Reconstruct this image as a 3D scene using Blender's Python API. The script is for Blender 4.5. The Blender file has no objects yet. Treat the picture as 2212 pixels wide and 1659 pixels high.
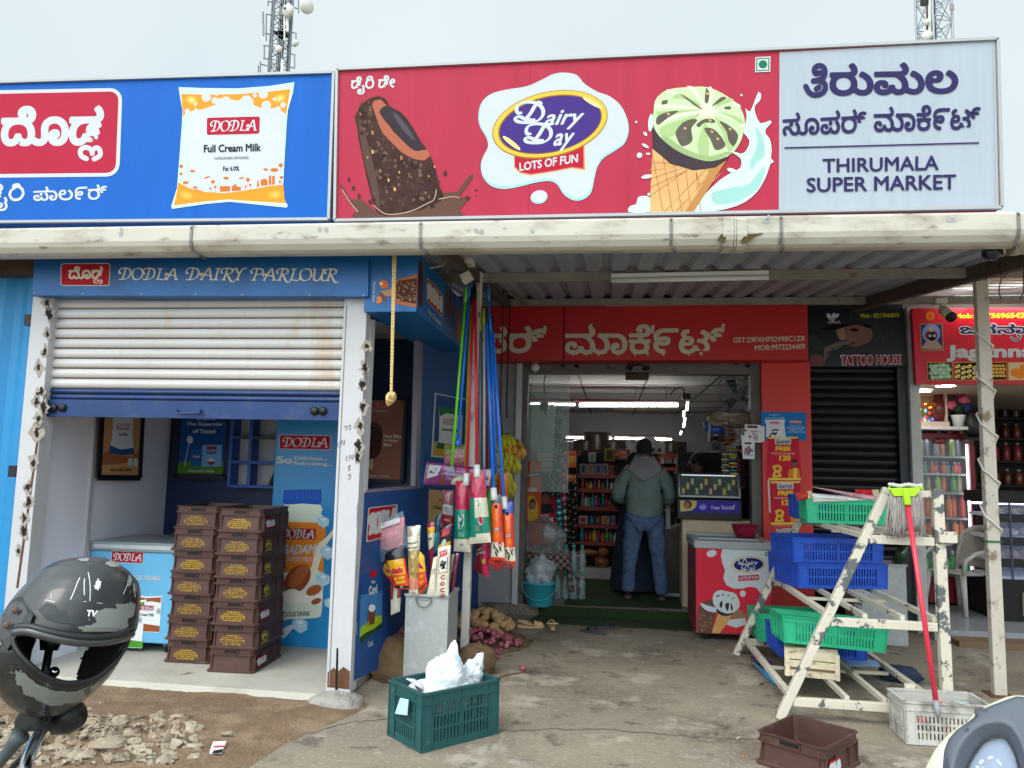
import bpy,bmesh,math,random
from mathutils import Vector,Matrix,noise
from mathutils.geometry import tessellate_polygon
random.seed(7)
sc = bpy.context.scene
COL = sc.collection
rad = math.radians
# ------------------------------------------------------------------ camera
FPX,CXP,CYP = 1640.0,1106.0,829.5          # focal length and centre in the photo's 2212 px wide grid
YAW,PITCH,ROLL,CAMH = 7.5,6.3,1.3,1.5
def cam_axes():
    y,p,r = rad(YAW),rad(PITCH),rad(ROLL)
    f = Vector((-math.sin(y)*math.cos(p),math.cos(y)*math.cos(p),math.sin(p)))
    r0 = Vector((math.cos(y),math.sin(y),0));u0 = r0.cross(f)
    return r0*math.cos(r)+u0*math.sin(r),-r0*math.sin(r)+u0*math.cos(r),f
RT,UP,FW = cam_axes();EYE = Vector((0,0,CAMH))
cd = bpy.data.cameras.new('camera');cd.sensor_width = 36;cd.lens = FPX/2212*36;cd.clip_end = 3000;cd.clip_start = .05
cam = bpy.data.objects.new('camera',cd);COL.objects.link(cam)
mw = Matrix((RT,UP,-FW)).transposed().to_4x4();mw.translation = EYE;cam.matrix_world = mw
sc.camera = cam
# ------------------------------------------------------------------ sky, sun, exposure
SUN_EL,SUN_AZ = 52,205                         # azimuth clockwise from +Y: behind the camera, a little to its left
w = bpy.data.worlds.new('World');sc.world = w;w.use_nodes = True
nt = w.node_tree;bg = nt.nodes['Background']
sky = nt.nodes.new('ShaderNodeTexSky');sky.sky_type = 'NISHITA';sky.sun_disc = False
sky.sun_elevation = rad(SUN_EL);sky.sun_rotation = rad(SUN_AZ);sky.dust_density = 6;sky.air_density = 1.2
tc = nt.nodes.new('ShaderNodeTexCoord');cn = nt.nodes.new('ShaderNodeTexNoise');cn.inputs['Scale'].default_value = 2.2;cn.inputs['Detail'].default_value = 5
nt.links.new(tc.outputs['Generated'],cn.inputs['Vector'])
cr = nt.nodes.new('ShaderNodeValToRGB');cr.color_ramp.elements[0].position = .3;cr.color_ramp.elements[1].position = .72
cr.color_ramp.elements[0].color = (6.3,7.4,7.8,1);cr.color_ramp.elements[1].color = (7.3,8.1,8.3,1)
nt.links.new(cn.outputs['Fac'],cr.inputs['Fac'])
mx = nt.nodes.new('ShaderNodeMix');mx.data_type = 'RGBA';mx.inputs['Factor'].default_value = .9
nt.links.new(sky.outputs[0],mx.inputs['A']);nt.links.new(cr.outputs[0],mx.inputs['B'])
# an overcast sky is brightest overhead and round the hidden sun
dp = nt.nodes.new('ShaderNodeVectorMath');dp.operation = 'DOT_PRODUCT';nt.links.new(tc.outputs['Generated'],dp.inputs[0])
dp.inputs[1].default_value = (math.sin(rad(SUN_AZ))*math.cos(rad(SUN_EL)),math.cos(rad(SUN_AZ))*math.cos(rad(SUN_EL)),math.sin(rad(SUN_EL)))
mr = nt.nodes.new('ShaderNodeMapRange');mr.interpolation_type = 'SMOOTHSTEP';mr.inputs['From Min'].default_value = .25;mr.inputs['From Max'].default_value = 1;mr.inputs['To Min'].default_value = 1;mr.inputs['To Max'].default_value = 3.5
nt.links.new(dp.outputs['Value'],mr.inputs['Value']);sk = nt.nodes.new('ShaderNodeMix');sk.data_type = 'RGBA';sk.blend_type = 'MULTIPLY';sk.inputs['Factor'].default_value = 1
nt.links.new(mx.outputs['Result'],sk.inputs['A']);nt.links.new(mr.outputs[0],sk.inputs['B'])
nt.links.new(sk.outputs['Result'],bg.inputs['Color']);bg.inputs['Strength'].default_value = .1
sl = bpy.data.lights.new('sun','SUN');sl.energy = .9;sl.angle = rad(24);sl.color = (1,.97,.92)
so = bpy.data.objects.new('sun',sl);COL.objects.link(so)
sd = Vector((math.sin(rad(SUN_AZ))*math.cos(rad(SUN_EL)),math.cos(rad(SUN_AZ))*math.cos(rad(SUN_EL)),math.sin(rad(SUN_EL))))
so.rotation_euler = sd.to_track_quat('Z','Y').to_euler();so.location = (0,-5,12)
sc.view_settings.view_transform = 'Standard';sc.view_settings.look = 'None';sc.view_settings.exposure = 0.28;sc.view_settings.gamma = 1
sc.cycles.max_bounces = 6;sc.cycles.use_denoising = True;sc.cycles.sample_clamp_indirect = 6
# ------------------------------------------------------------------ geometry from sight lines onto real planes
def ray(x,y):return (FW*FPX + RT*(x-CXP) - UP*(y-CYP)).normalized()
def P(x,y,Y=None,Z=None,X=None):
    d = ray(x,y)
    t = (Y-EYE.y)/d.y if Y is not None else (Z-EYE.z)/d.z if Z is not None else (X-EYE.x)/d.x
    return EYE + d*t
def tr(x0,y0,s):                               # enlarged crop of the photo -> 2212 px grid
    k = 2212/4096
    return lambda x,y:((x0+s*x)*k,(y0+s*y)*k)
# ------------------------------------------------------------------ materials
def lin(c):
    if max(c) <= 1.0:return c
    return tuple((v/255/12.92 if v/255 <= .04045 else ((v/255+.055)/1.055)**2.4) for v in c)
MATS = {}
def M(name,c=(128,128,128),rough=.55,metal=0,var=.1,sc_=5,bump=0,bsc=60,spots=(),emit=0,alpha=1,trans=0,coat=0,stretch=None,ior=1.45,spec=.5):
    if name in MATS:return MATS[name]
    m = bpy.data.materials.new(name);m.use_nodes = True;n = m.node_tree;b = n.nodes['Principled BSDF'];L = n.links.new
    c = lin(c)
    b.inputs['Roughness'].default_value = rough;b.inputs['Metallic'].default_value = metal;b.inputs['IOR'].default_value = ior;b.inputs['Specular IOR Level'].default_value = spec
    if coat:b.inputs['Coat Weight'].default_value = coat;b.inputs['Coat Roughness'].default_value = .12
    geo = n.nodes.new('ShaderNodeNewGeometry');vec = geo.outputs['Position']
    if stretch:
        mp = n.nodes.new('ShaderNodeMapping');mp.inputs['Scale'].default_value = stretch;L(vec,mp.inputs['Vector']);vec = mp.outputs[0]
    def nz(s,det=6,ro=.6):
        t = n.nodes.new('ShaderNodeTexNoise');t.inputs['Scale'].default_value = s;t.inputs['Detail'].default_value = det;t.inputs['Roughness'].default_value = ro
        L(vec,t.inputs['Vector']);return t.outputs['Fac']
    col = None
    if var:
        r = n.nodes.new('ShaderNodeMapRange');r.inputs['From Min'].default_value = .3;r.inputs['From Max'].default_value = .7
        r.inputs['To Min'].default_value = 1-var;r.inputs['To Max'].default_value = 1+var;L(nz(sc_),r.inputs['Value'])
        x = n.nodes.new('ShaderNodeMix');x.data_type = 'RGBA';x.blend_type = 'MULTIPLY';x.inputs['Factor'].default_value = 1
        x.inputs['A'].default_value = (*c,1);L(r.outputs[0],x.inputs['B']);col = x.outputs['Result']
    for (c2,s,th,soft,amt) in spots:
        r = n.nodes.new('ShaderNodeMapRange');r.inputs['From Min'].default_value = th-soft;r.inputs['From Max'].default_value = th+soft
        r.inputs['To Max'].default_value = amt;L(nz(s,8,.65),r.inputs['Value'])
        x = n.nodes.new('ShaderNodeMix');x.data_type = 'RGBA';L(r.outputs[0],x.inputs['Factor'])
        if col:L(col,x.inputs['A'])
        else:x.inputs['A'].default_value = (*c,1)
        x.inputs['B'].default_value = (*lin(c2),1);col = x.outputs['Result']
    if col:L(col,b.inputs['Base Color'])
    else:b.inputs['Base Color'].default_value = (*c,1)
    if bump:
        bp = n.nodes.new('ShaderNodeBump');bp.inputs['Strength'].default_value = bump;bp.inputs['Distance'].default_value = .02
        L(nz(bsc),bp.inputs['Height']);L(bp.outputs[0],b.inputs['Normal'])
    if emit:b.inputs['Emission Color'].default_value = (*c,1);b.inputs['Emission Strength'].default_value = emit
    if trans:b.inputs['Transmission Weight'].default_value = trans
    if alpha < 1:b.inputs['Alpha'].default_value = alpha
    MATS[name] = m;return m
# ------------------------------------------------------------------ things
def rootmat(o):
    while o.parent:o = o.parent
    return Matrix.Translation(o.location) @ o.rotation_euler.to_matrix().to_4x4()
def tag(o,label=None,cat=None,group=None,kind=None):
    if label:o['label'] = label
    if cat:o['category'] = cat
    if group:o['group'] = group
    if kind:o['kind'] = kind
    return o
def thing(name,label,cat,loc=(0,0,0),rz=0,group=None,kind=None):
    o = bpy.data.objects.new(name,None);COL.objects.link(o);o.location = loc;o.rotation_euler = (0,0,rz);o.empty_display_size = .1
    return tag(o,label,cat,group,kind)
def dup(o,loc=None,rot=None,label=None,parent=None):
    c = o.copy();COL.objects.link(c)
    if parent:c.parent = parent
    if loc is not None:c.location = loc
    if rot is not None:c.rotation_euler = rot
    if label:c['label'] = label
    for ch in list(o.children):dup(ch,parent=c)
    return c
class MB:
    def __init__(s):s.v = [];s.f = [];s.fm = [];s.ms = [];s.sm = []
    def mi(s,m):
        if m not in s.ms:s.ms.append(m)
        return s.ms.index(m)
    def add(s,vs,fs,m,smooth=False):
        k = len(s.v);s.v += [Vector(v) for v in vs];i = s.mi(m)
        for f in fs:s.f.append([a+k for a in f]);s.fm.append(i);s.sm.append(smooth)
        return s
    def box(s,lo,hi,m):
        (a,b,c),(d,e,f) = lo,hi
        return s.add([(a,b,c),(d,b,c),(d,e,c),(a,e,c),(a,b,f),(d,b,f),(d,e,f),(a,e,f)],[(0,3,2,1),(4,5,6,7),(0,1,5,4),(1,2,6,5),(2,3,7,6),(3,0,4,7)],m)
    def hexa(s,q,m):                           # 8 corners: bottom ring then top ring
        return s.add(q,[(0,3,2,1),(4,5,6,7),(0,1,5,4),(1,2,6,5),(2,3,7,6),(3,0,4,7)],m)
    def bar(s,p,q,w,h,m,up=(0,0,1)):
        p,q = Vector(p),Vector(q);d = (q-p).normalized();a = d.cross(Vector(up))
        if a.length < .01:a = d.cross(Vector((0,1,0)))
        a.normalize();b = a.cross(d).normalized();a *= w/2;b *= h/2
        return s.hexa([p-a-b,p+a-b,q+a-b,q-a-b,p-a+b,p+a+b,q+a+b,q-a+b],m)
    def tube(s,pts,r,m,n=8,caps=True,flat=1.0):
        pts = [Vector(p) for p in pts];k = len(pts);rs = r if isinstance(r,(list,tuple)) else [r]*k
        up = None;vs = []
        for i,p in enumerate(pts):
            d = (pts[min(i+1,k-1)]-pts[max(i-1,0)])
            d = d.normalized() if d.length > 1e-9 else Vector((0,0,1))
            if up is None:up = Vector((0,0,1)) if abs(d.z) < .9 else Vector((0,1,0))
            a = d.cross(up).normalized();b = a.cross(d).normalized();up = b
            for j in range(n):
                t = 2*math.pi*j/n;vs.append(p + a*math.cos(t)*rs[i] + b*math.sin(t)*rs[i]*flat)
        fs = [(i*n+j,i*n+(j+1) % n,(i+1)*n+(j+1) % n,(i+1)*n+j) for i in range(k-1) for j in range(n)]
        if caps:fs += [tuple(range(n))[::-1],tuple((k-1)*n+j for j in range(n))]
        return s.add(vs,fs,m,True)
    def lathe(s,prof,o,m,n=16,ax=(0,0,1),cap=True):
        o = Vector(o);ax = Vector(ax).normalized();a = ax.orthogonal().normalized();b = ax.cross(a);vs = []
        for r,z in prof:
            for j in range(n):
                t = 2*math.pi*j/n;vs.append(o + ax*z + (a*math.cos(t)+b*math.sin(t))*r)
        k = len(prof);fs = [(i*n+j,i*n+(j+1) % n,(i+1)*n+(j+1) % n,(i+1)*n+j) for i in range(k-1) for j in range(n)]
        if cap:fs += [tuple(range(n))[::-1],tuple((k-1)*n+j for j in range(n))]
        return s.add(vs,fs,m,True)
    def ball(s,o,rx,ry,rz,m,n=10,k=7,jit=0,rot=None):
        o = Vector(o);vs = []
        for i in range(k+1):
            th = math.pi*i/k
            for j in range(n):
                t = 2*math.pi*j/n;v = Vector((rx*math.sin(th)*math.cos(t),ry*math.sin(th)*math.sin(t),rz*math.cos(th)))
                if jit:v *= 1+jit*noise.noise((v+o)*9/max(rx,ry,rz)*.12*max(1,1))
                if rot:v = rot @ v
                vs.append(o+v)
        return s.add(vs,[(i*n+j,(i+1)*n+j,(i+1)*n+(j+1) % n,i*n+(j+1) % n) for i in range(k) for j in range(n)],m,True)
    def prism(s,pts,d,m):                     # planar outline pushed along d
        pts = [Vector(p) for p in pts];d = Vector(d);n = len(pts)
        fs = [tuple(t) for t in tessellate_polygon([pts])]
        return s.add(pts + [p+d for p in pts],fs + [tuple(i+n for i in t[::-1]) for t in fs] + [(i,(i+1) % n,n+(i+1) % n,n+i) for i in range(n)],m)
    def quad(s,a,b,c,d,m):return s.add([a,b,c,d],[(0,1,2,3)],m)
    def grid(s,a,b,c,d,nu,nv,m,fn=None,smooth=True):  # bilinear patch a-b-c-d
        a,b,c,d = map(Vector,(a,b,c,d));vs = []
        for j in range(nv+1):
            for i in range(nu+1):
                u,v = i/nu,j/nv;p = (a*(1-u)+b*u)*(1-v) + (d*(1-u)+c*u)*v
                vs.append(p + (Vector(fn(u,v,p)) if fn else Vector()))
        return s.add(vs,[(j*(nu+1)+i,j*(nu+1)+i+1,(j+1)*(nu+1)+i+1,(j+1)*(nu+1)+i) for j in range(nv) for i in range(nu)],m,smooth)
    def build(s,name,parent=None,label=None,cat=None,group=None,kind=None,local=False,bevel=0,fix=True,solid=0,sub=0):
        me = bpy.data.meshes.new(name);o = bpy.data.objects.new(name,me);COL.objects.link(o)
        if parent is not None:
            o.parent = parent;vs = s.v
            if not local:im = rootmat(parent).inverted();vs = [im @ v for v in s.v]
        else:
            vs = s.v
            if not local:
                lo = [min(v[i] for v in vs) for i in range(3)];hi = [max(v[i] for v in vs) for i in range(3)]
                og = Vector(((lo[0]+hi[0])/2,(lo[1]+hi[1])/2,lo[2]));o.location = og;vs = [v-og for v in vs]
        me.from_pydata([tuple(v) for v in vs],[],s.f)
        for m in s.ms:me.materials.append(m)
        me.polygons.foreach_set('material_index',s.fm);me.polygons.foreach_set('use_smooth',s.sm)
        me.update()
        if fix and not solid:
            bm = bmesh.new();bm.from_mesh(me);bmesh.ops.recalc_face_normals(bm,faces=bm.faces);bm.to_mesh(me);bm.free()
        if solid:x = o.modifiers.new('solid','SOLIDIFY');x.thickness = solid;x.offset = 0
        if sub:x = o.modifiers.new('sub','SUBSURF');x.levels = x.render_levels = sub
        if bevel:x = o.modifiers.new('bevel','BEVEL');x.width = bevel;x.segments = 2;x.limit_method = 'ANGLE';x.harden_normals = False
        return tag(o,label,cat,group,kind)
# ------------------------------------------------------------------ flat artwork and lettering printed on panels
TXT = {}
def text_islands(body,shear=0,space=1.0):
    k = (body,shear,space)
    if k not in TXT:
        c = bpy.data.curves.new('t','FONT');c.body = body;c.shear = shear;c.size = 1;c.resolution_u = 3;c.space_character = space
        o = bpy.data.objects.new('t',c);COL.objects.link(o);bpy.context.view_layer.update()
        e = o.evaluated_get(bpy.context.evaluated_depsgraph_get());me = e.to_mesh()
        vs = [(v.co.x,v.co.y) for v in me.vertices];fs = [tuple(p.vertices) for p in me.polygons];e.to_mesh_clear()
        bpy.data.objects.remove(o);bpy.data.curves.remove(c)
        par = list(range(len(vs)))
        def find(i):
            while par[i] != i:par[i] = par[par[i]];i = par[i]
            return i
        for f in fs:
            for i in f[1:]:par[find(i)] = find(f[0])
        grp = {}
        for f in fs:grp.setdefault(find(f[0]),[]).append(f)
        out = []
        for g in grp.values():
            ids = sorted({i for f in g for i in f});mp = {i:n for n,i in enumerate(ids)}
            out.append(([vs[i] for i in ids],[tuple(mp[i] for i in f) for f in g]))
        TXT[k] = out
    return TXT[k]
def smooth(pts,n=5,closed=True):
    out = [];k = len(pts);rng = range(k) if closed else range(k-1)
    g = lambda i:pts[i % k] if closed else pts[max(0,min(k-1,i))]
    for i in rng:
        p0,p1,p2,p3 = g(i-1),g(i),g(i+1),g(i+2)
        for j in range(n):
            t = j/n;out.append(tuple(.5*(2*p1[a]+(p2[a]-p0[a])*t+(2*p0[a]-5*p1[a]+4*p2[a]-p3[a])*t*t+(3*p1[a]-p0[a]-3*p2[a]+p3[a])*t**3) for a in (0,1)))
    if not closed:out.append(tuple(pts[-1]))
    return out
class Art:
    """2-D drawing laid on a real plane; mp(x, y) gives the point on the plane, nrm the way it faces."""
    def __init__(s,mp,nrm,step=.0012,base=.002):s.mp = mp;s.n = Vector(nrm).normalized();s.mb = MB();s.l = 0.0;s.step = 8e-6;s.base = base
    def put(s,x,y,e=0):return s.mp(x,y) + s.n*(s.base+s.step*(s.l+e))
    def nx(s,k=1):s.l += k
    def lay(s,k=None):s.l += 1;return s
    def poly(s,pts,m,sm=0):
        if sm:pts = smooth(pts,sm)
        s.nx();v = [Vector((p[0],p[1],0)) for p in pts]
        s.mb.add([s.put(*p) for p in pts],[tuple(t) for t in tessellate_polygon([v])],m);return s
    def ell(s,cx,cy,rx,ry,m,rot=0,n=28,a0=0,a1=360,ry2=None):
        c,t = math.cos(rad(rot)),math.sin(rad(rot));full = a1-a0 >= 360;pts = []
        for i in range(n if full else n+1):
            a = rad(a0+(a1-a0)*i/n);x,y = rx*math.cos(a),ry*math.sin(a);pts.append((cx+x*c-y*t,cy+x*t+y*c))
        if full:
            s.nx();s.mb.add([s.put(*p) for p in pts],[tuple(range(n))],m)
            return s
        return s.poly(pts,m)
    def rrect(s,q,m,r=.15):                   # q = TL, TR, BR, BL ; r = corner fraction of height
        TL,TR,BR,BL = [Vector(p) for p in q];H = ((BL-TL).length+(BR-TR).length)/2;W = ((TR-TL).length+(BR-BL).length)/2
        rx,ry = r*H/W,r;pts = []
        if r <= 0:return s.poly([tuple(p) for p in (TL,TR,BR,BL)],m)
        for cu,cv,a0 in ((rx,ry,180),(1-rx,ry,270),(1-rx,1-ry,0),(rx,1-ry,90)):
            for i in range(5):
                a = rad(a0+i*22.5);u,v = cu+rx*math.cos(a),cv+ry*math.sin(a)
                pts.append(tuple((TL*(1-u)+TR*u)*(1-v)+(BL*(1-u)+BR*u)*v))
        return s.poly(pts,m)
    def stroke(s,pts,w,m,sm=0,nib=None,capped=True):
        """round pen (nib None) or broad pen (nib = (angle in deg, thin/thick ratio)); w may be a list"""
        n0 = len(pts);ws = w if isinstance(w,(list,tuple)) else None
        if sm and n0 > 2:pts = smooth(pts,sm,False)
        k = len(pts);l,r = [],[]
        for i,p in enumerate(pts):
            a = Vector(pts[min(i+1,k-1)])-Vector(pts[max(i-1,0)])
            if a.length < 1e-9:a = Vector((1,0))
            a.normalize();nn = Vector((-a.y,a.x));ww = w
            if ws:
                t = i/(k-1)*(n0-1);j = min(int(t),n0-2);ww = ws[j]*(1-t+j)+ws[j+1]*(t-j)
            if nib:
                d = Vector((math.cos(rad(nib[0])),-math.sin(rad(nib[0]))));ww = ww*(nib[1]+(1-nib[1])*abs(nn.dot(d)))
            l.append((p[0]+nn.x*ww/2,p[1]+nn.y*ww/2));r.append((p[0]-nn.x*ww/2,p[1]-nn.y*ww/2))
        s.nx();vs = [s.put(q[0],q[1],(i % k)/k*1.5) for i,q in enumerate(l+r)];s.nx(1.5);s.mb.add(vs,[(i,i+1,k+i+1,k+i) for i in range(k-1)],m)
        if capped and not nib:
            for e in (0,-1):
                ww = ws[e] if ws else w
                s.ell(pts[e][0],pts[e][1],ww/2*.99,ww/2*.99,m,n=10)
        return s
    def glyphs(s,body,fn,m,off,shear,space=1.0):
        """fn maps font units to the drawing; bold = copies shifted round a small circle"""
        isl = text_islands(body,shear,space);n = 0 if off <= 0 else (6 if off < .025 else 10)
        sh = [(0,0)]+[(off*math.cos(2*math.pi*i/n),off*math.sin(2*math.pi*i/n)) for i in range(n)]
        for dx,dy in sh:
            for vs,fs in isl:
                s.nx(.5);s.mb.add([s.put(*fn(x+dx,y+dy)) for x,y in vs],fs,m)
        return s
    def text(s,body,p0,p1,h,m,off=0,shear=0,space=1.0,updir=None):
        vs = [v for i in text_islands(body,shear,space) for v in i[0]]
        x0 = min(v[0] for v in vs);x1 = max(v[0] for v in vs);a = Vector(p1)-Vector(p0);P0 = Vector(p0)
        u = Vector(updir).normalized() if updir else Vector((a.y,-a.x)).normalized();k = h/.70
        return s.glyphs(body,lambda x,y:tuple(P0+a*((x-x0)/(x1-x0))+u*(y*k)),m,off,shear,space)
    def build(s,name,parent,**kw):return s.mb.build(name,parent,fix=False,**kw)
def pxY(Y):return lambda x,y:P(x,y,Y=Y)
def pxX(X):return lambda x,y:P(x,y,X=X)
def plane_map(p,n):                             # any upright plane through p with normal n
    p,n = Vector(p),Vector(n)
    def f(x,y):
        d = ray(x,y);return EYE+d*((p-EYE).dot(n)/d.dot(n))
    return f
def rect_map(O,U,V,w=1.0,h=1.0):             # (x, y) in 0..w, 0..h (y down) -> point on a panel
    O,U,V = Vector(O),Vector(U),Vector(V)
    return lambda x,y:O+U*(x/w)+V*(y/h)
FRONT = (0,-1,0)
# calligraphic capitals, unit box: x right, y up from 0 (base) to 1 (cap)
GL = {
 'D':(.98,[[(.18,.93),(.05,.8),(.02,.62),(.12,.52),(.2,.6)],[(.14,.98),(.5,1.0),(.8,.88),(.86,.58),(.72,.2),(.4,.02),(.02,.02)],[(.48,.96),(.40,.5),(.26,.04)]]),
 'O':(.86,[[(.45,.99),(.16,.84),(.05,.45),(.18,.06),(.42,.01),(.7,.18),(.82,.58),(.70,.93),(.45,.99)]]),
 'L':(.74,[[(.16,.97),(.52,.97)],[(.36,.96),(.26,.5),(.14,.03)],[(.02,.02),(.3,.04),(.52,.0),(.68,.06),(.74,.26)]]),
 'A':(.98,[[(.0,.02),(.22,.02)],[(.08,.03),(.3,.4),(.56,.94),(.7,1.0)],[(.66,.99),(.72,.5),(.78,.03)],[(.64,.02),(.94,.02)],[(.1,.34),(.02,.5),(.12,.56),(.3,.42),(.72,.38)]]),
 'I':(.5,[[(.14,.97),(.48,.97)],[(.32,.96),(.22,.5),(.14,.03)],[(.0,.02),(.3,.02)]]),
 'R':(.9,[[(.18,.93),(.04,.82),(.06,.62),(.16,.6)],[(.14,.97),(.5,1.0),(.78,.9),(.74,.62),(.36,.5)],[(.44,.95),(.34,.5),(.2,.03)],[(.04,.02),(.34,.02)],[(.42,.5),(.56,.2),(.7,-.1),(.86,-.14),(.94,-.06)]]),
 'P':(.84,[[(.18,.93),(.04,.82),(.06,.62),(.16,.6)],[(.14,.97),(.5,1.0),(.82,.88),(.76,.58),(.36,.46)],[(.44,.95),(.34,.5),(.2,.03)],[(.04,.02),(.36,.02)]]),
 'Y':(.84,[[(.04,.8),(.06,.96),(.2,.98),(.28,.7),(.4,.5)],[(.9,.97),(.66,.97),(.4,.5),(.26,.03)],[(.12,.02),(.42,.02)]]),
 'U':(.92,[[(.04,.92),(.2,.98),(.22,.7),(.14,.3),(.24,.02),(.5,.06),(.72,.5),(.82,.97)],[(.7,.97),(.96,.97)],[(.76,.7),(.7,.3),(.74,.03),(.9,.04)]]),
 ' ':(.45,[])}
def callig(art,word,p0,p1,h,m,wt=.17,up=None):
    tot = sum(GL[c][0]*.98 for c in word);a = Vector(p1)-Vector(p0);u = Vector(up) if up else Vector((a.y,-a.x)).normalized();x = 0;k = h
    for c in word:
        wd,ss = GL[c]
        for st in ss:
            pts = [tuple(Vector(p0)+a*((x+q[0]*1.02)/tot)+u*(q[1]*h)) for q in st]
            art.stroke(pts,h*wt,m,sm=4,nib=(20,.32))
        x += wd*.98
def dodla_badge(art,q,red,white,border=True,r=.14,frame=.05):
    """red rounded plate with the white lettering, q = TL TR BR BL"""
    TL,TR,BR,BL = [Vector(p) for p in q]
    if border:
        art.rrect(q,white,r);c = (TL+TR+BR+BL)/4;H = (BL-TL).length;W = (TR-TL).length
        f = lambda p:tuple(c+Vector(((p-c).x*(1-2*frame*H/W),(p-c).y*(1-2*frame))))
        art.lay();art.rrect([f(p) for p in (TL,TR,BR,BL)],red,r)
    else:art.rrect(q,red,r)
    art.lay();g = lambda u,v:(TL*(1-u)+TR*u)*(1-v)+(BL*(1-u)+BR*u)*v
    callig(art,'DODLA',g(.07,.8),g(.95,.8),(BL-TL).length*.6,white,up=(TL-BL).normalized())
# ================================================================== materials
concrete = M('concrete',(134,123,107),.85,var=.18,sc_=1.1,bump=.5,bsc=70,spots=[((100,90,78),1.2,.545,.05,.8),((172,163,148),2.4,.58,.05,.75),((82,74,66),4.2,.605,.03,.75),((120,108,94),11,.6,.03,.6),((176,166,150),38,.6,.05,.5),((70,62,54),75,.68,.03,.6)])
slabm = M('pale_screed',(172,167,157),.8,var=.1,sc_=2,bump=.2,spots=[((140,130,112),2.2,.6,.1,.6),((150,150,130),5,.62,.06,.5)])
dirt = M('brown_dirt',(116,94,73),.95,var=.2,sc_=3,bump=.9,bsc=50,spots=[((146,124,100),4,.56,.08,.7),((98,72,52),7,.6,.05,.6),((176,160,140),55,.64,.04,.7)])
white = M('white_paint',(186,186,190),.5,var=.06,sc_=3,spots=[((176,172,168),3,.62,.1,.5),((120,90,66),26,.73,.03,.7)])
peel = M('peeling_cream_paint',(198,191,175),.55,var=.05,bump=.12,bsc=40,spots=[((88,92,94),7.5,.535,.012,1),((120,84,58),22,.69,.03,.7)])
peel2 = M('chipped_cream_paint',(198,191,175),.55,var=.05,spots=[((90,92,92),9,.60,.012,1),((130,90,60),25,.7,.03,.7)])
postm = M('worn_post_paint',(190,182,170),.65,var=.1,spots=[((120,98,78),6,.6,.04,.9),((72,66,62),11,.67,.03,.8)])
rustm = M('brown_rust',(96,62,42),.9,var=.25,sc_=20,bump=.4)
weld = M('black_weld',(22,19,18),.85,var=.3,sc_=40,bump=.5)
galv = M('galvanised_grey',(168,172,172),.5,.25,var=.08,sc_=30,spots=[((196,200,202),12,.62,.05,.5)])
alum = M('aluminium_trim',(160,164,166),.5,.2,var=.05,sc_=5)
roofm = M('grey_roof_sheet',(148,156,166),.45,.1,var=.1,sc_=2.5,spots=[((140,138,138),3,.6,.08,.6)])
purlm = M('dusty_steel',(138,132,124),.7,var=.15,spots=[((96,72,56),7,.62,.04,.7)])
brownst = M('brown_steel',(78,66,58),.75,var=.2,sc_=9)
gutm = M('grimy_white_pvc',(184,180,168),.5,var=.07,sc_=3,spots=[((150,140,124),4.5,.57,.07,.75),((104,94,82),9,.64,.04,.7)],stretch=(.6,1,1.6))
blue = M('shop_blue',(18,98,160),.4,var=.06,sc_=3,spots=[((14,70,122),3.5,.62,.08,.6)])
navy = M('navy_paint',(12,34,72),.45,var=.1)
navyd = M('dark_blue_steel',(30,56,104),.42,.2,var=.12,sc_=6,spots=[((66,76,92),8,.6,.08,.5)])
contblue = M('container_blue',(34,132,190),.45,var=.08,sc_=2,spots=[((24,98,150),5,.62,.05,.6)],stretch=(1,1,.3))
inwhite = M('interior_white',(222,222,234),.6,var=.04,sc_=2)
greywall = M('grey_wall_panel',(146,146,152),.6,var=.07,sc_=3,spots=[((110,108,110),6,.64,.06,.5)])
greyd = M('dark_grey_steel',(96,92,90),.6,var=.14,sc_=7,spots=[((48,44,42),9,.64,.03,.8)])
redp = M('red_panel',(200,48,44),.5,var=.06,sc_=2,spots=[((176,60,54),6,.62,.08,.5)])
signred = M('sign_red',(190,30,38),.45,var=.05,sc_=2)
blackm = M('black_paint',(18,18,20),.45,var=.15)
dark = M('near_black',(10,10,12),.6,var=.2)
ceilm = M('ceiling_tile',(212,214,216),.7,var=.05)
gridm = M('ceiling_grid',(70,70,72),.6)
tilef = M('floor_tile_grey',(150,152,156),.25,var=.06,sc_=3)
tubeon = M('lit_tube',(255,250,240),emit=24,var=0)
tubeoff = M('unlit_tube',(222,224,226),.3,var=.03)
plywood = M('brown_board',(120,96,72),.8,var=.15)
# ================================================================== setting
def struct(mb,name,label=None,**k):return mb.build(name,label=label,kind='structure',**k)
b = MB();b.box((-120,-60,-.5),(120,140,0),concrete);struct(b,'ground','stained grey concrete forecourt',cat='ground')
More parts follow.
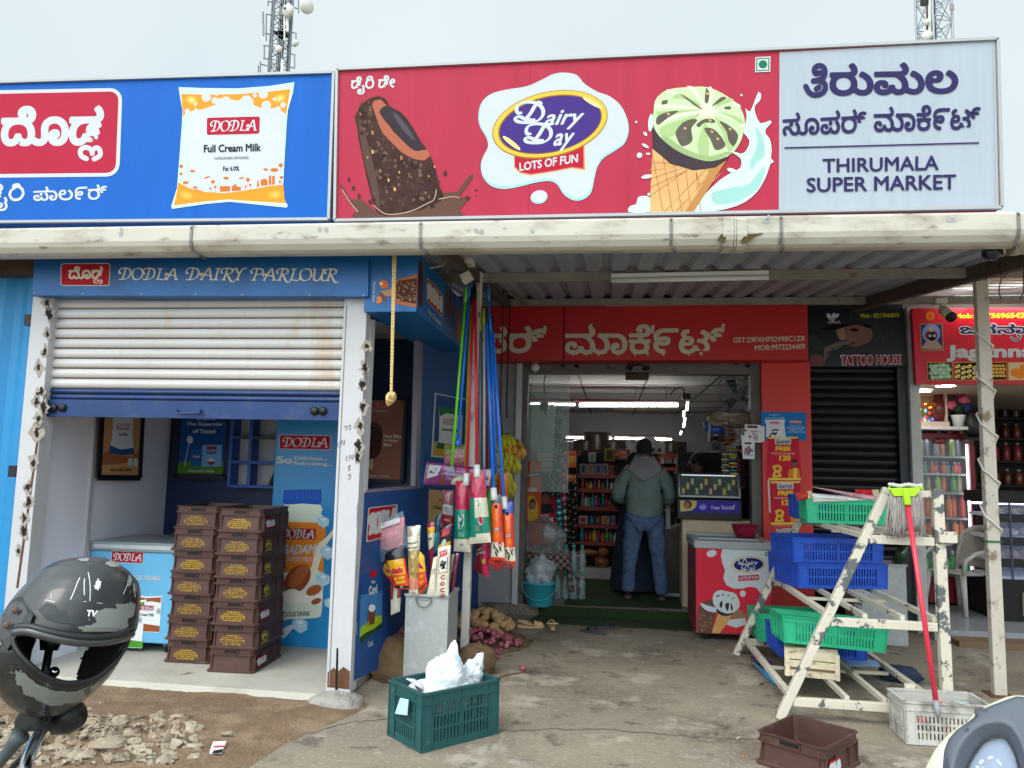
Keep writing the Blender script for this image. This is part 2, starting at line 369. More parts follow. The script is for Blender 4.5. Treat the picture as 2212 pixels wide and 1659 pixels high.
# uneven strip of earth in front of the dairy shop, sinking under the concrete at its rim
b = MB()
def dz(u,v,p):
    e = min(1,(1-u)*5,v*6 if v < .17 else 1);n = noise.noise((p.x*2.2,p.y*2.2,0))*.5+noise.noise((p.x*8,p.y*8,3))*.22+noise.noise((p.x*25,p.y*25,5))*.1
    edge = -1.55-.28*(4.75-p.y)+.22*noise.noise((p.x*1.1,p.y*1.7,9))
    f = max(-1,min(1,(edge-p.x)/.22));return (0,0,.014*f+.03*n*max(0,f)+.004)
b.grid((-7,.6,0),(-1.0,.6,0),(-1.0,4.86,0),(-7,4.86,0),150,110,dirt,dz);struct(b,'dirt','brown earth strip with loose rubble',cat='ground')
b = MB();rr = random.Random(1)                  # worn joint and cracks in the forecourt slab
def crack(pts,w0):
    L = [P(*p,Z=0) for p in pts];Q = []
    for p,q in zip(L,L[1:]):
        for k in range(14):Q.append(p+(q-p)*(k/14)+Vector((rr.gauss(0,.006),rr.gauss(0,.012),0)))
    vs = []
    for i,p in enumerate(Q):t = w0*(.4+1.2*abs(noise.noise(p*3)));vs += [(p.x,p.y-t,.003),(p.x,p.y+t,.0035)]
    b.add(vs,[(2*i,2*i+2,2*i+3,2*i+1) for i in range(len(Q)-1)],M('crack_dirt',(112,102,88),.95,var=.3,sc_=20))
crack([(1060,1578),(1300,1576),(1520,1592),(1680,1600)],.014);crack([(640,1590),(760,1560),(860,1552)],.02)
struct(b,'ground_cracks','dark worn joints in the concrete forecourt',cat='ground')
b = MB();b.hexa([(-4.3,4.79,-.02),(-1.7,4.74,-.02),(-1.62,7.2,-.02),(-4.3,7.2,-.02),(-4.3,4.83,.05),(-1.7,4.80,.05),(-1.62,7.2,.05),(-4.3,7.2,.05)],slabm)
struct(b,'floor','pale screed floor of the dairy shop',cat='floor')
b = MB();b.box((-1.33,7.98,-.1),(2.02,16.1,.1),concrete);struct(b,'floor','raised floor of the supermarket',cat='floor')
b = MB();b.box((2.99,7.7,-.1),(6.5,11.5,.1),tilef);struct(b,'floor','grey tiled floor of the sweet shop',cat='floor')
# ---- dairy shop
shop = thing('shop_building','white steel kiosk with half raised roller shutter and navy interior','shop',(-2.8,4.85,.05))
b = MB();b.box((-4.06,4.95,.05),(-4.0,6.6,2.62),inwhite);b.build('side_wall',shop)
b = MB();b.box((-4.0,6.5,.05),(-1.62,6.58,2.62),navy);b.build('back_wall',shop)
b = MB();b.box((-4.05,4.95,2.62),(-1.5,6.6,2.7),M('soffit',(150,152,156)));b.build('ceiling',shop)
c0,c1 = P(207,905,X=-4.0),P(186,1130,X=-4.0)
b = MB();b.box((-4.0,c0.y-.02,.05),(-3.985,c0.y+.02,2.62),M('trim_grey',(176,178,184)));b.build('wall_trim',shop)
for x0,x1 in ((-4.07,-3.92),(-1.765,-1.618)):
    b = MB();b.box((x0,4.80,.06 if x0 > -2 else .0),(x1,4.92,2.63),white)
    o = b.build('pillar',shop,bevel=.004)
    A = Art(pxY(4.80),FRONT)
    rr = random.Random(int(x0*-10))
    if x0 < -2:pts = [(103,655,9),(108,678,8),(103,721,6),(97,760,8),(84,795,9),(90,846,7),(95,880,9),(80,868,9),(84,905,8),(80,935,10),(72,1000,9),(60,1052,7),(62,1085,9),(53,1120,8),(52,1148,8),(40,1190,7)]
    else:pts = [(792,748,8),(788,795,8),(783,830,7),(784,878,9),(779,920,9),(775,960,9),(773,990,8)]
    if x0 < -2:A.poly([(86,900),(91,900),(40,1270),(35,1270)],rustm);A.lay()
    for x,y,r in pts:
        B_ = Art(pxY(4.80),FRONT,base=.003);r *= 1.25
        B_.poly([(x+r*1.5*(.3+.7*rr.random())*math.cos(k*.42),y+2.2*r*(.3+.7*rr.random())*math.sin(k*.42)) for k in range(15)],M('scorch',(150,142,132),.8,var=.3,sc_=40),2)
        s_ = rr.uniform(.6,1.15);B_.poly([(x+s_*r*(.3+.6*rr.random())*math.cos(k*.42),y+s_*1.7*r*(.3+.6*rr.random())*math.sin(k*.42)) for k in range(15)],weld,2);B_.build('weld_mark',o)
    if x0 > -2:
        A.poly([(708,1452),(722,1442),(728,1452),(742,1440),(756,1450),(755,1489),(707,1484)],rustm)
        A.poly([(727,1400),(731,1400),(730,1490),(724,1490)],weld).lay()
        ink = M('marker_ink',(40,44,60))
        for L in ([(743,925),(746,920),(750,922),(747,930)],[(752,922),(757,917),(757,927),(752,927)],[(733,955),(729,962),(733,966)],[(737,962),(739,950),(743,962),(745,950)],[(751,985),(747,992),(752,996)],[(755,994),(757,982),(761,993),(763,981)],[(752,1010),(757,1005),(753,1016),(758,1014)],[(752,1028),(757,1024),(756,1034),(751,1034)],[(766,978),(772,976)]):
            A.stroke(L,1.1,ink,sm=3,capped=False)
        A.poly([(748,660),(750,660),(712,1480),(710,1480)],M('seam',(120,118,116)))
    A.build('paint_marks',o) if x0 > -2 else A.build('rust_seam',o)
i_gap = lambda j:j % 10 in (0,8,9)
def slats(x0,x1,z0,z1,n,Y,m,amp=.014):
    b = MB();h = (z1-z0)/n;prof = []
    for i in range(n):
        for t,d in ((0,.004),(.05,-.6),(.14,.2),(.3,.75),(.5,1),(.7,.8),(.82,.3),(.88,.5),(.95,.2),(1,-.5)):prof.append((z0+h*(i+t),Y-amp*d))
    vs = [(x0,y,z) for z,y in prof]+[(x1,y,z) for z,y in prof];k = len(prof)
    gap_shade = M(m.name+'_gap',(44,36,32) if m.name[0] == 'r' else (12,12,14),.8);b.add(vs,[(i,k+i,k+i+1,i+1) for i in range(k-1)],m,False)  # shade in the recesses between slats put into a dark face colour
    for j in range(k-1):
        if i_gap(j):b.fm[j] = b.mi(gap_shade)
    return b
slatm = M('rusty_white_slats',(200,198,196),.42,var=.05,sc_=2,spots=[((176,136,92),2.0,.64,.08,.6),((196,164,124),5,.66,.07,.5),((96,72,54),24,.72,.03,.8)],stretch=(1.4,1,.45))
sh = slats(-3.948,-1.766,1.985,2.625,9,4.87,slatm).build('roller_shutter',shop)
b = slats(-3.948,-1.766,1.905,1.985,2,4.868,navyd,.01);b.box((-3.945,4.845,1.785),(-1.77,4.872,1.905),navyd);bar = b.build('bottom_bar',shop,bevel=.003)
b = MB();b.tube([P(382,886,Y=4.845),P(384,893,Y=4.81),P(432,893,Y=4.81),P(434,886,Y=4.845)],.008,navyd);b.build('handle',bar)
for x in (117,136,680,698):
    b = MB();p = P(x,881 if x < 200 else 888,Y=4.845);b.lathe([(.028,0),(.03,.012),(.016,.022)],p,blackm,10,FRONT);b.build('lock',bar)
for x0,x1 in ((-3.965,-3.93),(-1.78,-1.742)):
    b = MB();b.box((x0,4.81,1.75 if x0 < -2 else .06),(x1,4.84,2.62),white);b.build('guide_rail',shop)
# side wall towards the supermarket: pillar, window, lower panel, rear panel
XS = -1.615;SW = plane_map((XS,4.9,1),(3.2,-.25,0));SWN = Vector((3.2,-.25,0)).normalized()
def swp(x,y):return SW(x,y)
def slab(q,d,m,name,parent,**k):
    b = MB();b.prism([swp(*p) for p in q],-SWN*d,m);return b.build(name,parent,**k)
slab([(758,1474),(790,1066),(918,1054),(1036,1038),(1036,1312),(900,1402)],.05,M('side_blue',(14,70,134),.55,var=.06,spots=[((10,48,100),2,.6,.1,.6)]),'side_panel',shop)
slab([(914,640),(1050,660),(1044,1040),(914,1054)],.05,M('rear_blue',(14,80,136),.65,var=.08),'rear_panel',shop)
slab([(802,690),(811,690),(794,1064),(787,1064)],.05,white,'window_frame',shop)
slab([(905,700),(915,700),(906,1054),(897,1054)],.04,M('frame_lilac',(120,116,132),.5),'window_frame',shop)
slab([(792,1058),(902,1049),(902,1055),(791,1065)],.04,M('frame_lilac'),'window_frame',shop)
slab([(800,640),(1000,640),(996,720),(801,690)],.05,navy,'window_head',shop)
# ---- footing lump under the pillar
b = MB();b.ball((-1.70,4.78,-.01),.19,.12,.085,M('crumbled_mortar',(150,146,140),.95,var=.25,sc_=14,bump=.8),18,10)
for i,v in enumerate(b.v):b.v[i] = v+Vector((1,1,.6))*noise.noise(v*19)*.035
b.build('pillar_footing',None,'lumpy grey mortar footing under the white kiosk pillar','footing')
# ---- blue container wall at the left edge
b = MB();n = 26
vs = []
for i in range(n+1):
    x = -4.16-i*.062;d = (0,0,.03,.03)[i % 4];vs += [(x,4.93+d,0),(x,4.93+d,2.83)]
b.add(vs,[(2*i,2*i+1,2*i+3,2*i+2) for i in range(n)],contblue)
cont = thing('shipping_container','bright blue corrugated steel container beside the dairy shop','container',(-4.9,4.95,0));b.build('corrugated_wall',cont)
b = MB();b.box((-4.16,4.94,0),(-4.085,5.6,2.84),M('grey_post',(130,134,138),.5,var=.1));b.build('corner_post',cont)
b = MB();b.box((-6,4.80,2.80),(-4.07,4.92,2.98),M('old_wood',(74,56,42),.8,var=.3,sc_=9));b.build('top_beam',cont)
b = MB();b.box((-6,4.99,0),(-4.17,9,2.82),contblue);b.build('container_body',cont)
for y in (692,1018):
    p = P(67 if y < 800 else 33,y,Y=4.85);b = MB();b.box((p.x-.03,4.82,p.z-.04),(p.x+.03,4.93,p.z+.04),blackm);b.build('hinge',cont)
# ---- canopy
can = thing('canopy','corrugated grey steel canopy sloping over the shop fronts','canopy',(0,6,2.9))
zr = lambda y:2.905+.107*(y-4.5)
b = MB();vs = [];k = 0;x = -6.4
prof = [(0,0),(.10,0),(.13,.035),(.17,.035)]
while x < 2.72:
    for dx,dh in prof:
        vs += [(x+dx,4.42,zr(4.42)+dh),(x+dx,8.12,zr(8.12)+dh)];k += 1
    x += .20
b.add(vs,[(2*i,2*i+1,2*i+3,2*i+2) for i in range(k-1)],roofm);b.build('roof_sheet',can)
b = MB();vs = [];k = 0;t = 0;cs,sn = math.cos(rad(20)),math.sin(rad(20))
while t < 3.6:
    for dx,dh in prof:
        u = t+dx;y = 4.6+u;vs += [(2.74,y-.1,zr(y)+dh+.02),(7.5,y+1.5,zr(y)+dh+.42)];k += 1
    t += .2
b.add(vs,[(2*i,2*i+1,2*i+3,2*i+2) for i in range(k-1)],M('bright_roof_sheet',(196,200,206),.35,.3,var=.08));b.build('roof_sheet',can)
for y,x1 in ((5.9,4.8),(7.68,6)):
    b = MB();b.box((-1.5 if y < 7 else -1.6,y-.02,zr(y)-.075),(x1,y+.02,zr(y)-.005),purlm);b.build('purlin',can)
b = MB();b.box((-6.2,4.62,zr(4.6)-.05),(-1.6,4.66,zr(4.6)-.004),purlm);b.build('purlin',can)
b = MB();b.bar((2.74,4.5,zr(4.5)-.05),(2.46,8.0,zr(8.0)-.06),.06,.11,brownst);b.build('rafter',can)
b = MB();b.bar((-1.07,4.5,zr(4.5)-.05),(-1.07,8.0,zr(8.0)-.06),.05,.08,brownst);b.build('rafter',can)
# ---- gutter
gut = thing('rain_gutter','long grimy white plastic rain gutter below the hoardings','gutter',(-.8,4.42,2.83))
pr = [(4.53,3.0),(4.40,3.005),(4.395,2.99),(4.395,2.905),(4.405,2.875),(4.43,2.842),(4.46,2.83),(4.53,2.83)]
b = MB();L_,R_ = -6.2,2.32;k = len(pr);vs = [(L_,y,z) for y,z in pr]+[(R_,y,z-.03) for y,z in pr]
b.add(vs,[(i,(i+1) % k,k+(i+1) % k,k+i) for i in range(k)]+[tuple(range(k)),tuple(range(k,2*k))[::-1]],gutm);b.build('trough',gut,bevel=.004)
brk = M('bracket_grey',(122,122,120),.55,.3,var=.15)
for x in (413,908,1450,1688,2202):
    q = P(x,500,Y=4.39);zo = -.03*(q.x+6.2)/8.5;b = MB();X = q.x
    for i in range(len(pr)-1):
        (y0,z0),(y1,z1) = pr[i],pr[i+1]
        if i == 0:continue
        b.bar((X+(.012 if i > 4 else 0),y0-.004,z0+zo-.006),(X+(.03 if i > 4 else 0),y1-.004,z1+zo-.006),.017,.006,brk,up=(0,-1,.2))
    b.tube([(X,4.39,2.985+zo),(X,4.385,2.985+zo)],.005,blackm,8);b.build('bracket',gut)
q0,q1 = P(1562,500,Y=4.39),P(1614,500,Y=4.39);b = MB()
for i in range(1,len(pr)-1):
    (y0,z0),(y1,z1) = pr[i],pr[i+1]
    for xa,xb in ((q0.x,q0.x+.06),(q0.x+.065,q1.x-.06),(q1.x-.055,q1.x)):
        b.quad((xa,y0-.006,z0-.034),(xb,y0-.006,z0-.034),(xb,y1-.006,z1-.034),(xa,y1-.006,z1-.034),gutm)
b.build('joint_collar',gut)
A = Art(pxY(4.395),FRONT,base=.0015)
moss = M('moss_stain',(70,62,28),.9,var=.3,sc_=30)
for q in ([(1550,520),(1560,505),(1568,512),(1564,524)],[(1600,524),(1610,508),(1632,505),(1650,504),(1630,512),(1612,526)]):A.poly(q,moss,sm=3)
A.build('moss',gut)
for x,y in ((262,495),(262,505),(1030,498),(1040,502),(1660,470),(1655,478),(690,496),(706,497),(1150,500),(2050,474),(2060,477)):
    A = Art(pxY(4.395),FRONT,base=.0015);A.poly([(x+8*random.uniform(.4,1)*math.cos(k),y+8*random.uniform(.4,1)*math.sin(k)) for k in range(6)],M('grey_stain',(150,152,154),.7,var=.15),sm=2);A.build('stain',gut)
# ---- posts
def post(name,label,x0,x1,Y,z1,m,lean=0):
    b = MB();b.hexa([(x0-lean,Y-.03,0),(x1-lean,Y-.03,0),(x1-lean,Y+.03,0),(x0-lean,Y+.03,0),(x0,Y-.03,z1),(x1,Y-.03,z1),(x1,Y+.03,z1),(x0,Y+.03,z1)],m)
    t = thing(name,label,'post',((x0+x1)/2,Y,0));b.build('shaft',t,bevel=.006);return t
rp = post('steel_post','worn cream steel post wound with white cable on the right',2.66,2.745,5.9,zr(5.9),postm)
cp = post('steel_post','peeling white steel post hung with mops in front of the supermarket',-1.09,-1.03,5.86,zr(5.86),M('rust_white_post',(206,202,196),.6,var=.06,spots=[((124,82,52),5,.6,.05,.9),((60,54,50),10,.68,.03,.8)]),.03)
for t,x,y in ((rp,2.70,5.9),(cp,-1.09,5.86)):
    b = MB();b.box((x-.08,y-.08,0),(x+.08,y+.08,.008),rustm);b.build('base_plate',t)
# ---- supermarket shell
sm = thing('supermarket_building','red and grey supermarket front with wide open doorway','shop',(.3,8.05,.1))
b = MB();b.box((-1.40,8.05,0),(-.98,8.13,3.3),greywall);b.build('front_wall',sm)
b = MB();b.box((-1.005,8.0,.02),(-.945,8.05,2.62),M('pale_strip',(190,190,190),.45,.2,var=.06));b.build('trim_strip',sm)
b = MB();b.box((-.975,8.06,.02),(-.89,8.2,2.62),greyd);b.build('door_jamb',sm)
b = MB();b.box((1.43,8.06,.02),(1.522,8.2,2.62),greyd);b.build('door_jamb',sm)
b = MB();b.box((-.89,8.04,2.515),(1.43,8.2,2.66),greyd);hb = b.build('header_beam',sm)
A = Art(pxY(8.04),FRONT);rr = random.Random(3)
for x,y,rx,ry in ((1375,785,27,9),(1360,795,10,8),(1395,796,12,7),(1245,790,8,6),(1216,788,5,9),(1170,783,12,3),(1590,785,10,6),(1650,788,5,5),(1545,780,3,10),(1615,790,8,6),(1480,785,4,3)):
    A = Art(pxY(8.04),FRONT);A.poly([(x+rx*(.55+.45*rr.random())*math.cos(k*.7),y+ry*(.55+.45*rr.random())*math.sin(k*.7)) for k in range(9)],weld);A.build('burn_mark',hb)
p = P(1376,812,Y=8.1);b = MB();b.box((p.x-.12,8.04,p.z-.035),(p.x+.12,8.2,p.z+.03),M('rusty_bracket',(70,54,46),.8,var=.2));b.build('lock_bracket',sm)
b = MB();b.box((1.522,7.97,0),(2.0,8.12,2.64),redp);b.build('red_pillar',sm)
b = MB();b.box((-1.4,8.1,2.66),(2.0,8.2,3.5),greyd);b.build('upper_wall',sm)
b = MB();b.box((-1.34,8.2,.1),(-1.28,16,2.7),greywall);b.build('side_wall',sm)
b = MB();b.box((2.0,8.2,.1),(2.06,16,2.7),greywall);b.build('side_wall',sm)
b = MB();b.box((-1.34,16,.1),(2.06,16.1,2.7),greywall);b.build('back_wall',sm)
b = MB();b.box((-1.34,8.2,2.655),(2.06,16,2.75),ceilm);ce = b.build('ceiling',sm)
b = MB()
for i in range(5):b.box((-1.25+i*.85-.012,8.2,2.648),(-1.25+i*.85+.012,16,2.656),gridm)
for i in range(6):b.box((-1.3,9.1+i*1.2-.01,2.647),(2.0,9.1+i*1.2+.01,2.656),gridm)
b.build('ceiling_grid',ce)
# ---- tattoo shop
tt = thing('tattoo_shop_building','narrow closed shop behind a black roller shutter','shop',(2.5,8.1,0))
slats(2.0,2.97,.05,2.62,30,8.12,M('black_shutter',(22,22,24),.38,.3,var=.2,sc_=3),.016).build('roller_shutter',tt)
b = MB();b.box((2.86,8.04,.05),(2.97,8.12,2.6),M('blue_black',(20,26,36),.4));b.build('shutter_guide',tt)
b = MB();b.box((2.0,8.14,0),(2.97,8.3,3.6),dark);b.build('wall',tt)
b = MB();b.box((2.955,7.98,.0),(3.05,8.3,3.2),M('whitewash',(176,178,176),.7,var=.08,spots=[((120,124,124),6,.6,.08,.6)]));b.build('side_pillar',tt)
# ---- sweet shop shell
sw = thing('sweet_shop_building','open fronted sweet shop with dark shelving inside','shop',(4.5,8,.1))
b = MB();b.box((3.05,11.3,.1),(6.5,11.4,3.4),M('dark_brown_wall',(52,38,34),.6,var=.15));b.build('back_wall',sw)
b = MB();b.box((2.99,8.3,.1),(3.06,11.3,3.4),M('cream_side',(170,160,150),.6));b.build('side_wall',sw)
b = MB();b.box((6.4,8,.1),(6.5,11.3,3.4),dark);b.build('side_wall',sw)
b = MB();b.box((3.05,7.95,2.42),(6.5,11.3,2.5),M('cream_ceiling',(190,176,160),.5,var=.08));b.build('ceiling',sw)
b = MB();b.box((2.9,8.2,2.5),(6.5,8.3,3.6),M('dull_wall',(120,116,112),.7));b.build('upper_wall',sw)
# ================================================================== printed signs
ZA = tr(0,0,.63291);ZB = tr(1300,0,.63291);ZC = tr(2500,0,.72348);ZD = tr(0,950,.67812);ZE = tr(1300,950,.45208)
ZF = tr(1900,1150,.63291);ZG = tr(3000,1000,.49548);ZH = tr(0,2000,.63291);Z1 = tr(1400,1500,.36166);Z2 = tr(1350,2000,.36166)
Z3 = tr(1300,2400,.45208);Z4 = tr(2000,1400,.40687);Z5 = tr(2000,1950,.5425);Z6 = tr(2900,1850,.5424);Z7 = tr(2900,2500,.54069);Z8 = tr(3400,1400,.66286)
ZI = tr(2700,1600,.27125)
def I(rgb,r=.6):return M('ink_%02x%02x%02x' % tuple(int(v) for v in rgb),rgb,r,var=.03,sc_=4,spec=.15)
def zz(Z,*pts):return [Z(*p) for p in pts]
def tb(s,body,q,m,off=0,shear=0,space=1.0):
    """lettering stretched so that its inked box fills the quad q = TL TR BR BL"""
    vs = [v for i in text_islands(body,shear,space) for v in i[0]];xs = [v[0] for v in vs];ys = [v[1] for v in vs]
    x0,x1,y0,y1 = min(xs)-off,max(xs)+off,min(ys)-off,max(ys)+off;TL,TR,BR,BL = [Vector(p) for p in q]
    def fn(x,y):
        u,v = (x-x0)/(x1-x0),(y1-y)/(y1-y0);p = (TL*(1-u)+TR*u)*(1-v)+(BL*(1-u)+BR*u)*v;return p.x,p.y
    s.glyphs(body,fn,m,off,shear,space)
Art.tb = lambda s,Z,body,q,m,off=0,shear=0,space=1.0:(tb(s,body,zz(Z,*q),m,off,shear,space),s)[1]
Art.zp = lambda s,Z,pts,m,sm=0:s.poly(zz(Z,*pts),m,sm)
Art.zs = lambda s,Z,pts,w,m,sm=4,nib=None,capped=True:s.stroke(zz(Z,*pts),w,m,sm,nib,capped)
def ze(s,Z,cx,cy,rx,ry,m,rot=0,n=20,**k):
    o = Z(cx,cy);kx = Z(cx+1,cy)[0]-o[0];return s.ell(o[0],o[1],rx*abs(kx),ry*abs(kx),m,rot,n,**k)
Art.ze = ze
Wt = I((190,196,200));INKD = I((30,30,36));RED = I((164,24,46));CREAM = I((220,214,194))
CREAM = I((206,200,182));MILKW = I((222,230,234))
def board(name,label,TL,TR,BR,BL,Y,m,depth=.14,fw=.018):
    a,b_,c,d = [P(*p,Y=Y) for p in (TL,TR,BR,BL)]
    t = thing(name,label,'signboard',((a.x+b_.x)/2,Y,c.z));D = Vector((0,depth,0))
    mb = MB();mb.hexa([d,c,c+D,d+D,a,b_,b_+D,a+D],m);mb.build('panel',t)
    for p,q in ((a,b_),(d,c),(a,d),(b_,c)):
        mb = MB();e = (q-p).normalized()*.0;o = Vector((0,-.004,0));mb.bar(p+o-e,q+o+e,.026,fw,alum,up=(1,0,0) if abs((q-p).z) > .5 else (0,0,1));mb.build('frame',t)
    return t
# ---- blue hoarding
bb = board('billboard','wide blue dairy hoarding with red Kannada badge and milk pouch',(-700,200),(722,157),(711,474),(-690,486),4.6,M('hoarding_blue',(8,88,176),.55,spec=.2,var=.07,sc_=1.5,stretch=(5,1,.5)))
A = Art(pxY(4.6),FRONT)
A.rrect(zz(ZA,(-700,585),(776,556),(755,1116),(-700,1130)),Wt,.14);A.lay().rrect(zz(ZA,(-678,607),(752,578),(732,1093),(-678,1108)),I((168,32,60)),.11);A.lay()
def dodla_kn(A,Z,q,sub,m,w,off=.035):
    A.tb(Z,'ದೊಡ',q,m,off)
    for st in sub:A.zs(Z,st,w,m)
dodla_kn(A,ZA,[(10,672),(662,660),(652,921),(5,927)],[[(548,1004),(514,985),(512,948),(545,932),(578,948),(584,972)],[(582,952),(610,934),(632,950),(632,985),(596,1006)]],Wt,10.5,.042)
A.zs(ZA,[(575,845),(600,850),(610,870)],8,Wt)
A.tb(ZA,'ಪಾಲ೯ರ್',[(212,1182),(680,1163),(680,1262),(212,1272)],Wt,.02);A.tb(ZA,'ಡೈ',[(-80,1165),(50,1160),(50,1335),(-80,1335)],Wt,.02)
A.zs(ZA,[(72,1205),(64,1235),(85,1262),(125,1258),(148,1228),(140,1195),(110,1180),(84,1196)],6,Wt);A.zs(ZA,[(84,1196),(88,1172),(118,1166),(130,1184)],5,Wt)
A.zp(ZA,[(1130,552),(1300,558),(1500,560),(1700,545),(1862,520),(1852,590),(1820,700),(1812,800),(1800,1000),(1790,1180),(1800,1270),(1820,1300),(1812,1313),(1600,1291),(1450,1276),(1300,1290),(1088,1321),(1084,1302),(1120,1190),(1135,1000),(1150,800),(1155,700),(1140,620)],I((186,220,214)))
A.lay();A.zp(ZA,[(1180,600),(1500,590),(1800,570),(1795,690),(1782,800),(1770,1000),(1765,1200),(1600,1240),(1400,1245),(1180,1220),(1172,1000),(1180,800),(1185,700)],I((190,196,205)),4)
def halo(Z,cx,cy,rx,ry,c0,c1,n=6,rot=0):
    for i in range(n):
        t = i/(n-1);A.ze(Z,cx,cy,rx*(1-.85*t),ry*(1-.85*t),I(tuple(int(a+(b-a)*t) for a,b in zip(c0,c1))),rot,18)
org = I((226,142,40));ord_ = I((196,104,30))
A.lay();A.zp(ZA,[(1145,594),(1300,599),(1500,596),(1700,581),(1838,562),(1815,690),(1808,728),(1780,700),(1745,682),(1700,690),(1640,680),(1603,664),(1600,625),(1560,618),(1500,638),(1430,622),(1365,625),(1362,664),(1290,690),(1220,700),(1172,720),(1160,748),(1155,690)],org)
A.zp(ZA,[(1127,1152),(1200,1190),(1300,1214),(1420,1221),(1550,1205),(1700,1176),(1792,1168),(1800,1262),(1812,1286),(1600,1274),(1450,1262),(1300,1274),(1098,1300),(1118,1220)],org)
A.lay()
halo(ZA,1212,634,52,34,(226,142,40),(246,208,130),6,20);halo(ZA,1772,622,48,34,(226,142,40),(246,208,130),6,-20);halo(ZA,1180,1235,60,34,(226,142,40),(240,184,90),6,15);halo(ZA,1740,1232,60,34,(226,142,40),(240,184,90),6,-10)
for x,y,r in ((1305,615,29),(1665,596,29),(1185,705,16),(1358,636,20),(1237,660,10),(1790,664,17),(1735,628,11),(1685,668,30),(1612,605,13),(1240,692,8),(1430,645,34),(1560,640,36),(1760,690,16),(1372,600,8)):A.ze(ZA,x,y,r,r,Wt,n=16)
for x,y,r in ((1347,1150,12),(1568,1137,13),(1330,1192,7),(1362,1182,8),(1553,1180,7),(1583,1170,8),(1145,1100,10),(1146,1052,12),(1780,1122,11),(1776,1045,14),(1770,1150,8)):
    A.ze(ZA,x,y,r,r,ord_,n=12);A.zs(ZA,[(x,y),(x,y+46)],.7,ord_,0)
for q in ([(1390,1178),(1455,1176),(1455,1210),(1392,1212)],[(1465,1182),(1490,1162),(1500,1180),(1525,1182),(1522,1205),(1468,1208)],[(1648,1140),(1672,1128),(1692,1140),(1692,1172),(1650,1174)],[(1700,1112),(1714,1108),(1716,1168),(1700,1170)],[(1720,1114),(1738,1110),(1738,1166),(1721,1168)],[(1628,1140),(1633,1140),(1640,1180),(1624,1182)]):A.zp(ZA,q,ord_)
for x,y,a,c in ((1735,1075,25,12),(1430,1127,18,9),(1218,1082,16,8),(1680,1072,15,8),(1310,1122,22,5),(1528,1126,18,5),(1175,1155,20,9),(1235,1185,14,7)):A.ze(ZA,x,y,a,c,ord_,-15 if c == 5 else 0,12)
for i in range(7):A.zs(ZA,[(1226+i*9,1183+i*3),(1226+i*9,1205+i*3)],.6,ord_,0)
A.lay();dodla_badge(A,zz(ZA,(1310,746),(1644,738),(1640,846),(1309,854)),RED,Wt,False,.1);A.lay()
A.tb(ZA,'Full Cream Milk',[(1290,917),(1650,907),(1650,958),(1290,966)],INKD,.03);A.tb(ZA,'HOMOGENISED, PASTEURISED',[(1358,995),(1575,990),(1575,1008),(1358,1013)],INKD)
A.tb(ZA,'Fat 6.0%',[(1412,1053),(1513,1051),(1513,1080),(1412,1082)],INKD,.02)
A.build('artwork',bb)
# ---- red and white hoarding
rb = board('billboard','long red ice cream hoarding with white supermarket name panel',(729,151),(2154,85),(2163,449),(724,477),4.6,M('hoarding_red',(166,42,66),.55,spec=.2,var=.08,sc_=1.5,stretch=(5,1,.5)))
A = Art(pxY(4.6),FRONT)
A.zp(ZC,[(854,290),(2046,226),(2066,1142),(850,1163)],M('hoarding_white',(160,170,180),.55,spec=.2,var=.05,sc_=2,stretch=(9,1,.5)));A.lay()
for x in (1296,):A.zs(ZB,[(x,398),(x-10,1365)],.5,I((170,30,58)),0)
kn = Wt
A.tb(ZB,'ಡೈ',[(165,486),(252,482),(252,598),(165,600)],kn,.03);A.tb(ZB,'ಡೇ',[(337,478),(445,475),(445,556),(337,560)],kn,.03)
A.zs(ZB,[(266,515),(260,540),(275,556),(298,550),(306,525),(296,505),(275,508)],4.4,kn);A.zs(ZB,[(268,508),(272,490),(292,486),(300,500)],4,kn)
blob = [(1510,460),(1590,475),(1640,530),(1720,580),(1800,610),(1870,670),(1912,760),(1918,840),(1890,910),(1830,955),(1760,1000),(1720,1060),(1700,1140),(1680,1220),(1630,1262),(1570,1266),(1510,1230),(1470,1170),(1420,1145),(1330,1155),(1230,1180),(1130,1195),(1050,1175),(1000,1120),(985,1050),(1000,990),(1030,930),(1020,870),(980,800),(970,730),(990,650),(1050,595),(1150,567),(1280,545),(1380,500),(1440,470)]
A.zp(ZB,blob,I((150,206,216)),4);A.lay();A.zp(ZB,[(1445+(x-1445)*.985,850+(y-850)*.972-8) for x,y in blob],I((186,194,199)),4)
A.ze(ZB,1353,1246,54,42,I((150,206,216)),-12);A.lay();A.ze(ZB,1355,1240,50,36,Wt,-12)
A.zp(ZB,[(1195,985),(1420,960),(1640,905),(1643,1076),(1560,1064),(1450,1086),(1300,1109),(1232,1096),(1196,1058)],I((206,126,60)));A.lay();A.zp(ZB,[(1200,985),(1420,960),(1632,905),(1634,1064),(1560,1056),(1450,1078),(1300,1101),(1236,1088),(1200,1052)],I((170,24,52)))
A.lay();A.ze(ZB,1422,787,372,206,I((150,108,30)),-13,48);A.lay();A.ze(ZB,1422,785,366,199,I((214,178,66)),-13,48)
A.lay();A.ze(ZB,1422,787,334,178,I((140,96,26)),-13,48);A.lay();A.ze(ZB,1424,788,326,171,I((64,42,118)),-13,48);A.lay()
A.ze(ZB,1180,905,70,14,I((240,220,130)),38,16);A.ze(ZB,1690,650,70,13,I((240,222,140)),30,16)
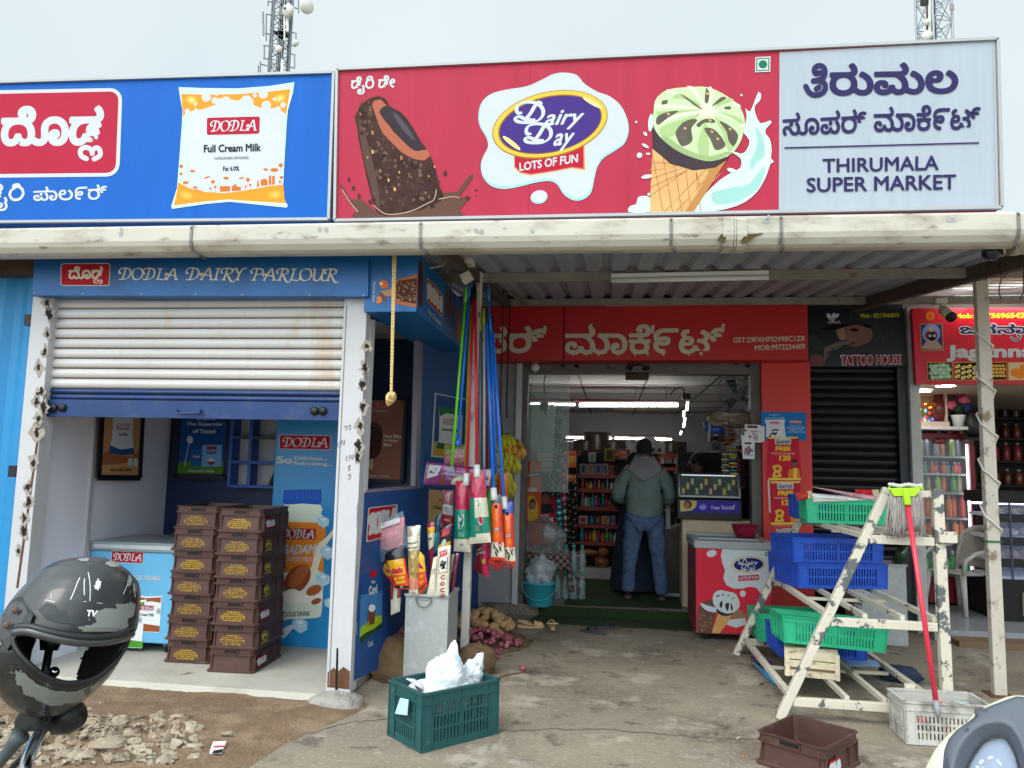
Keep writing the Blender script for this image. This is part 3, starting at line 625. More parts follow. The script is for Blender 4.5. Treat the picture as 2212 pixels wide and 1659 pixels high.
def dairy_day(A,F,m,w):
    for k,(dx,dy,s) in enumerate(((0,0,1),(62,138,.93))):
        g = lambda L:[F(1200+dx+(x-1200)*s,640+dy+(y-640)*s) for x,y in L]
        A.stroke(g([(1246,712),(1222,716),(1211,694),(1226,662),(1278,646),(1340,655),(1376,690),(1374,735),(1335,768),(1275,776),(1216,768),(1204,748),(1228,738),(1276,756),(1330,760)]),w,m,4,(30,.45))
        A.stroke(g([(1350,646),(1326,672),(1300,716),(1262,764)]),w,m,4,(10,.6));A.stroke(g([(1350,646),(1366,654)]),w*.8,m)
    tb(A,'airy',[F(1388,700),F(1640,690),F(1638,814),F(1386,826)],m,.02,.4);tb(A,'ay',[F(1444,846),F(1580,838),F(1578,946),F(1442,960)],m,.02,.4)
dairy_day(A,ZB,Wt,8.6)
A.tb(ZB,'LOTS OF FUN',[(1228,1030),(1600,972),(1598,1028),(1230,1084)],Wt,.03)
# chocolate bar with splash
ch = M('ink_choc',(60,38,34),.6,spec=.15,var=.35,sc_=9);chl = I((112,76,58));nut = I((206,156,90))
A.zp(ZB,[(84,1150),(128,1204),(165,1262),(232,1262),(300,1320),(380,1366),(480,1345),(580,1318),(640,1282),(700,1258),(760,1218),(836,1214),(880,1150),(930,1102),(937,1115),(900,1172),(862,1222),(852,1250),(912,1243),(880,1292),(850,1330),(830,1378),(212,1386),(200,1330),(160,1290),(120,1222)],I((92,64,54)),2);A.lay()
A.zp(ZB,[(196,728),(228,668),(285,622),(345,610),(392,636),(408,676),(480,710),(545,790),(604,890),(664,980),(702,1080),(724,1180),(752,1245),(700,1290),(600,1330),(480,1352),(380,1362),(322,1330),(282,1200),(247,1040),(217,900),(203,800),(190,745)],ch,2);A.lay()
A.zp(ZB,[(215,760),(235,780),(270,900),(320,1100),(350,1300),(320,1290),(285,1160),(250,1020),(224,880)],I((84,62,56)),3)
A.zp(ZB,[(298,662),(318,722),(342,792),(365,842),(422,902),(482,962),(560,1006),(632,1016),(664,985),(652,948),(616,950),(560,948),(500,900),(432,832),(382,762),(350,704),(392,668),(352,630),(312,638)],I((164,92,70)));A.lay()
A.zp(ZB,[(346,700),(392,668),(452,700),(532,790),(592,880),(612,946),(560,950),(482,882),(412,802),(362,742)],I((50,42,48)),3);A.lay()
A.zp(ZB,[(430,712),(470,740),(540,830),(570,890),(530,860),(470,790)],I((78,72,80)),3)
for i,(x,y) in enumerate(((288,708),(224,722),(280,770),(270,995),(482,998),(516,1050),(402,1140),(530,1102),(606,1045),(692,1055),(600,1080),(524,1150),(440,1196),(636,1220),(656,1245),(656,1115),(300,840),(430,935),(238,802),(332,900),(380,1010),(470,1090),(350,1080),(560,1180),(300,960),(420,1260))):
    r = (15,9,12,7)[i % 4];A.zp(ZB,[(x-r*.5,y-r),(x+r*.4,y-r*.7),(x+r*.7,y+r*.6),(x-r*.2,y+r)],(nut,I((160,112,66)),chl)[i % 3])
rr = random.Random(3)
for i in range(120):
    t_ = rr.random();y = 640+t_*690;x = rr.uniform(205+t_*95,(400+t_*330) if t_ > .3 else 300);r = rr.uniform(6,22)
    if 340 < x < 660 and 660 < y < 1010 and x > 250+(y-640)*.55:continue
    A.poly([ZB(x+r*(.4+.7*rr.random())*math.cos(k*.9),y+r*(.4+.7*rr.random())*math.sin(k*.9)) for k in range(7)],I(((84,60,50),(44,30,30),(100,76,64),(70,48,42))[i % 4]))
for L in ([(310,1300),(380,1352),(470,1352),(560,1330),(640,1290),(690,1262),(705,1200)],[(110,1200),(160,1280),(210,1340)],[(720,1260),(800,1245),(850,1250)]):A.zs(ZB,L,1.6,I((190,160,140)))
for x,y,a,c in ((760,1095,12,15),(152,1135,9,12),(955,1202,7,7),(180,1190,10,14),(215,1240,10,16),(285,1275,11,15),(505,1258,17,20),(716,1150,9,12),(902,1252,14,12),(953,1238,4,4)):A.ze(ZB,x,y,a,c,I((70,46,42)),0,12)
# green and brown food mark, cone and milk splash
A.zp(ZC,[(720,318),(804,314),(802,399),(718,402)],Wt);A.lay()
G = I((20,110,70));A.zp(ZC,[(726,324),(798,321),(796,393),(724,396)],G);A.lay();A.zp(ZC,[(732,330),(792,327),(790,387),(730,390)],Wt);A.lay();A.ze(ZC,762,358,24,23,G)
sp = I((188,212,210));spd = I((146,190,184))
A.zp(ZC,[(738,510),(752,528),(744,560),(716,590),(722,634),(748,684),(800,668),(808,682),(780,712),(776,740),(800,770),(810,830),(806,876),(822,895),(802,910),(786,960),(752,1030),(702,1090),(622,1138),(500,1168),(366,1171),(392,1130),(440,1076),(520,1000),(578,962),(636,930),(640,880),(600,850),(580,830),(640,852),(672,830),(688,780),(660,742),(640,700),(662,690),(672,640),(664,600),(690,620),(716,560)],sp,2)
A.zp(ZC,[(752,700),(784,780),(796,850),(786,930),(740,1020),(680,1080),(730,1000),(768,920),(776,850),(768,780)],I((196,210,210)),2);A.zp(ZC,[(430,1110),(520,1030),(600,975),(560,1030),(470,1120)],I((196,210,210)),2)
A.lay();A.zp(ZC,[(720,700),(760,760),(775,840),(755,880),(730,900),(700,940),(690,900),(715,850),(730,780)],spd,3);A.zp(ZC,[(480,1070),(580,1040),(680,1020),(750,940),(775,930),(750,1020),(690,1080),(600,1120),(500,1130)],spd,3);A.lay()
A.zp(ZC,[(72,1092),(112,1084),(140,1100),(138,1172),(20,1174),(30,1140),(62,1130)],sp,2)
for x,y,a,c,r in ((80,860,15,15,0),(120,978,30,11,-10),(62,676,6,6,0),(643,528,6,6,0),(112,808,22,8,30),(128,852,12,6,0),(112,742,14,8,50),(142,680,14,50,5),(592,945,30,12,20),(132,1075,8,8,0)):A.ze(ZC,x,y,a,c,sp,r,14)
A.lay();con = M('ink_waffle',(204,152,92),.5,var=.2,sc_=6);cond = I((150,102,56));conl = I((226,186,130))
A.zp(ZC,[(152,820),(136,1178),(368,1172),(560,890),(500,930),(380,945),(250,908)],con);A.lay()
for i in range(7):A.zs(ZC,[(140,900+i*46),(165+i*33+110,905+i*8-(40 if i > 3 else 0))] if i < 5 else [(160+(i-4)*60,1172),(400+(i-4)*50,935)],1.6,cond,0)
for i in range(7):A.zs(ZC,[(150+i*60,850+i*20 if i < 4 else 930),(140+i*52+70,1172)] if i < 5 else [(390+(i-5)*70,942),(430+(i-5)*40,1080-(i-5)*90)],1.6,cond,0)
for i in range(8):A.zs(ZC,[(138,940+i*40),(300+i*46,920-(i > 3)*20)] if i < 5 else [(150+(i-4)*58,1174),(420+(i-4)*36,960)],.8,conl,0,None,False)
A.zp(ZC,[(470,930),(556,892),(380,1172),(330,1172),(420,1040)],I((176,124,70)))
A.lay();A.zp(ZC,[(150,712),(152,824),(250,906),(380,944),(500,928),(560,888),(592,836),(400,760)],I((60,50,54)),0);A.lay()
gr = M('ink_mint',(178,200,152),.5,var=.06,sc_=9);grl = I((208,220,188))
A.zp(ZC,[(158,620),(172,548),(238,498),(350,484),(452,484),(540,520),(622,580),(656,642),(660,700),(640,780),(590,850),(500,888),(420,886),(300,842),(204,770),(158,700)],gr,4);A.lay()
for L in ([(448,596),(380,500),(350,486)],[(440,600),(300,530),(236,505)],[(430,605),(250,590),(170,590)],[(430,620),(300,640),(175,690)],[(440,630),(360,690),(330,830)],[(455,630),(440,720),(470,880)],[(470,625),(560,740),(560,860)],[(480,615),(600,660),(655,700)],[(475,600),(560,560),(630,590)],[(460,590),(480,520),(470,490)]):A.zs(ZC,L,7,grl,5)
gd = I((156,182,126))
for L in ([(300,520),(390,560),(420,590),(330,552),(262,545)],[(178,620),(300,612),(420,606),(300,626),(190,640)],[(190,712),(300,668),(420,630),(330,700),(230,770)],[(400,800),(430,700),(446,650),(460,760),(462,870),(420,870)],[(570,840),(540,740),(490,640),(580,730),(620,780)],[(640,690),(580,650),(500,620),(600,640),(652,672)],[(600,560),(540,580),(490,596),(540,556),(580,545)]):A.zp(ZC,L,gd,3)
A.zp(ZC,[(204,770),(300,842),(420,884),(500,886),(590,848),(560,840),(490,862),(410,856),(310,812),(220,750)],I((144,168,114)),2)
A.ze(ZC,450,600,36,24,grl);A.lay();cd_ = M('ink_sauce',(74,64,50),.5,var=.25,sc_=18)
for L in ([(280,730),(320,680),(372,660),(400,668),(366,712),(372,780),(318,812),(288,770)],[(176,650),(230,622),(296,616),(240,652),(180,695)],[(436,712),(490,716),(540,770),(552,812),(500,832),(470,770)],[(520,670),(580,700),(625,750),(600,810),(572,780),(560,730)],[(440,560),(448,490),(466,520),(458,570)],[(306,524),(340,540),(430,606),(390,590)],[(480,588),(530,540),(560,545),(500,582)],[(206,560),(236,556),(230,576),(204,580)],[(550,594),(580,590),(584,606),(552,606)],[(394,690),(440,660),(490,662),(494,682),(440,680),(410,706)]):A.zp(ZC,L,cd_,3)
A.lay()
for x,y in ((332,712),(240,632),(512,770),(580,716),(330,530),(480,730),(455,520),(470,668)):A.ze(ZC,x,y,9,6,I((196,164,96)),30,8)
nv = I((44,40,84))
A.tb(ZC,'ರುಮಲ',[(1130,352),(1845,342),(1838,520),(1128,534)],nv,.034)
for L in ([(1078,404),(1052,408),(1046,384),(1066,366),(1094,372),(1104,400),(1094,432),(1062,446),(1040,450)],[(1062,446),(1098,460),(1106,490),(1090,516),(1050,528),(1018,514),(998,480)],[(1072,484),(1056,494)]):A.zs(ZC,L,11.5,nv)
A.tb(ZC,'ಸೂಪರ್',[(870,626),(1335,602),(1332,738),(870,754)],nv,.022);A.tb(ZC,'ಮಾಕೆ೯ಟ್',[(1372,590),(1966,574),(1962,718),(1374,734)],nv,.022)
A.zs(ZC,[(880,820),(1956,792)],3,nv,0,None,False)
A.tb(ZC,'THIRUMALA',[(1090,880),(1734,862),(1732,943),(1092,958)],nv,.02);A.tb(ZC,'SUPER MARKET',[(1002,985),(1828,965),(1828,1050),(1003,1066)],nv,.02)
A.zs(ZC,[(2032,232),(2046,1140)],.7,I((150,156,160)),0)
A.build('artwork',rb)
# ---- kiosk name board
def sheet(name,label,q,Y,m,depth=.03,cat='sign'):
    a = [P(*p,Y=Y) for p in q];t = thing(name,label,cat,(sum(v.x for v in a)/4,Y,min(v.z for v in a)))
    mb = MB();mb.prism(a,(0,depth,0),m);mb.build('panel',t);return t
hs = sheet('shop_sign','blue dairy parlour fascia with red badge and cream lettering',[(75,548),(796,547),(795,640),(69,638)],4.72,M('fascia_blue',(18,92,158),.4,var=.1,sc_=3,spots=[((14,64,116),3.4,.6,.1,.7)]),.2)
A = Art(pxY(4.72),FRONT)
dodla_badge(A,zz(ZD,(360,153),(653,151),(646,286),(358,285)),RED,CREAM,True,.12,.02) if False else None
A.rrect(zz(ZD,(360,153),(653,151),(646,286),(358,285)),CREAM,.12);A.lay().rrect(zz(ZD,(364,157),(649,155),(642,282),(362,281)),RED,.1);A.lay()
dodla_kn(A,ZD,[(406,170),(610,168),(606,247),(404,246)],[[(572,270),(556,264),(558,252),(574,250),(582,262)],[(584,256),(600,252),(602,266),(588,272)]],CREAM,2.6)
callig(A,'DODLA',ZD(702,248),ZD(1052,250),24.5,CREAM,.17);callig(A,'DAIRY',ZD(1098,250),ZD(1448,252),25.5,CREAM,.17);callig(A,'PARLOUR',ZD(1480,253),ZD(1990,256),25.5,CREAM,.17)
for x,y in ((1098,108),(1472,104),(1810,106),(2150,110),(205,330),(490,332),(836,334),(1156,336),(1430,338),(1826,340),(2146,342),(512,106)):A.ze(ZD,x,y,6,6,I((150,156,160)),0,8)
A.zp(ZD,[(196,96),(2172,94),(2172,118),(196,116)],I((24,108,170)))
A.build('lettering',hs)
# ---- corner sign box
sb = thing('sign_box','blue ice cream sign box jutting from the kiosk corner','sign',(-1.43,5.6,2.5))
mb = MB();mb.box((-1.62,4.75,2.5),(-1.267,6.5,2.9),blue);mb.build('cabinet',sb)
A = Art(pxY(4.75),FRONT)
A.text('Xtreme Bars',ZE(428,386),ZE(420,570),6,Wt,.01)
A.zp(ZE,[(484,478),(600,452),(640,450),(640,520),(600,524),(520,512)],I((180,136,96)));A.lay();A.zp(ZE,[(598,400),(640,372),(822,322),(810,620),(700,604),(640,588),(604,560)],I((170,108,76)),0);A.lay();A.zp(ZE,[(632,400),(650,384),(816,360),(808,588),(650,560),(632,540)],I((82,50,40)))
A.lay();rr = random.Random(5)
for i in range(40):A.ze(ZE,rr.uniform(645,800),rr.uniform(395,560),8,4,I((196,150,110)),rr.uniform(0,180),6)
for L,c in (([(510,376),(550,390),(556,440),(500,450),(490,400)],(206,110,60)),([(488,476),(545,540),(530,566),(492,520)],(120,80,76)),([(464,520),(500,530),(500,575),(460,582)],(216,130,70)),([(488,395),(512,400),(506,424),(486,420)],(236,200,130))):A.zp(ZE,L,I(c),3)
A.build('artwork',sb)
A = Art(pxX(-1.267),(1,0,0))
dodla_badge(A,zz(ZE,(900,348),(1042,510),(1036,706),(897,562)),I((150,30,44)),I((190,184,178)),True,.1,.03);A.lay()
A.tb(ZE,'Ice Cream',[(908,618),(1028,742),(1026,790),(906,668)],I((176,176,180)),.02)
for L,c in (([(832,215),(862,260),(862,600),(824,570)],(76,44,46)),([(1068,450),(1088,470),(1082,760),(1064,740)],(96,64,60)),([(1096,480),(1120,510),(1100,720),(1086,690)],(96,64,60)),([(1130,640),(1160,610),(1186,670),(1190,760),(1160,780),(1136,730)],(112,96,84)),([(1164,740),(1200,780),(1200,930),(1170,900)],(150,110,70))):A.zp(ZE,L,I(c),2)
A.build('artwork',sb)
# ---- red supermarket board
ss = sheet('shop_sign','red supermarket fascia with cream Kannada lettering above the doorway',[(1008,664),(1744,650),(1746,777),(1004,779)],7.75,signred,.28)
A = Art(pxY(7.75),FRONT);kc = I((206,200,178))
A.tb(ZF,'ಪರ್',[(14,246),(452,240),(440,414),(14,420)],kc,.03);A.tb(ZF,'ಮಾಕೆ೯ಟ್',[(568,236),(1580,228),(1572,420),(568,425)],kc,.024)
for x,y in ((446,250),(1572,236),(735,238),(1128,244)):A.zp(ZF,[(x-14,y+2),(x+6,y-8),(x+2,y+40),(x-12,y+46)],kc,2)
for x in (620,700,780,900,1010,1090,1190,1350,1430):A.zp(ZF,[(x-12,412),(x+12,408),(x+4,424),(x+8,434),(x-8,424)],kc)
A.tb(ZF,'GST:29FXHPS2998C1ZR',[(1632,316),(2087,305),(2087,338),(1632,350)],kc,.022);A.tb(ZF,'MOB:9972234409',[(1768,364),(2087,356),(2087,390),(1768,399)],kc,.022)
A.zs(ZF,[(566,122),(560,460)],2.6,I((70,16,20)),0)
A.build('lettering',ss)
# ---- tattoo board
ts = sheet('shop_sign','black tattoo parlour sign with portrait of a hooded face',[(1746,667),(1953,667),(1956,792),(1742,792)],8.0,M('sign_black',(22,22,30),.35,var=.2),.04)
A = Art(pxY(8.0),FRONT)
A.zp(ZG,[(690,640),(800,605),(960,620),(990,690),(960,740),(860,782),(800,760),(770,720),(720,700)],I((122,92,80)),3);A.lay()
A.zp(ZG,[(700,640),(760,632),(770,720),(720,720)],I((152,120,104)),2);A.zp(ZG,[(560,640),(680,600),(960,600),(990,640),(860,600),(760,622),(700,645)],I((10,10,14)))
A.zp(ZG,[(800,640),(850,632),(880,648),(840,660)],I((20,16,16)),2);A.zp(ZG,[(786,742),(830,742),(862,752),(820,764)],I((84,44,42)),2)
A.zp(ZG,[(600,790),(650,770),(700,745),(800,735),(815,755),(760,772),(700,800),(640,830),(606,900),(598,850)],I((112,104,104)),2);A.zp(ZG,[(480,870),(520,840),(590,860),(600,930),(500,935)],I((110,76,76)),2)
A.zp(ZG,[(470,690),(540,700),(600,780),(560,820),(480,760)],I((52,66,62)),2)
A.lay();A.ze(ZG,640,540,34,17,Wt,60,14);A.ze(ZG,672,545,40,16,Wt,-80,14);A.ze(ZG,694,535,32,14,Wt,-40,14);A.lay()
for k in range(3):A.zs(ZG,[(600,552+k*9),(730,552+k*9)],.8,I((22,22,30)),0)
for k in range(4):A.zs(ZG,[(630+k*26,588),(640+k*26,574),(650+k*26,590)],1.6,Wt,0)
for L in ([(660,800),(720,775),(790,768)],[(612,840),(660,812),(720,806)]):A.zs(ZG,L,1.5,I((30,30,34)))
for L in ([(820,490),(812,520),(826,560)],[(1010,590),(1050,660),(1075,750)],[(1140,560),(1165,610),(1140,660)],[(960,780),(1000,850)]):A.zs(ZG,L,1,I((70,76,86)))
A.tb(ZG,'Mob : 8217046810',[(893,514),(1203,508),(1203,544),(893,550)],I((196,190,40)),.02)
A.tb(ZG,'TATTOO HOUSE',[(728,846),(1222,842),(1222,926),(728,938)],I((214,190,196)),.07);A.tb(ZG,'TATTOO HOUSE',[(736,855),(1214,851),(1214,918),(736,929)],I((150,26,44)),.03)
A.build('artwork',ts)
# ---- sweet shop board
js = sheet('shop_sign','red sweet shop board with deity picture and photographs of sweets',[(1970,666),(2420,664),(2424,832),(1979,830)],7.88,M('sweet_red',(196,20,44),.35,var=.06),.06)
A = Art(pxY(7.88),FRONT);yl = I((236,208,50))
A.tb(ZG,'Mob:',[(1650,513),(1806,511),(1806,552),(1650,554)],yl,.04);A.tb(ZG,'75696542',[(1905,510),(2216,506),(2216,550),(1905,552)],yl,.04)
A.tb(ZG,'ಜಗನಾಥ',[(1684,590),(2400,586),(2400,696),(1684,700)],Wt,.075);A.lay();A.tb(ZG,'ಜಗನಾಥ',[(1692,598),(2392,594),(2392,688),(1692,692)],nv,.03)
A.zs(ZG,[(2108,710),(2150,730),(2180,700),(2160,690)],6,Wt);A.lay();A.zs(ZG,[(2108,710),(2150,730),(2180,700),(2160,690)],3,nv)
A.tb(ZG,'Jagannath',[(1584,768),(2480,764),(2480,898),(1584,902)],Wt,.045)
A.zp(ZG,[(1368,597),(1552,595),(1562,812),(1382,814)],I((196,150,60)));A.lay();A.zp(ZG,[(1374,602),(1547,600),(1556,806),(1388,808)],I((40,56,104)));A.lay();A.ze(ZG,1462,672,74,74,I((126,146,210)));A.lay();A.ze(ZG,1462,690,52,40,I((120,40,60)));A.zp(ZG,[(1400,770),(1440,720),(1490,720),(1540,770),(1545,800),(1395,800)],I((170,140,130)),2);A.lay();A.ze(ZG,1468,700,36,34,I((22,18,22)));A.ze(ZG,1462,640,22,20,I((200,160,150)));A.lay()
for x in (1452,1487):A.ze(ZG,x,693,12,11,Wt,0,12)
A.lay()
for x in (1452,1487):A.ze(ZG,x,693,5,5,INKD,0,8)
for k in range(14):A.zs(ZG,[(1453,535),(1453+34*math.cos(k*.4488),535+34*math.sin(k*.4488))],2,I((230,150,30)),0)
A.lay();A.ze(ZG,1453,535,18,18,I((220,90,30)))
for x0,x1,bgc in ((1430,1632,(30,34,34)),(1648,1850,(30,26,26)),(1930,2072,(28,26,26)),(2082,2300,(210,190,160))):A.zp(ZG,[(x0,908),(x1,905),(x1+2,1050),(x0+4,1053)],I((226,170,60)));A.lay();A.zp(ZG,[(x0+4,912),(x1-4,909),(x1-2,1046),(x0+8,1049)],I(bgc))
A.lay();rr = random.Random(2)
for i in range(4):
    for j in range(5):A.ze(ZG,1462+j*33+(i % 2)*12,935+i*30+rr.uniform(-4,4),19,17,I((176,206,176) if (i+j) % 2 else (150,186,156)),0,14)
for i in range(3):
    for j in range(4):A.ze(ZG,1676+j*46,940+i*40+(j % 2)*10,23,14,I((238,216,130)),-25,12);A.lay();A.ze(ZG,1676+j*46,940+i*40+(j % 2)*10,7,6,I((150,40,40)),0,8)
for i in range(4):
    for j in range(4):A.ze(ZG,1958+j*28+(i % 2)*8,935+i*27,14,12,I((226,170,80)),0,12)
for x,y,r in ((2140,990,42),(2215,960,48),(2180,1010,36)):A.ze(ZG,x,y,r,r*.85,I((226,130,44)),0,16)
A.build('artwork',js)
# ================================================================== inside the dairy kiosk
def poster(name,label,q,mp,nrm,m,d=.012,frame=None,fw=0,cat='poster'):
    n = Vector(nrm).normalized();pts = [mp(*p) for p in q];c = sum(pts,Vector())/len(pts)
    t = thing(name,label,cat,(c.x,c.y,min(p.z for p in pts)));mb = MB();mb.prism([p+n*d for p in pts],-n*(d-.002),m);mb.build('sheet' if not frame else 'print',t)
    if frame:
        k = len(pts)
        for i in range(k):
            mb = MB();mb.bar(pts[i]+n*d,pts[(i+1) % k]+n*d,fw,.02,frame,up=n);mb.build('frame',t)
    A = Art(lambda x,y:mp(x,y)+n*d,n,base=.001);return t,A
LW = pxX(-3.97);BW = pxY(6.46)
t,A = poster('framed_poster','black framed tan milk poster on the white kiosk wall',zz(ZD,(585,960),(825,960),(803,1418),(558,1416)),LW,(1,0,0),I((186,138,92)),.03,blackm,.045)
A.zp(ZD,[(560,1330),(805,1300),(800,1405),(575,1402)],I((196,146,96)));A.zp(ZD,[(600,1260),(660,1280),(760,1290),(806,1240),(806,1310),(585,1340)],I((160,96,62)),3)
A.zp(ZD,[(648,1040),(765,1042),(762,1180),(772,1276),(700,1284),(622,1270),(640,1180)],I((206,210,220)));A.zp(ZD,[(630,1225),(690,1250),(768,1240),(772,1276),(700,1284),(622,1270)],I((40,80,140)))
A.rrect(zz(ZD,(672,1094),(744,1097),(742,1136),(670,1132)),RED,.1);callig(A,'DODLA',ZD(677,1128),ZD(738,1130),13,Wt,.18,up=(0.05,-1))
A.tb(ZD,'Toned Milk',[(676,1150),(732,1152),(730,1172),(675,1168)],INKD,.03);A.tb(ZD,'DODLA DAIRY LIMITED',[(628,1362),(756,1362),(754,1380),(626,1378)],INKD,.03)
for x in (734,766):A.rrect(zz(ZD,(x,1300),(x+26,1300),(x+24,1350),(x-2,1350)),Wt,.2)
A.build('artwork',t)
t,A = poster('framed_poster','blue and green curd poster on the navy back wall of the kiosk',zz(ZD,(1066,1000),(1374,1000),(1342,1412),(1042,1408)),BW,FRONT,I((22,74,140)),.03,M('navy_frame',(12,22,44)),.05)
A.zp(ZD,[(1050,1330),(1120,1320),(1200,1326),(1348,1320),(1342,1408),(1044,1404)],I((74,122,40)))
A.tb(ZD,'Curd',[(1165,1040),(1280,1040),(1280,1078),(1165,1078)],Wt,.03);A.tb(ZD,'The Superstar',[(1110,1090),(1326,1092),(1326,1118),(1110,1116)],Wt,.035);A.tb(ZD,'of Taste!',[(1148,1130),(1282,1132),(1282,1157),(1148,1155)],Wt,.035)
A.zp(ZD,[(1140,1250),(1200,1245),(1194,1350),(1136,1348)],I((40,90,160)));A.zp(ZD,[(1204,1225),(1322,1222),(1316,1350),(1200,1352)],I((110,160,210)));A.rrect(zz(ZD,(1232,1232),(1290,1232),(1288,1252),(1230,1252)),RED,.1)
A.tb(ZD,'Curd',[(1232,1258),(1284,1258),(1284,1278),(1232,1278)],INKD,.04);A.tb(ZD,'Curd',[(1150,1284),(1188,1284),(1188,1300),(1150,1300)],Wt,.04);A.ze(ZD,1256,1312,24,10,Wt);A.ze(ZD,1256,1322,24,20,I((120,60,40)),0,14,a0=0,a1=180)
A.zs(ZD,[(1100,1345),(1128,1210)],2,I((150,170,190)),0);A.ze(ZD,1132,1194,18,24,I((176,190,206)))
A.tb(ZD,'DODLA DAIRY LIMITED',[(1122,1370),(1272,1372),(1272,1386),(1122,1384)],Wt,.02);A.build('artwork',t)
t,A = poster('framed_poster','brown ice cream poster seen through the kiosk side window',zz(Z1,(60,262),(630,268),(582,1180),(40,1160)),BW,FRONT,I((140,92,72)),.03,M('navy_frame'),.03)
dodla_badge(A,zz(Z1,(190,300),(456,308),(450,382),(182,376)),I((150,34,46)),I((190,160,150)),True,.1,.04);A.tb(Z1,'Ice Cream',[(205,386),(428,386),(426,414),(200,412)],I((190,170,160)),.03)
for k,(s_,q) in enumerate((('Pure Bliss',[(386,660),(582,664),(580,698),(384,696)]),('in Every',[(386,706),(544,710),(542,756),(384,740)]),('Bite!',[(384,752),(470,756),(468,790),(382,788)]))):A.tb(Z1,s_,q,I((206,196,186)),.03)
A.zp(Z1,[(240,880),(270,880),(268,1030),(240,1040),(222,1030)],I((186,160,130)),2);A.zp(Z1,[(140,560),(200,530),(300,530),(355,570),(368,640),(360,800),(330,890),(250,930),(140,920)],I((66,38,34)),3)
rr = random.Random(9)
for i in range(26):A.ze(Z1,rr.uniform(200,350),rr.uniform(550,900),8,4,I((120,80,60)),rr.uniform(0,180),6)
A.tb(Z1,'DODLA DAIRY LIMITED',[(120,1098),(440,1112),(440,1132),(118,1120)],I((190,170,160)),.03);A.build('artwork',t)
# shelf
t = thing('wall_shelf','blue framed wall shelf with white back in the kiosk','shelf',P(*ZD(1480,1470),Y=6.4));BL_ = M('shelf_blue',(24,84,170),.4,var=.08)
a,b_ = P(*ZD(1372,1010),Y=6.35),P(*ZD(1640,1475),Y=6.35)
mb = MB();mb.box((a.x+.02,6.47,b_.z),(b_.x,6.49,a.z),M('shelf_white',(176,178,184)));mb.build('back_panel',t)
for x in (a.x,a.x+.18):mb = MB();mb.box((x,6.33,b_.z),(x+.03,6.47,a.z),BL_);mb.build('upright',t)
for y in (1468,1325,1178):z = P(*ZD(1450,y),Y=6.33).z;mb = MB();mb.box((a.x+.03,6.335,z-.012),(b_.x,6.47,z+.012),BL_ if y != 1178 else M('shelf_grey',(60,66,72)));mb.build('board',t)
z = P(*ZD(1450,1468),Y=6.33).z+.012
mb = MB();mb.hexa([(a.x+.36,6.35,z),(a.x+.78,6.35,z),(a.x+.78,6.44,z),(a.x+.36,6.44,z),(a.x+.42,6.36,z+.16),(a.x+.72,6.36,z+.15),(a.x+.72,6.43,z+.15),(a.x+.42,6.43,z+.16)],M('dark_bundle',(44,44,52),.8,var=.2));mb.build('cloth_bundle',None,'dark folded bundle on the bottom board of the wall shelf','bundle',bevel=.02)
# small chest freezer
z0 = .05;fy = 5.52;a = P(198,1168,Y=fy);b_ = P(366,1410,Y=fy)
fz = thing('chest_freezer','small sky blue chest freezer with milk pouch print beside the brown crates','freezer',((a.x+b_.x)/2,fy,z0))
FBL = M('freezer_blue',(104,178,222),.35,var=.04)
mb = MB();mb.box((a.x,fy,z0+.07),(b_.x,fy+.64,a.z-.07),FBL);mb.build('body',fz,bevel=.012)
mb = MB();mb.box((a.x-.012,fy-.012,a.z-.068),(b_.x+.012,fy+.65,a.z),M('lid_grey',(140,152,158),.35,.2));mb.box((a.x+.03,fy-.016,a.z-.05),(b_.x-.03,fy-.0125,a.z-.02),M('lid_slot',(186,194,198)));mb.build('lid',fz,bevel=.008)
for x in (a.x+.05,b_.x-.05):
    for y in (fy+.05,fy+.58):mb = MB();mb.lathe([(.03,-.012),(.035,0),(.03,.012)],(x,y,z0+.035),blackm,12,(1,0,0));mb.box((x-.02,y-.02,z0+.05),(x+.02,y+.02,z0+.075),alum);mb.build('caster',fz)
A = Art(pxY(fy),FRONT)
dodla_badge(A,zz(ZH,(706,320),(908,329),(906,402),(703,393)),RED,Wt,True,.1,.04);A.tb(ZH,'FOR OVER 25 YEARS',[(680,465),(1016,482),(1016,510),(678,494)],Wt,.04)
for dx,dy,c in ((0,0,(150,84,50)),(-105,30,(80,150,50))):
    A.zp(ZH,[(838+dx,596+dy),(930+dx,610+dy),(1024+dx,606+dy),(1018+dx,700+dy),(1008+dx,838+dy),(840+dx,830+dy),(830+dx,700+dy)] if not dx else [(733,626),(830,640),(928,628),(915,700),(895,936),(790,932),(735,800)],I((226,230,232)))
    A.zp(ZH,[(845+dx,608+dy),(930+dx,620+dy),(1020+dx,614+dy),(1016+dx,650+dy),(960+dx,640+dy),(850+dx,650+dy)],I(c));A.zp(ZH,[(838+dx,800+dy+70*(dx != 0)),(900+dx,780+dy+70*(dx != 0)),(1010+dx,795+dy+70*(dx != 0)),(1008+dx,834+dy+70*(dx != 0)),(838+dx,828+dy+70*(dx != 0))],I(c))
A.rrect(zz(ZH,(885,662),(974,668),(972,700),(884,696)),RED,.1);callig(A,'DODLA',ZH(892,694),ZH(968,698),8,Wt,.2);A.tb(ZH,'Cream Milk',[(885,712),(975,716),(974,736),(884,732)],INKD,.03)
A.rrect(zz(ZH,(760,700),(852,706),(848,746),(760,742)),RED,.1);A.tb(ZH,'Milk',[(800,776),(860,780),(858,800),(800,798)],INKD,.03)
for x,y in ((884,758),(1004,702)):A.ze(ZH,x,y,17,22,I((186,180,200)));A.ze(ZH,x,y,14,19,Wt);A.tb(ZH,'25',[(x-9,y-9),(x+9,y-9),(x+9,y+9),(x-9,y+9)],INKD,.02)
A.build('artwork',fz)
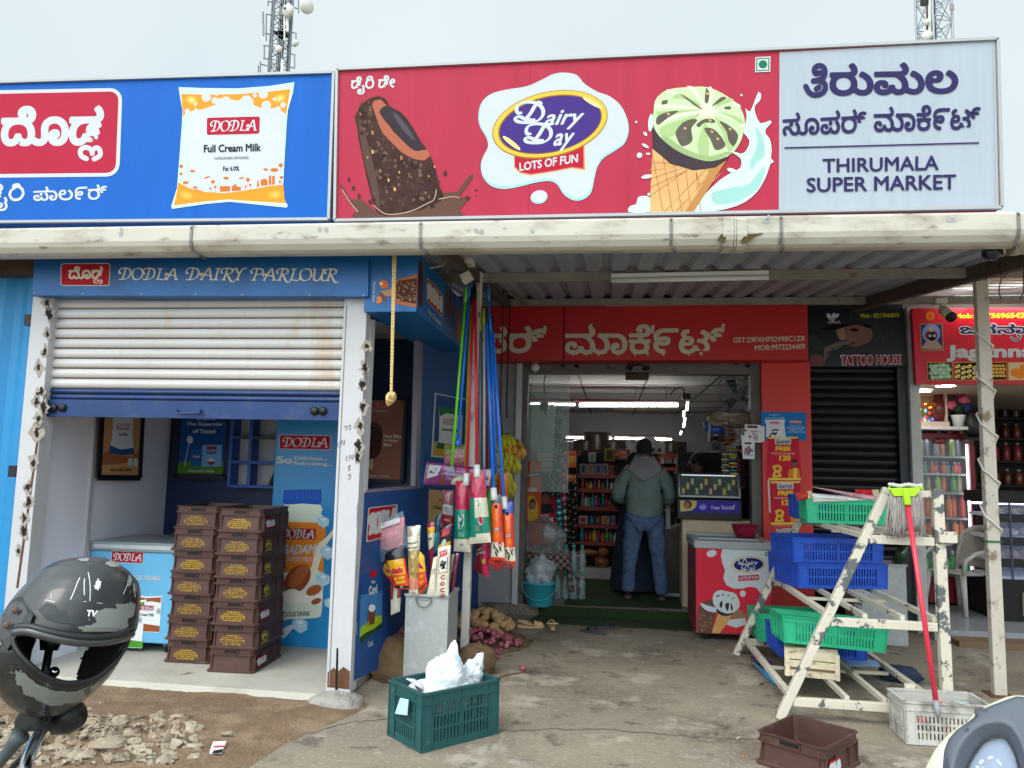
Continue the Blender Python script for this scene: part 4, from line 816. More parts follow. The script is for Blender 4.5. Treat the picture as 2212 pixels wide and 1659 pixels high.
# tall fridge
fy = 5.95;a = P(592,900,Y=fy);b_ = P(575,1396,Y=fy);xl = (a.x+b_.x)/2;xr = -2.12
tf = thing('tall_fridge','tall blue drinks fridge printed with a bottle of almond milk','fridge',((xl+xr)/2,fy,z0))
mb = MB();mb.box((xl,fy,b_.z),(xr,fy+.5,2.1),M('fridge_blue',(22,122,190),.3,var=.05,sc_=1.2,spots=[((60,160,206),1.1,.55,.2,.6)]));mb.build('body',tf,bevel=.01)
for x in (xl+.06,xr-.06):mb = MB();mb.lathe([(.025,-.012),(.03,0),(.025,.012)],(x,fy+.05,z0+.03),blackm,12,(1,0,0));mb.box((x-.02,fy+.03,z0+.05),(x+.02,fy+.07,b_.z),alum);mb.build('caster',tf)
A = Art(pxY(fy),FRONT)
dodla_badge(A,zz(ZD,(1648,1162),(1952,1168),(1950,1254),(1648,1249)),RED,Wt,True,.1,.04)
A.tb(ZD,'So',[(1630,1288),(1727,1290),(1727,1336),(1630,1334)],Wt,.05);A.tb(ZD,'Delicious...',[(1738,1288),(1930,1292),(1930,1316),(1738,1312)],Wt,.04);A.tb(ZD,'Refreshing...',[(1734,1320),(1958,1326),(1958,1354),(1734,1346)],Wt,.04)
A.zp(ZD,[(1676,1490),(1894,1486),(1896,1560),(1880,1578),(1690,1578),(1670,1560)],I((36,84,180)))
for i in range(16):A.zs(ZD,[(1688+i*13,1495),(1686+i*13,1545)],1,I((70,120,210)),0)
A.zp(ZH,[(1800,30),(2025,30),(2030,90),(2050,140),(2045,480),(2035,700),(2000,745),(1830,752),(1760,740),(1750,480),(1760,140),(1790,90)],I((214,222,206)),2)
A.zp(ZH,[(1758,138),(2052,142),(2060,200),(2044,470),(1990,420),(1900,440),(1752,470)],I((226,132,44)))
A.rrect(zz(ZH,(1770,178),(1998,182),(1996,250),(1768,246)),RED,.1);callig(A,'DODLA',ZH(1782,238),ZH(1988,242),18,Wt,.2)
A.tb(ZH,'BADAM',[(1790,284),(2004,276),(1996,340),(1784,348)],Wt,.04,.25);A.tb(ZH,'FLAVOURED MILK',[(1740,356),(1976,360),(1974,388),(1738,384)],Wt,.02)
A.zp(ZH,[(2000,300),(2060,240),(2120,170),(2124,200),(2060,290),(2020,400),(1980,520),(1960,500)],I((232,226,210)),3)
A.ze(ZH,1880,500,70,108,I((146,74,42)),38);A.ze(ZH,1890,480,40,90,I((176,96,58)),38);A.zp(ZH,[(1790,590),(1860,560),(1960,610),(2020,560),(2040,600),(2020,660),(1900,650),(1800,640)],I((236,230,216)),3);A.ze(ZH,1985,570,52,30,I((170,92,52)),-25);A.ze(ZH,2000,640,34,18,I((150,84,50)),-20)
A.tb(ZH,'DELICIOUS DRINK',[(1740,708),(1962,700),(1962,732),(1740,740)],INKD,.02)
for x,y,r in ((2046,136,40),(2072,330,48),(2046,500,46),(1900,790,52),(2086,650,36)):
    A.zp(ZH,[(x-r,y-r*.5),(x-r*.1,y-r*.9),(x+r*.9,y-r*.4),(x+r*.8,y+r*.6),(x,y+r),(x-r*.9,y+r*.4)],I((176,210,228)));A.zp(ZH,[(x-r*.7,y-r*.3),(x,y-r*.6),(x+r*.5,y-r*.2),(x,y+r*.2)],I((216,234,242)));A.zs(ZH,[(x-r*.9,y-r*.4),(x,y),(x+r*.8,y-r*.3)],1.2,I((120,170,204)),0)
A.zp(ZH,[(1775,830),(1830,790),(1860,800),(1800,870),(1780,860)],I((210,226,230)),2);A.build('artwork',tf)
# ---- brown milk crates
CB = M('crate_brown',(74,48,42),.5,var=.14,sc_=6,spots=[((106,84,76),9,.62,.05,.45)])
def ringbox(mb,prof,w,d,m,ch=.02):
    """rectangular shell swept through (grow, z) rings; chamfered corners"""
    vs = []
    for g,z in prof:
        x,y = w/2+g,d/2+g;c = max(.002,ch)
        vs += [(-x+c,-y,z),(x-c,-y,z),(x,-y+c,z),(x,y-c,z),(x-c,y,z),(-x+c,y,z),(-x,y-c,z),(-x,-y+c,z)]
    k = len(prof);fs = [(i*8+j,i*8+(j+1) % 8,(i+1)*8+(j+1) % 8,(i+1)*8+j) for i in range(k-1) for j in range(8)]
    return mb.add(vs,fs,m)
def milk_crate(w,d,h,front,side,label):
    t = thing('milk_crate',label,'crate',group='brown plastic milk crates')
    mb = MB();ringbox(mb,[(-.02,.012),(.002,.0),(.010,.003),(.010,.012),(-.002,.02),(-.010,h*.70),(.004,h*.705),(.004,h*.75),(-.004,h*.76),(-.004,h*.96),(.004,h*.97),(.004,h),(-.012,h),(-.026,.012)],w,d,CB)
    mb.add([(-w/2+.02,-d/2+.02,.012),(w/2-.02,-d/2+.02,.012),(w/2-.02,d/2-.02,.012),(-w/2+.02,d/2-.02,.012)],[(0,1,2,3)],CB)
    for x in (-w*.42,w*.42):mb.box((x-.004,-d/2-.004,.01),(x+.004,-d/2+.01,h*.72),CB)
    for y in (-d*.2,d*.2,-d*.44,d*.44):mb.box((w/2-.01,y-.004,.01),(w/2+.004,y+.004,h*.72),CB)
    mb.build('body',t,local=True)
    mb = MB();mb.box((-w*.14,-d/2+.0,h*.79),(w*.14,-d/2+.004,h*.92),dark)  # dark plate stands in for the shaded handle opening
    for a_,b2 in (((-w*.16,h*.76),(w*.16,h*.785)),((-w*.16,h*.925),(w*.16,h*.95)),((-w*.16,h*.76),(-w*.14,h*.95)),((w*.14,h*.76),(w*.16,h*.95))):mb.box((a_[0],-d/2-.004,a_[1]),(b2[0],-d/2+.006,b2[1]),CB)
    mb.build('handle_slot',t,local=True)
    Y_ = I((222,180,20))
    if front:
        A = Art(rect_map((-w/2,-d/2+.008,h*.7),(w,0,0),(0,-.010,-h*.68)),FRONT,base=.004);rr = random.Random(front)
        for i,s_ in enumerate(('WARNING:','UNAUTHORIZED','POSSESSION/USE','OF THIS CRATE IS','PROHIBITED')):
            wd = (.3,.46,.54,.54,.4)[i];y = .2+i*.125;tb(A,s_,[(.48-wd/2,y),(.48+wd/2,y),(.48+wd/2,y+.085),(.48-wd/2,y+.085)],Y_,0,0)
        A.mb.f,A.mb.fm,A.mb.sm = map(list,zip(*[z for z in zip(A.mb.f,A.mb.fm,A.mb.sm) if front == 1 or rr.random() > .3]))
        A.build('warning_text',t,local=True)
    A = Art(rect_map((w/2-.006,-d/2,h*.7),(0,d,0),(.010,0,-h*.68)),(1,0,0),base=.005)
    if side == 'word':A.rrect([(.12,.2),(.4,.2),(.4,.78),(.12,.78)],I((170,30,54)),.05);callig(A,'DODLA',(.14,.68),(.4,.68),.36,Wt,.2)
    else:A.ell(.27,.4,.11,.28,I((196,186,60)));A.ell(.27,.4,.095,.24,CB);A.poly([(.2,.42),(.22,.3),(.3,.26),(.34,.36),(.33,.52),(.29,.5),(.28,.42),(.24,.44),(.23,.54),(.2,.54)],I((196,186,60)));tb(A,'DODLA DAIRY',[(.15,.72),(.39,.72),(.39,.82),(.15,.82)],I((196,186,60)),.03)
    A.build('side_print',t,local=True);return t
def stack(x,y,rz,w,d,ytop,px,spec,where):
    zt = P(px,ytop,Y=y-d/2*math.cos(rz)).z;h = (zt-.05)/7*1.0;pro = {}
    names = ['bottom','second','third','fourth','fifth','sixth','topmost']
    for i in range(7):
        f,s_ = spec[i];k = (f,s_,where);lb = f"{names[i]} brown milk crate of the {where} stack in the kiosk"
        if k not in pro:o = pro[k] = milk_crate(w,d,h+.006,f,s_,lb)
        else:o = dup(pro[k])
        o['label'] = lb;o.location = (x+random.uniform(-.006,.006),y+random.uniform(-.006,.006),.05+i*h);o.rotation_euler = (0,0,rz+random.uniform(-.012,.012))
    return h
hC = stack(-2.60,5.39,rad(3),.325,.50,1101,530,[(0,'word'),(3,'cow'),(1,'word'),(4,'cow'),(5,'cow'),(6,'cow'),(1,'word')],'nearer right hand')
stack(-3.03,5.56,rad(2),.335,.50,1095,420,[(1,'cow'),(8,'cow'),(2,'cow'),(9,'cow'),(1,'cow'),(10,'cow'),(7,'cow')],'farther left hand')
# ---- prints on the side wall
t,A = poster('wall_print','blue wall print with red badge and curd bowl on the kiosk side',zz(Z2,(262,820),(492,770),(486,1400),(232,1596)),SW,SWN,I((60,120,176)),.004)
A.zp(Z2,[(262,820),(492,770),(490,1000),(250,1050)],I((20,74,140)))
A.zp(Z2,[(248,1410),(300,1370),(380,1290),(482,1275),(486,1398),(234,1592)],I((150,180,30)),0);A.zp(Z2,[(240,1520),(300,1470),(400,1420),(486,1350),(486,1398),(234,1592)],I((40,66,34)))
A.zp(Z2,[(330,1200),(418,1170),(400,1370),(340,1385)],I((112,62,44)));A.ze(Z2,374,1195,38,42,I((214,220,226)),20);A.zs(Z2,[(345,1090),(336,1160),(316,1400)],1,I((60,50,60)),0)
A.tb(Z2,'Tasty',[(362,890),(410,878),(410,925),(362,936)],Wt,.03);A.tb(Z2,'Curd',[(338,950),(434,930),(430,1030),(338,1056)],Wt,.05);A.rrect(zz(Z2,(348,790),(432,770),(428,840),(348,862)),RED,.1)
dodla_badge(A,zz(Z2,(330,84),(658,46),(642,380),(306,470)),RED,I((190,190,190)),True,.06,.03)
A.tb(Z2,'Curd',[(328,1562),(380,1548),(380,1612),(328,1628)],Wt,.02)
for y0,y1 in ((40,300),(720,860),(1340,1500)):A.zs(Z2,[(212+(y0-40)*-.01,y0),(205,y1)],1.4,I((150,170,186)),0)
A.build('artwork',t)
t,A = poster('wall_poster','blue milk pouch poster taped to the kiosk wall behind the mops',zz(Z1,(936,200),(1290,268),(1262,940),(894,904)),SW,SWN,I((196,204,212)),.006)
A.zp(Z1,[(946,214),(1280,280),(1254,926),(908,890)],I((28,72,140)));A.zp(Z1,[(920,730),(1262,770),(1254,926),(908,890)],I((190,160,50)))
A.zp(Z1,[(968,345),(1240,390),(1220,830),(946,810),(975,720),(980,480)],I((206,214,216)));A.zp(Z1,[(968,345),(1240,390),(1236,450),(1150,440),(1060,420),(985,460)],I((30,110,70)));A.zp(Z1,[(958,740),(1060,760),(1222,770),(1220,830),(946,810)],I((30,100,66)))
A.rrect(zz(Z1,(1028,478),(1142,492),(1136,556),(1024,544)),RED,.1);callig(A,'DODLA',Z1(1034,538),Z1(1136,548),10,Wt,.2);A.tb(Z1,'Standardised Milk',[(1004,576),(1200,602),(1196,636),(1002,612)],INKD,.03);A.build('artwork',t)
t,A = poster('wall_poster','tan ice cream poster low on the kiosk side wall behind the broom tin',zz(Z2,(1010,-120),(1220,-96),(1180,420),(996,440)),SW,SWN,I((206,172,120)),.006)
A.tb(Z2,'Champion',[(1048,58),(1250,62),(1248,128),(1046,110)],I((60,40,30)),.02);A.ze(Z2,1130,0,24,20,I((190,130,60)));A.build('artwork',t)
# ================================================================== forecourt goods on the left
def pillow(q,th,zone,nu=12,nv=22,nrm=None,wr=.25,fr=7,mb=None,pw=.6):
    """soft packet: q = TL TR BR BL in the world, zone(u, v) -> material; front bulges along nrm"""
    a,b,c,d = [Vector(p) for p in q];n = Vector(nrm or FRONT).normalized();mb = mb or MB()
    def pt(u,v,s_):
        p = (a*(1-u)+b*u)*(1-v)+(d*(1-u)+c*u)*v;h = (max(0,math.sin(math.pi*u))*max(0,math.sin(math.pi*min(1,max(0,v)))))**pw
        return p+n*s_*th*h*(1+wr*noise.noise((p.x*fr*6,p.z*fr*6,p.y*4+s_)))
    for s_ in (1,-1):
        vs = [pt(i/nu,j/nv,s_) for j in range(nv+1) for i in range(nu+1)];k = len(mb.v);mb.v += vs
        for j in range(nv):
            for i in range(nu):
                f = [j*(nu+1)+i,j*(nu+1)+i+1,(j+1)*(nu+1)+i+1,(j+1)*(nu+1)+i]
                mb.f.append([x+k for x in (f if s_ < 0 else f[::-1])]);mb.fm.append(mb.mi(zone((i+.5)/nu,(j+.5)/nv)));mb.sm.append(True)
    return mb,(lambda u,v:pt(u,v,1))
def pk(name,label,cat,Y,q,th,zone,art=None,group=None,Z=None,parent=None,nrm=None,**k):
    qq = [P(*Z(*p),Y=Y) for p in q] if Z else q
    mb,f = pillow(qq,th,zone,nrm=nrm,**k)
    t = parent or thing(name,label,cat,(sum(p.x for p in qq)/4,Y if not hasattr(Y,'y') else Y.y,min(p.z for p in qq)),group=group)
    mb.build('packet',t,fix=False)
    if art:
        A = Art(f,nrm or FRONT,base=.004);art(A);A.build('label_print',t)
    return t
film = dict(rough=.18,coat=.6)
def G_(name,c):return M('film_'+name,c,.25,var=.1,sc_=14,coat=.7)
cyl = {k:M('handle_'+k,c,.3,var=.05,coat=.3) for k,c in dict(green=(110,220,50),blue=(34,122,236),lime=(150,190,30),red=(216,30,60),silver=(170,180,186),grey=(110,130,136),maroon=(120,24,50)).items()}
whitep = M('white_plastic',(226,228,226),.35,var=.03)
def mop(label,col,top,bot,Y0,Y1,r=.0125,cap=blackm,collar=True):
    a,b_ = P(*top,Y=Y0),P(*bot,Y=Y1);t = thing('mop',label,'mop',b_,group='mops and brooms hung on the steel post')
    mb = MB();mb.tube([a,a*.5+b_*.5,b_],r,cyl[col],10);mb.build('handle',t)
    e = a+(a-b_).normalized()*.0
    mb = MB();mb.tube([e,e+(a-b_).normalized()*.05,e+(a-b_).normalized()*.10,e+(a-b_).normalized()*.135],[r*1.12,r*1.1,r*.95,r*.5],cap,10);mb.build('grip_cap',t)
    if collar:d = (b_-a).normalized();mb = MB();mb.tube([b_-d*.01,b_+d*.05,b_+d*.085],[r*1.9,r*2.1,r*2.3],whitep,12);mb.build('collar',t)
    return t
pinkf = G_('crimson',(190,40,76));tealf = G_('teal',(26,140,116));creamf = G_('cream',(226,220,200));orangef = G_('orange',(238,104,34));deepo = G_('redorange',(226,66,40));bluef = G_('blue',(48,76,176));clearf = G_('clear',(186,190,192));darkf = G_('slate',(70,84,100))
def mayur(u,v):return pinkf if v < .42 else (tealf if v < .80 else creamf)
def mayur_art(A):
    A.poly([(.3,.48),(.72,.47),(.7,.62),(.45,.68),(.32,.68)],Wt);A.stroke([(.55,.5),(.62,.53),(.58,.57),(.63,.6)],.02,INKD,4);tb(A,'Mayuri',[(.36,.575),(.6,.57),(.6,.6),(.36,.605)],INKD,.02)
    for k in range(7):A.stroke([(.34,.71+k*.012),(.66,.71+k*.012)],.004,I((170,210,200)),0,None,False)
    tb(A,'A.P.',[(.4,.88),(.62,.88),(.62,.91),(.4,.91)],INKD,.02)
mp1 = mop('red mop with crimson and teal packet hanging lowest against the post','red',ZE(1312,545),Z1(1290,1100),5.74,5.72)
pk('','','',5.72,[(1168,1170),(1312,1166),(1335,1960),(1148,1950)],.05,mayur,mayur_art,Z=Z1,parent=mp1)
mp2 = mop('red mop with transparent crimson and teal packet beside the post','red',ZE(1330,560),Z1(1405,1008),5.72,5.66)
def m2(u,v):return pinkf if v < .36 else (tealf if (u < .3 and v < .9) or .62 < v < .86 else creamf)
def m2a(A):
    A.poly([(.3,.36),(.75,.36),(.66,.58),(.34,.62)],I((200,206,186)));A.stroke([(.5,.4),(.58,.44),(.52,.48)],.02,INKD,4);A.ell(.62,.68,.13,.07,Wt);A.ell(.62,.68,.1,.055,I((190,40,60)));A.stroke([(.62,.74),(.62,.84)],.02,INKD,0);A.poly([(.32,.74),(.52,.75),(.52,.83),(.32,.82)],I((120,130,120)))
pk('','','',5.66,[(1330,1068),(1490,1075),(1560,1850),(1320,1870)],.05,m2,m2a,Z=Z1,parent=mp2)
def orz(u,v):return darkf if v < .14 else (orangef if u < .75 and v < .72 else (deepo if v < .74 else (creamf if v < .95 else deepo)))
def ora(A):
    A.poly([(.36,.17),(.5,.15),(.64,.17),(.62,.21),(.38,.21)],INKD);A.rrect([(.22,.5),(.8,.49),(.8,.565),(.24,.575)],I((16,60,34)),.1);tb(A,'DOUBLE',[(.3,.508),(.74,.5),(.74,.53),(.3,.538)],Wt,.03);tb(A,'BUFFER MOP',[(.28,.543),(.76,.535),(.76,.558),(.28,.566)],Wt,.02)
    for x,y in ((.3,.8),(.5,.85),(.72,.82),(.4,.9)):A.ell(x,y,.09,.03,INKD,20)
    A.ell(.72,.76,.13,.045,I((200,30,50)));A.ell(.72,.76,.09,.03,Wt)
mp3 = mop('blue handled mop in slim orange packet, nearer the post','blue',ZE(1428,770),Z1(1588,1262),5.80,5.74)
pk('','','',5.74,[(1565,1325),(1668,1320),(1716,2052),(1560,2042)],.035,orz,ora,Z=Z1,parent=mp3)
def orz2(u,v):return bluef if v < .19 else orz(u,max(v,.2))
mp4 = mop('blue handled mop in orange packet with blue top, farthest right','blue',ZE(1484,840),Z1(1700,1360),5.86,5.80)
pk('','','',5.80,[(1678,1415),(1800,1400),(1834,2090),(1712,2085)],.04,orz2,ora,Z=Z1,parent=mp4)
for lb,col,tp,bt,Y0,cap in (('lime green mop handle, leftmost of the hanging handles','green',ZE(1240,575),Z1(1125,1012),5.72,cyl['green']),('bright blue broom handle with flared ferrule left of the post','blue',ZE(1274,525),Z1(1197,700),5.76,cyl['blue']),('olive green handle behind the two red mops','lime',ZE(1292,600),Z1(1276,1010),5.80,blackm),
    ('grey green handle just right of the steel post','grey',ZE(1378,830),Z1(1436,1010),5.84,cyl['lime']),('silver tube handle right of the steel post','silver',ZE(1408,770),Z1(1484,1030),5.80,cyl['lime']),('maroon handle between silver and blue handles','maroon',ZE(1424,800),Z1(1516,1040),5.90,blackm),('middle blue handle of the blue cluster','blue',ZE(1464,830),Z1(1618,1100),5.84,cyl['blue']),('dark blue handle at the back of the blue cluster','blue',ZE(1448,560),Z1(1560,1080),5.92,cyl['blue'])):
    t = mop(lb,col,tp,bt,Y0,Y0-.02,.0115,cap,False)
    if 'ferrule' in lb:a = P(*Z1(1197,700),Y=5.74);mb = MB();mb.tube([a,a+Vector((-.003,0,-.03)),a+Vector((-.004,0,-.055))],[.0125,.024,.026],cyl['blue'],12);mb.build('ferrule',t)
purple = G_('purple',(126,54,112))
def pu(A):
    A.poly([(.05,.1),(.24,.1),(.2,.55),(.05,.72)],Wt);A.stroke([(.12,.2),(.17,.24),(.15,.4)],.008,INKD,4);tb(A,'Mayuri',[(.07,.38),(.16,.38),(.16,.48),(.07,.48)],INKD,.02);tb(A,'CLEAN',[(.32,.22),(.44,.22),(.44,.32),(.32,.32)],I((120,200,226)),.03);tb(A,'FLOOR',[(.32,.36),(.46,.36),(.46,.46),(.32,.46)],I((120,200,226)),.03)
    A.poly([(.25,.9),(.27,.55),(.3,.45),(.32,.6),(.33,.92)],I((120,70,56)),2);A.poly([(.26,.92),(.27,.7),(.32,.7),(.33,.92)],I((30,130,110)));A.poly([(.42,.9),(.46,.6),(.58,.5),(.56,.85)],I((180,200,160)),2);A.poly([(.9,.1),(.98,.08),(.97,.85),(.9,.85)],Wt)
    for k in range(5):A.stroke([(.92,.5+k*.06),(.96,.5+k*.06)],.006,INKD,0)
pk('mop_packet','wide purple floor mop packet hanging across the handles','packet',5.78,[(848,962),(1588,1042),(1560,1255),(806,1212)],.03,lambda u,v:purple,pu,Z=Z1,nu=20)
def rp_(u,v):return G_('yellowgreen',(120,130,70)) if v < .45 else G_('dusty_pink',(170,100,110))
pk('mop_packet','green and pink mop refill packet above the purple packet','packet',5.86,[(1045,766),(1372,764),(1370,1040),(1040,1010)],.03,rp_,lambda A:(A.rrect([(.3,.2),(.66,.2),(.6,.6),(.34,.6)],I((200,160,170)),.2),A.stroke([(.02,.03),(.98,.03)],.03,I((170,40,40)),0)),Z=Z1)
pk('mop_packet','brown topped scrub packet hanging below the purple packet','packet',5.84,[(1030,1270),(1148,1272),(1136,1690),(1010,1650)],.03,lambda u,v:G_('mauve',(150,90,100)) if v < .4 else (clearf if v < .7 else G_('brickred',(150,36,36))),lambda A:(A.ell(.5,.55,.22,.1,I((150,150,150))),tb(A,'SCRUB',[(.3,.8),(.8,.8),(.8,.86),(.3,.86)],Wt,.03)),Z=Z1)
pk('mop_packet','dark red cotton clip mop packet right of the post','packet',5.84,[(1540,470),(1700,320),(1672,862),(1508,770)],.035,lambda u,v:G_('darkred',(110,22,40)) if u < .62 else G_('magenta',(196,30,80)),lambda A:(tb(A,'Cotton',[(.12,.28),(.44,.26),(.44,.33),(.12,.35)],Wt,.02),tb(A,'Clip Mop',[(.06,.4),(.5,.38),(.5,.46),(.06,.48)],Wt,.02),A.ell(.66,.66,.12,.06,I((180,160,50)))),Z=Z2)
for lb,q,c in (('bright green snack packet behind the mop bags',[(1512,1290),(1560,1280),(1558,1700),(1524,1720)],(60,190,40)),('orange and brown snack packet beside the bananas',[(1620,1070),(1745,1080),(1750,1390),(1630,1400)],(190,90,30))):
    pk('snack_packet',lb,'packet',5.95,q,.03,lambda u,v,c=c:G_('s%d' % c[0],c),lambda A:tb(A,'BISSIN',[(.1,.4),(.9,.4),(.9,.55),(.1,.55)],Wt,.05) if 0 else None,Z=Z1)
# tassels below the orange packets
mb = MB();rr = random.Random(4)
for i in range(22):
    p = P(*Z2(rr.uniform(1690,1940),rr.uniform(640,690)),Y=5.8);mb.tube([p,p+Vector((rr.uniform(-.02,.02),0,-.03)),p+Vector((rr.uniform(-.03,.03),0,-rr.uniform(.05,.075)))],[.006,.008,.003],M('tassel_red',(190,50,40),.7,var=.3,sc_=30),5)
mb.build('mop_fringe',None,'red fringe hanging under the orange mop packets','fringe')
# ---- tin with brooms
p0,p1 = P(870,1480,Z=0),P(965,1483,Z=0);ty = 5.27;zt = P(870,1284,Y=ty).z
tin = thing('tin_container','tall galvanised grey tin holding packaged brooms','container',((p0.x+p1.x)/2,ty+.16,0))
mb = MB();x0,x1 = p0.x,p1.x;T = .006;ys = ty+.34
for lo,hi in (((x0,ty,0),(x1,ty+T,zt)),((x0,ys-T,0),(x1,ys,zt)),((x0,ty+T,0),(x0+T,ys-T,zt)),((x1-T,ty+T,0),(x1,ys-T,zt)),((x0+T,ty+T,.004),(x1-T,ys-T,.012))):mb.box(lo,hi,galv)
mb.build('body',tin)
mb = MB()
for a_,b_ in (((x0-.004,ty-.004,zt),(x1+.004,ty-.004,zt)),((x1+.004,ty,zt),(x1+.004,ys,zt)),((x0-.004,ty,zt),(x0-.004,ys,zt)),((x0,ys+.004,zt),(x1,ys+.004,zt))):mb.bar(a_,b_,.014,.016,galv)
mb.build('rim',tin)
c = P(*Z2(955,1090),Y=ty-.012);mb = MB();mb.tube([c+Vector((.055*math.cos(t),-.004,.058*math.sin(t) if math.sin(t) < 0 else .012*math.sin(t))) for t in [2*math.pi*k/24 for k in range(25)]],.004,M('wire_grey',(110,112,112),.4,.6),6);mb.box((c.x-.035,ty-.008,c.z-.01),(c.x+.035,ty-.001,c.z+.02),galv);mb.build('ring_handle',tin)
yel = G_('yellow',(240,180,30));redo = G_('galared',(228,70,40));blk = G_('black',(30,28,34));pinkg = M('pink_fibre',(232,140,150),.6,var=.12,sc_=18,coat=.4)
bag = M('clear_blue_bag',(150,186,200),.15,var=.12,sc_=18,coat=.8,alpha=.28)
def gala(A,y0=.0):
    tb(A,'Gala',[(.16,.50),(.84,.46),(.84,.60),(.16,.62)],I((150,30,90)),.09,.1);tb(A,'Gala',[(.18,.51),(.82,.47),(.82,.59),(.18,.61)],I((236,60,60)),.03,.1)
    tb(A,'NO DUST',[(.2,.71),(.86,.69),(.86,.76),(.2,.78)],I((240,210,40)),.05);tb(A,'BROOM',[(.26,.80),(.84,.78),(.84,.85),(.26,.87)],I((240,210,40)),.05)
    tb(A,'XL',[(.42,.915),(.62,.91),(.62,.96),(.42,.965)],Wt,.06)
def galaz(u,v):return blk if v < .3 or .9 < v < .965 else (yel if v < .66 and .06 < u < .94 else redo)
t = pk('broom_packet','large pink fibre broom in yellow and red wrapper leaning left in the tin','broom',5.24,[(492,545),(722,495),(800,990),(640,985)],.03,galaz,gala,Z=Z2,group='packaged brooms standing in the tin',nv=34)
mb,_ = pillow([P(*Z2(*p),Y=5.25) for p in ((322,335),(740,185),(724,545),(510,590))],.035,lambda u,v:pinkg);mb.build('bristles',t,fix=False)
A = Art(pxY(5.212),FRONT);A.rrect(zz(Z2,(358,302),(686,190),(694,244),(374,356)),I((226,220,226)),.2)
for k in range(5):A.zs(Z2,[(468+k*12,268-k*3),(474+k*12,290-k*3)],1,INKD,0)
for k in range(2):A.zs(Z2,[(395,318+k*14),(460,300+k*14)],.8,INKD,0)
A.build('paper_label',t)
mb,_ = pillow([P(*Z2(*p),Y=5.26) for p in ((298,330),(724,118),(790,500),(440,720))],.05,lambda u,v:bag,wr=.6);mb.build('clear_bag',t,fix=False)
pk('broom_packet','yellow and red broom wrapper behind the pink broom','broom',5.32,[(452,712),(590,690),(720,980),(610,950)],.02,lambda u,v:yel if v < .5 else redo,lambda A:tb(A,'Gala',[(.3,.2),(.8,.2),(.8,.36),(.3,.36)],I((150,30,90)),.05),Z=Z2,group='packaged brooms standing in the tin')
pk('broom_packet','yellow and red broom wrapper on the right of the gold tube','broom',5.26,[(886,535),(960,620),(996,950),(900,1060)],.03,lambda u,v:yel if v < .5 else (blk if .86 < v < .92 else redo),lambda A:(tb(A,'la',[(.25,.26),(.8,.3),(.8,.42),(.25,.4)],I((150,30,90)),.06),tb(A,'UST',[(.15,.56),(.75,.58),(.75,.66),(.15,.64)],yel,.05),tb(A,'OM',[(.2,.7),(.7,.72),(.7,.8),(.2,.78)],yel,.05)),Z=Z2,group='packaged brooms standing in the tin')
goldf = M('gold_foil',(196,170,110),.25,.35,var=.2,sc_=25,coat=.5);silf = M('silver_foil',(210,204,190),.2,.6,var=.2,sc_=30)
def may(A):
    tb(A,'Mayuri',[(.1,.235),(.9,.22),(.9,.26),(.1,.275)],I((60,90,80)),.03);tb(A,'Grass Broom',[(.1,.3),(.9,.29),(.9,.315),(.1,.325)],INKD,.03)
    for k in range(9):A.stroke([(.2,.4+k*.018),(.75,.4+k*.018)],.004,I((150,130,70)),0,None,False)
    for k in range(8):A.stroke([(.15,.79+k*.016),(.85,.79+k*.016)],.005,I((170,60,50)),0,None,False)
    for k in range(9):A.stroke([(.3+k*.05,.945),(.3+k*.05,.98)],.012,INKD,0,None,False)
pk('broom_packet','gold foil grass broom tube standing upright in the tin','broom',5.25,[(768,292),(918,278),(892,1050),(792,1050)],.045,lambda u,v:silf if v < .14 else (creamf if v < .36 else (goldf if v < .74 else (G_('salmon',(226,150,120)) if v < .93 else creamf))),may,Z=Z2,group='packaged brooms standing in the tin',nv=40)
def mk(A):
    tb(A,'MONKEY',[(.14,.08),(.8,.05),(.8,.1),(.14,.13)],I((196,30,70)),.04);tb(A,'555',[(.14,.14),(.84,.11),(.84,.18),(.14,.21)],I((196,30,70)),.05,.3);A.rrect([(.14,.24),(.86,.22),(.86,.46),(.14,.48)],INKD,.04);A.rrect([(.17,.25),(.83,.23),(.83,.45),(.17,.47)],Wt,.04)
    A.poly([(.3,.34),(.45,.26),(.6,.3),(.8,.3),(.66,.38),(.7,.44),(.4,.45),(.5,.38),(.3,.4)],INKD);tb(A,'COCONUT BROOM',[(.1,.51),(.9,.5),(.9,.525),(.1,.535)],I((150,30,50)),.02)
    for k,ch_ in enumerate('COCO'):tb(A,ch_,[(.38,.57+k*.13),(.72,.565+k*.13),(.72,.655+k*.13),(.38,.66+k*.13)],I((170,26,46)),.03)
pk('broom_packet','white coconut broom packet with red lettering in the tin','broom',5.25,[(1112,528),(1252,500),(1226,1060),(1088,1060)],.03,lambda u,v:creamf,mk,Z=Z2,group='packaged brooms standing in the tin',nv=34)
pk('broom_packet','black coconut broom packet with red lettering behind the white one','broom',5.36,[(1130,285),(1268,262),(1244,560),(1112,620)],.03,lambda u,v:blk if v < .62 else yel,lambda A:(tb(A,'MONKEY',[(.2,.16),(.9,.1),(.9,.18),(.2,.24)],I((220,60,90)),.04),tb(A,'555',[(.2,.27),(.9,.22),(.9,.36),(.2,.4)],I((220,60,90)),.05,.3),A.poly([(.3,.6),(.5,.48),(.7,.56),(.64,.72),(.4,.74)],Wt)),Z=Z2,group='packaged brooms standing in the tin')
def strp(A):
    for k in (.26,.5,.76):A.stroke([(.04,k),(.96,k-.012)],.03,INKD,0,None,False)
    for k in range(10):A.stroke([(.3,.3+k*.018),(.8,.295+k*.018)],.006,I((120,120,126)),0,None,False)
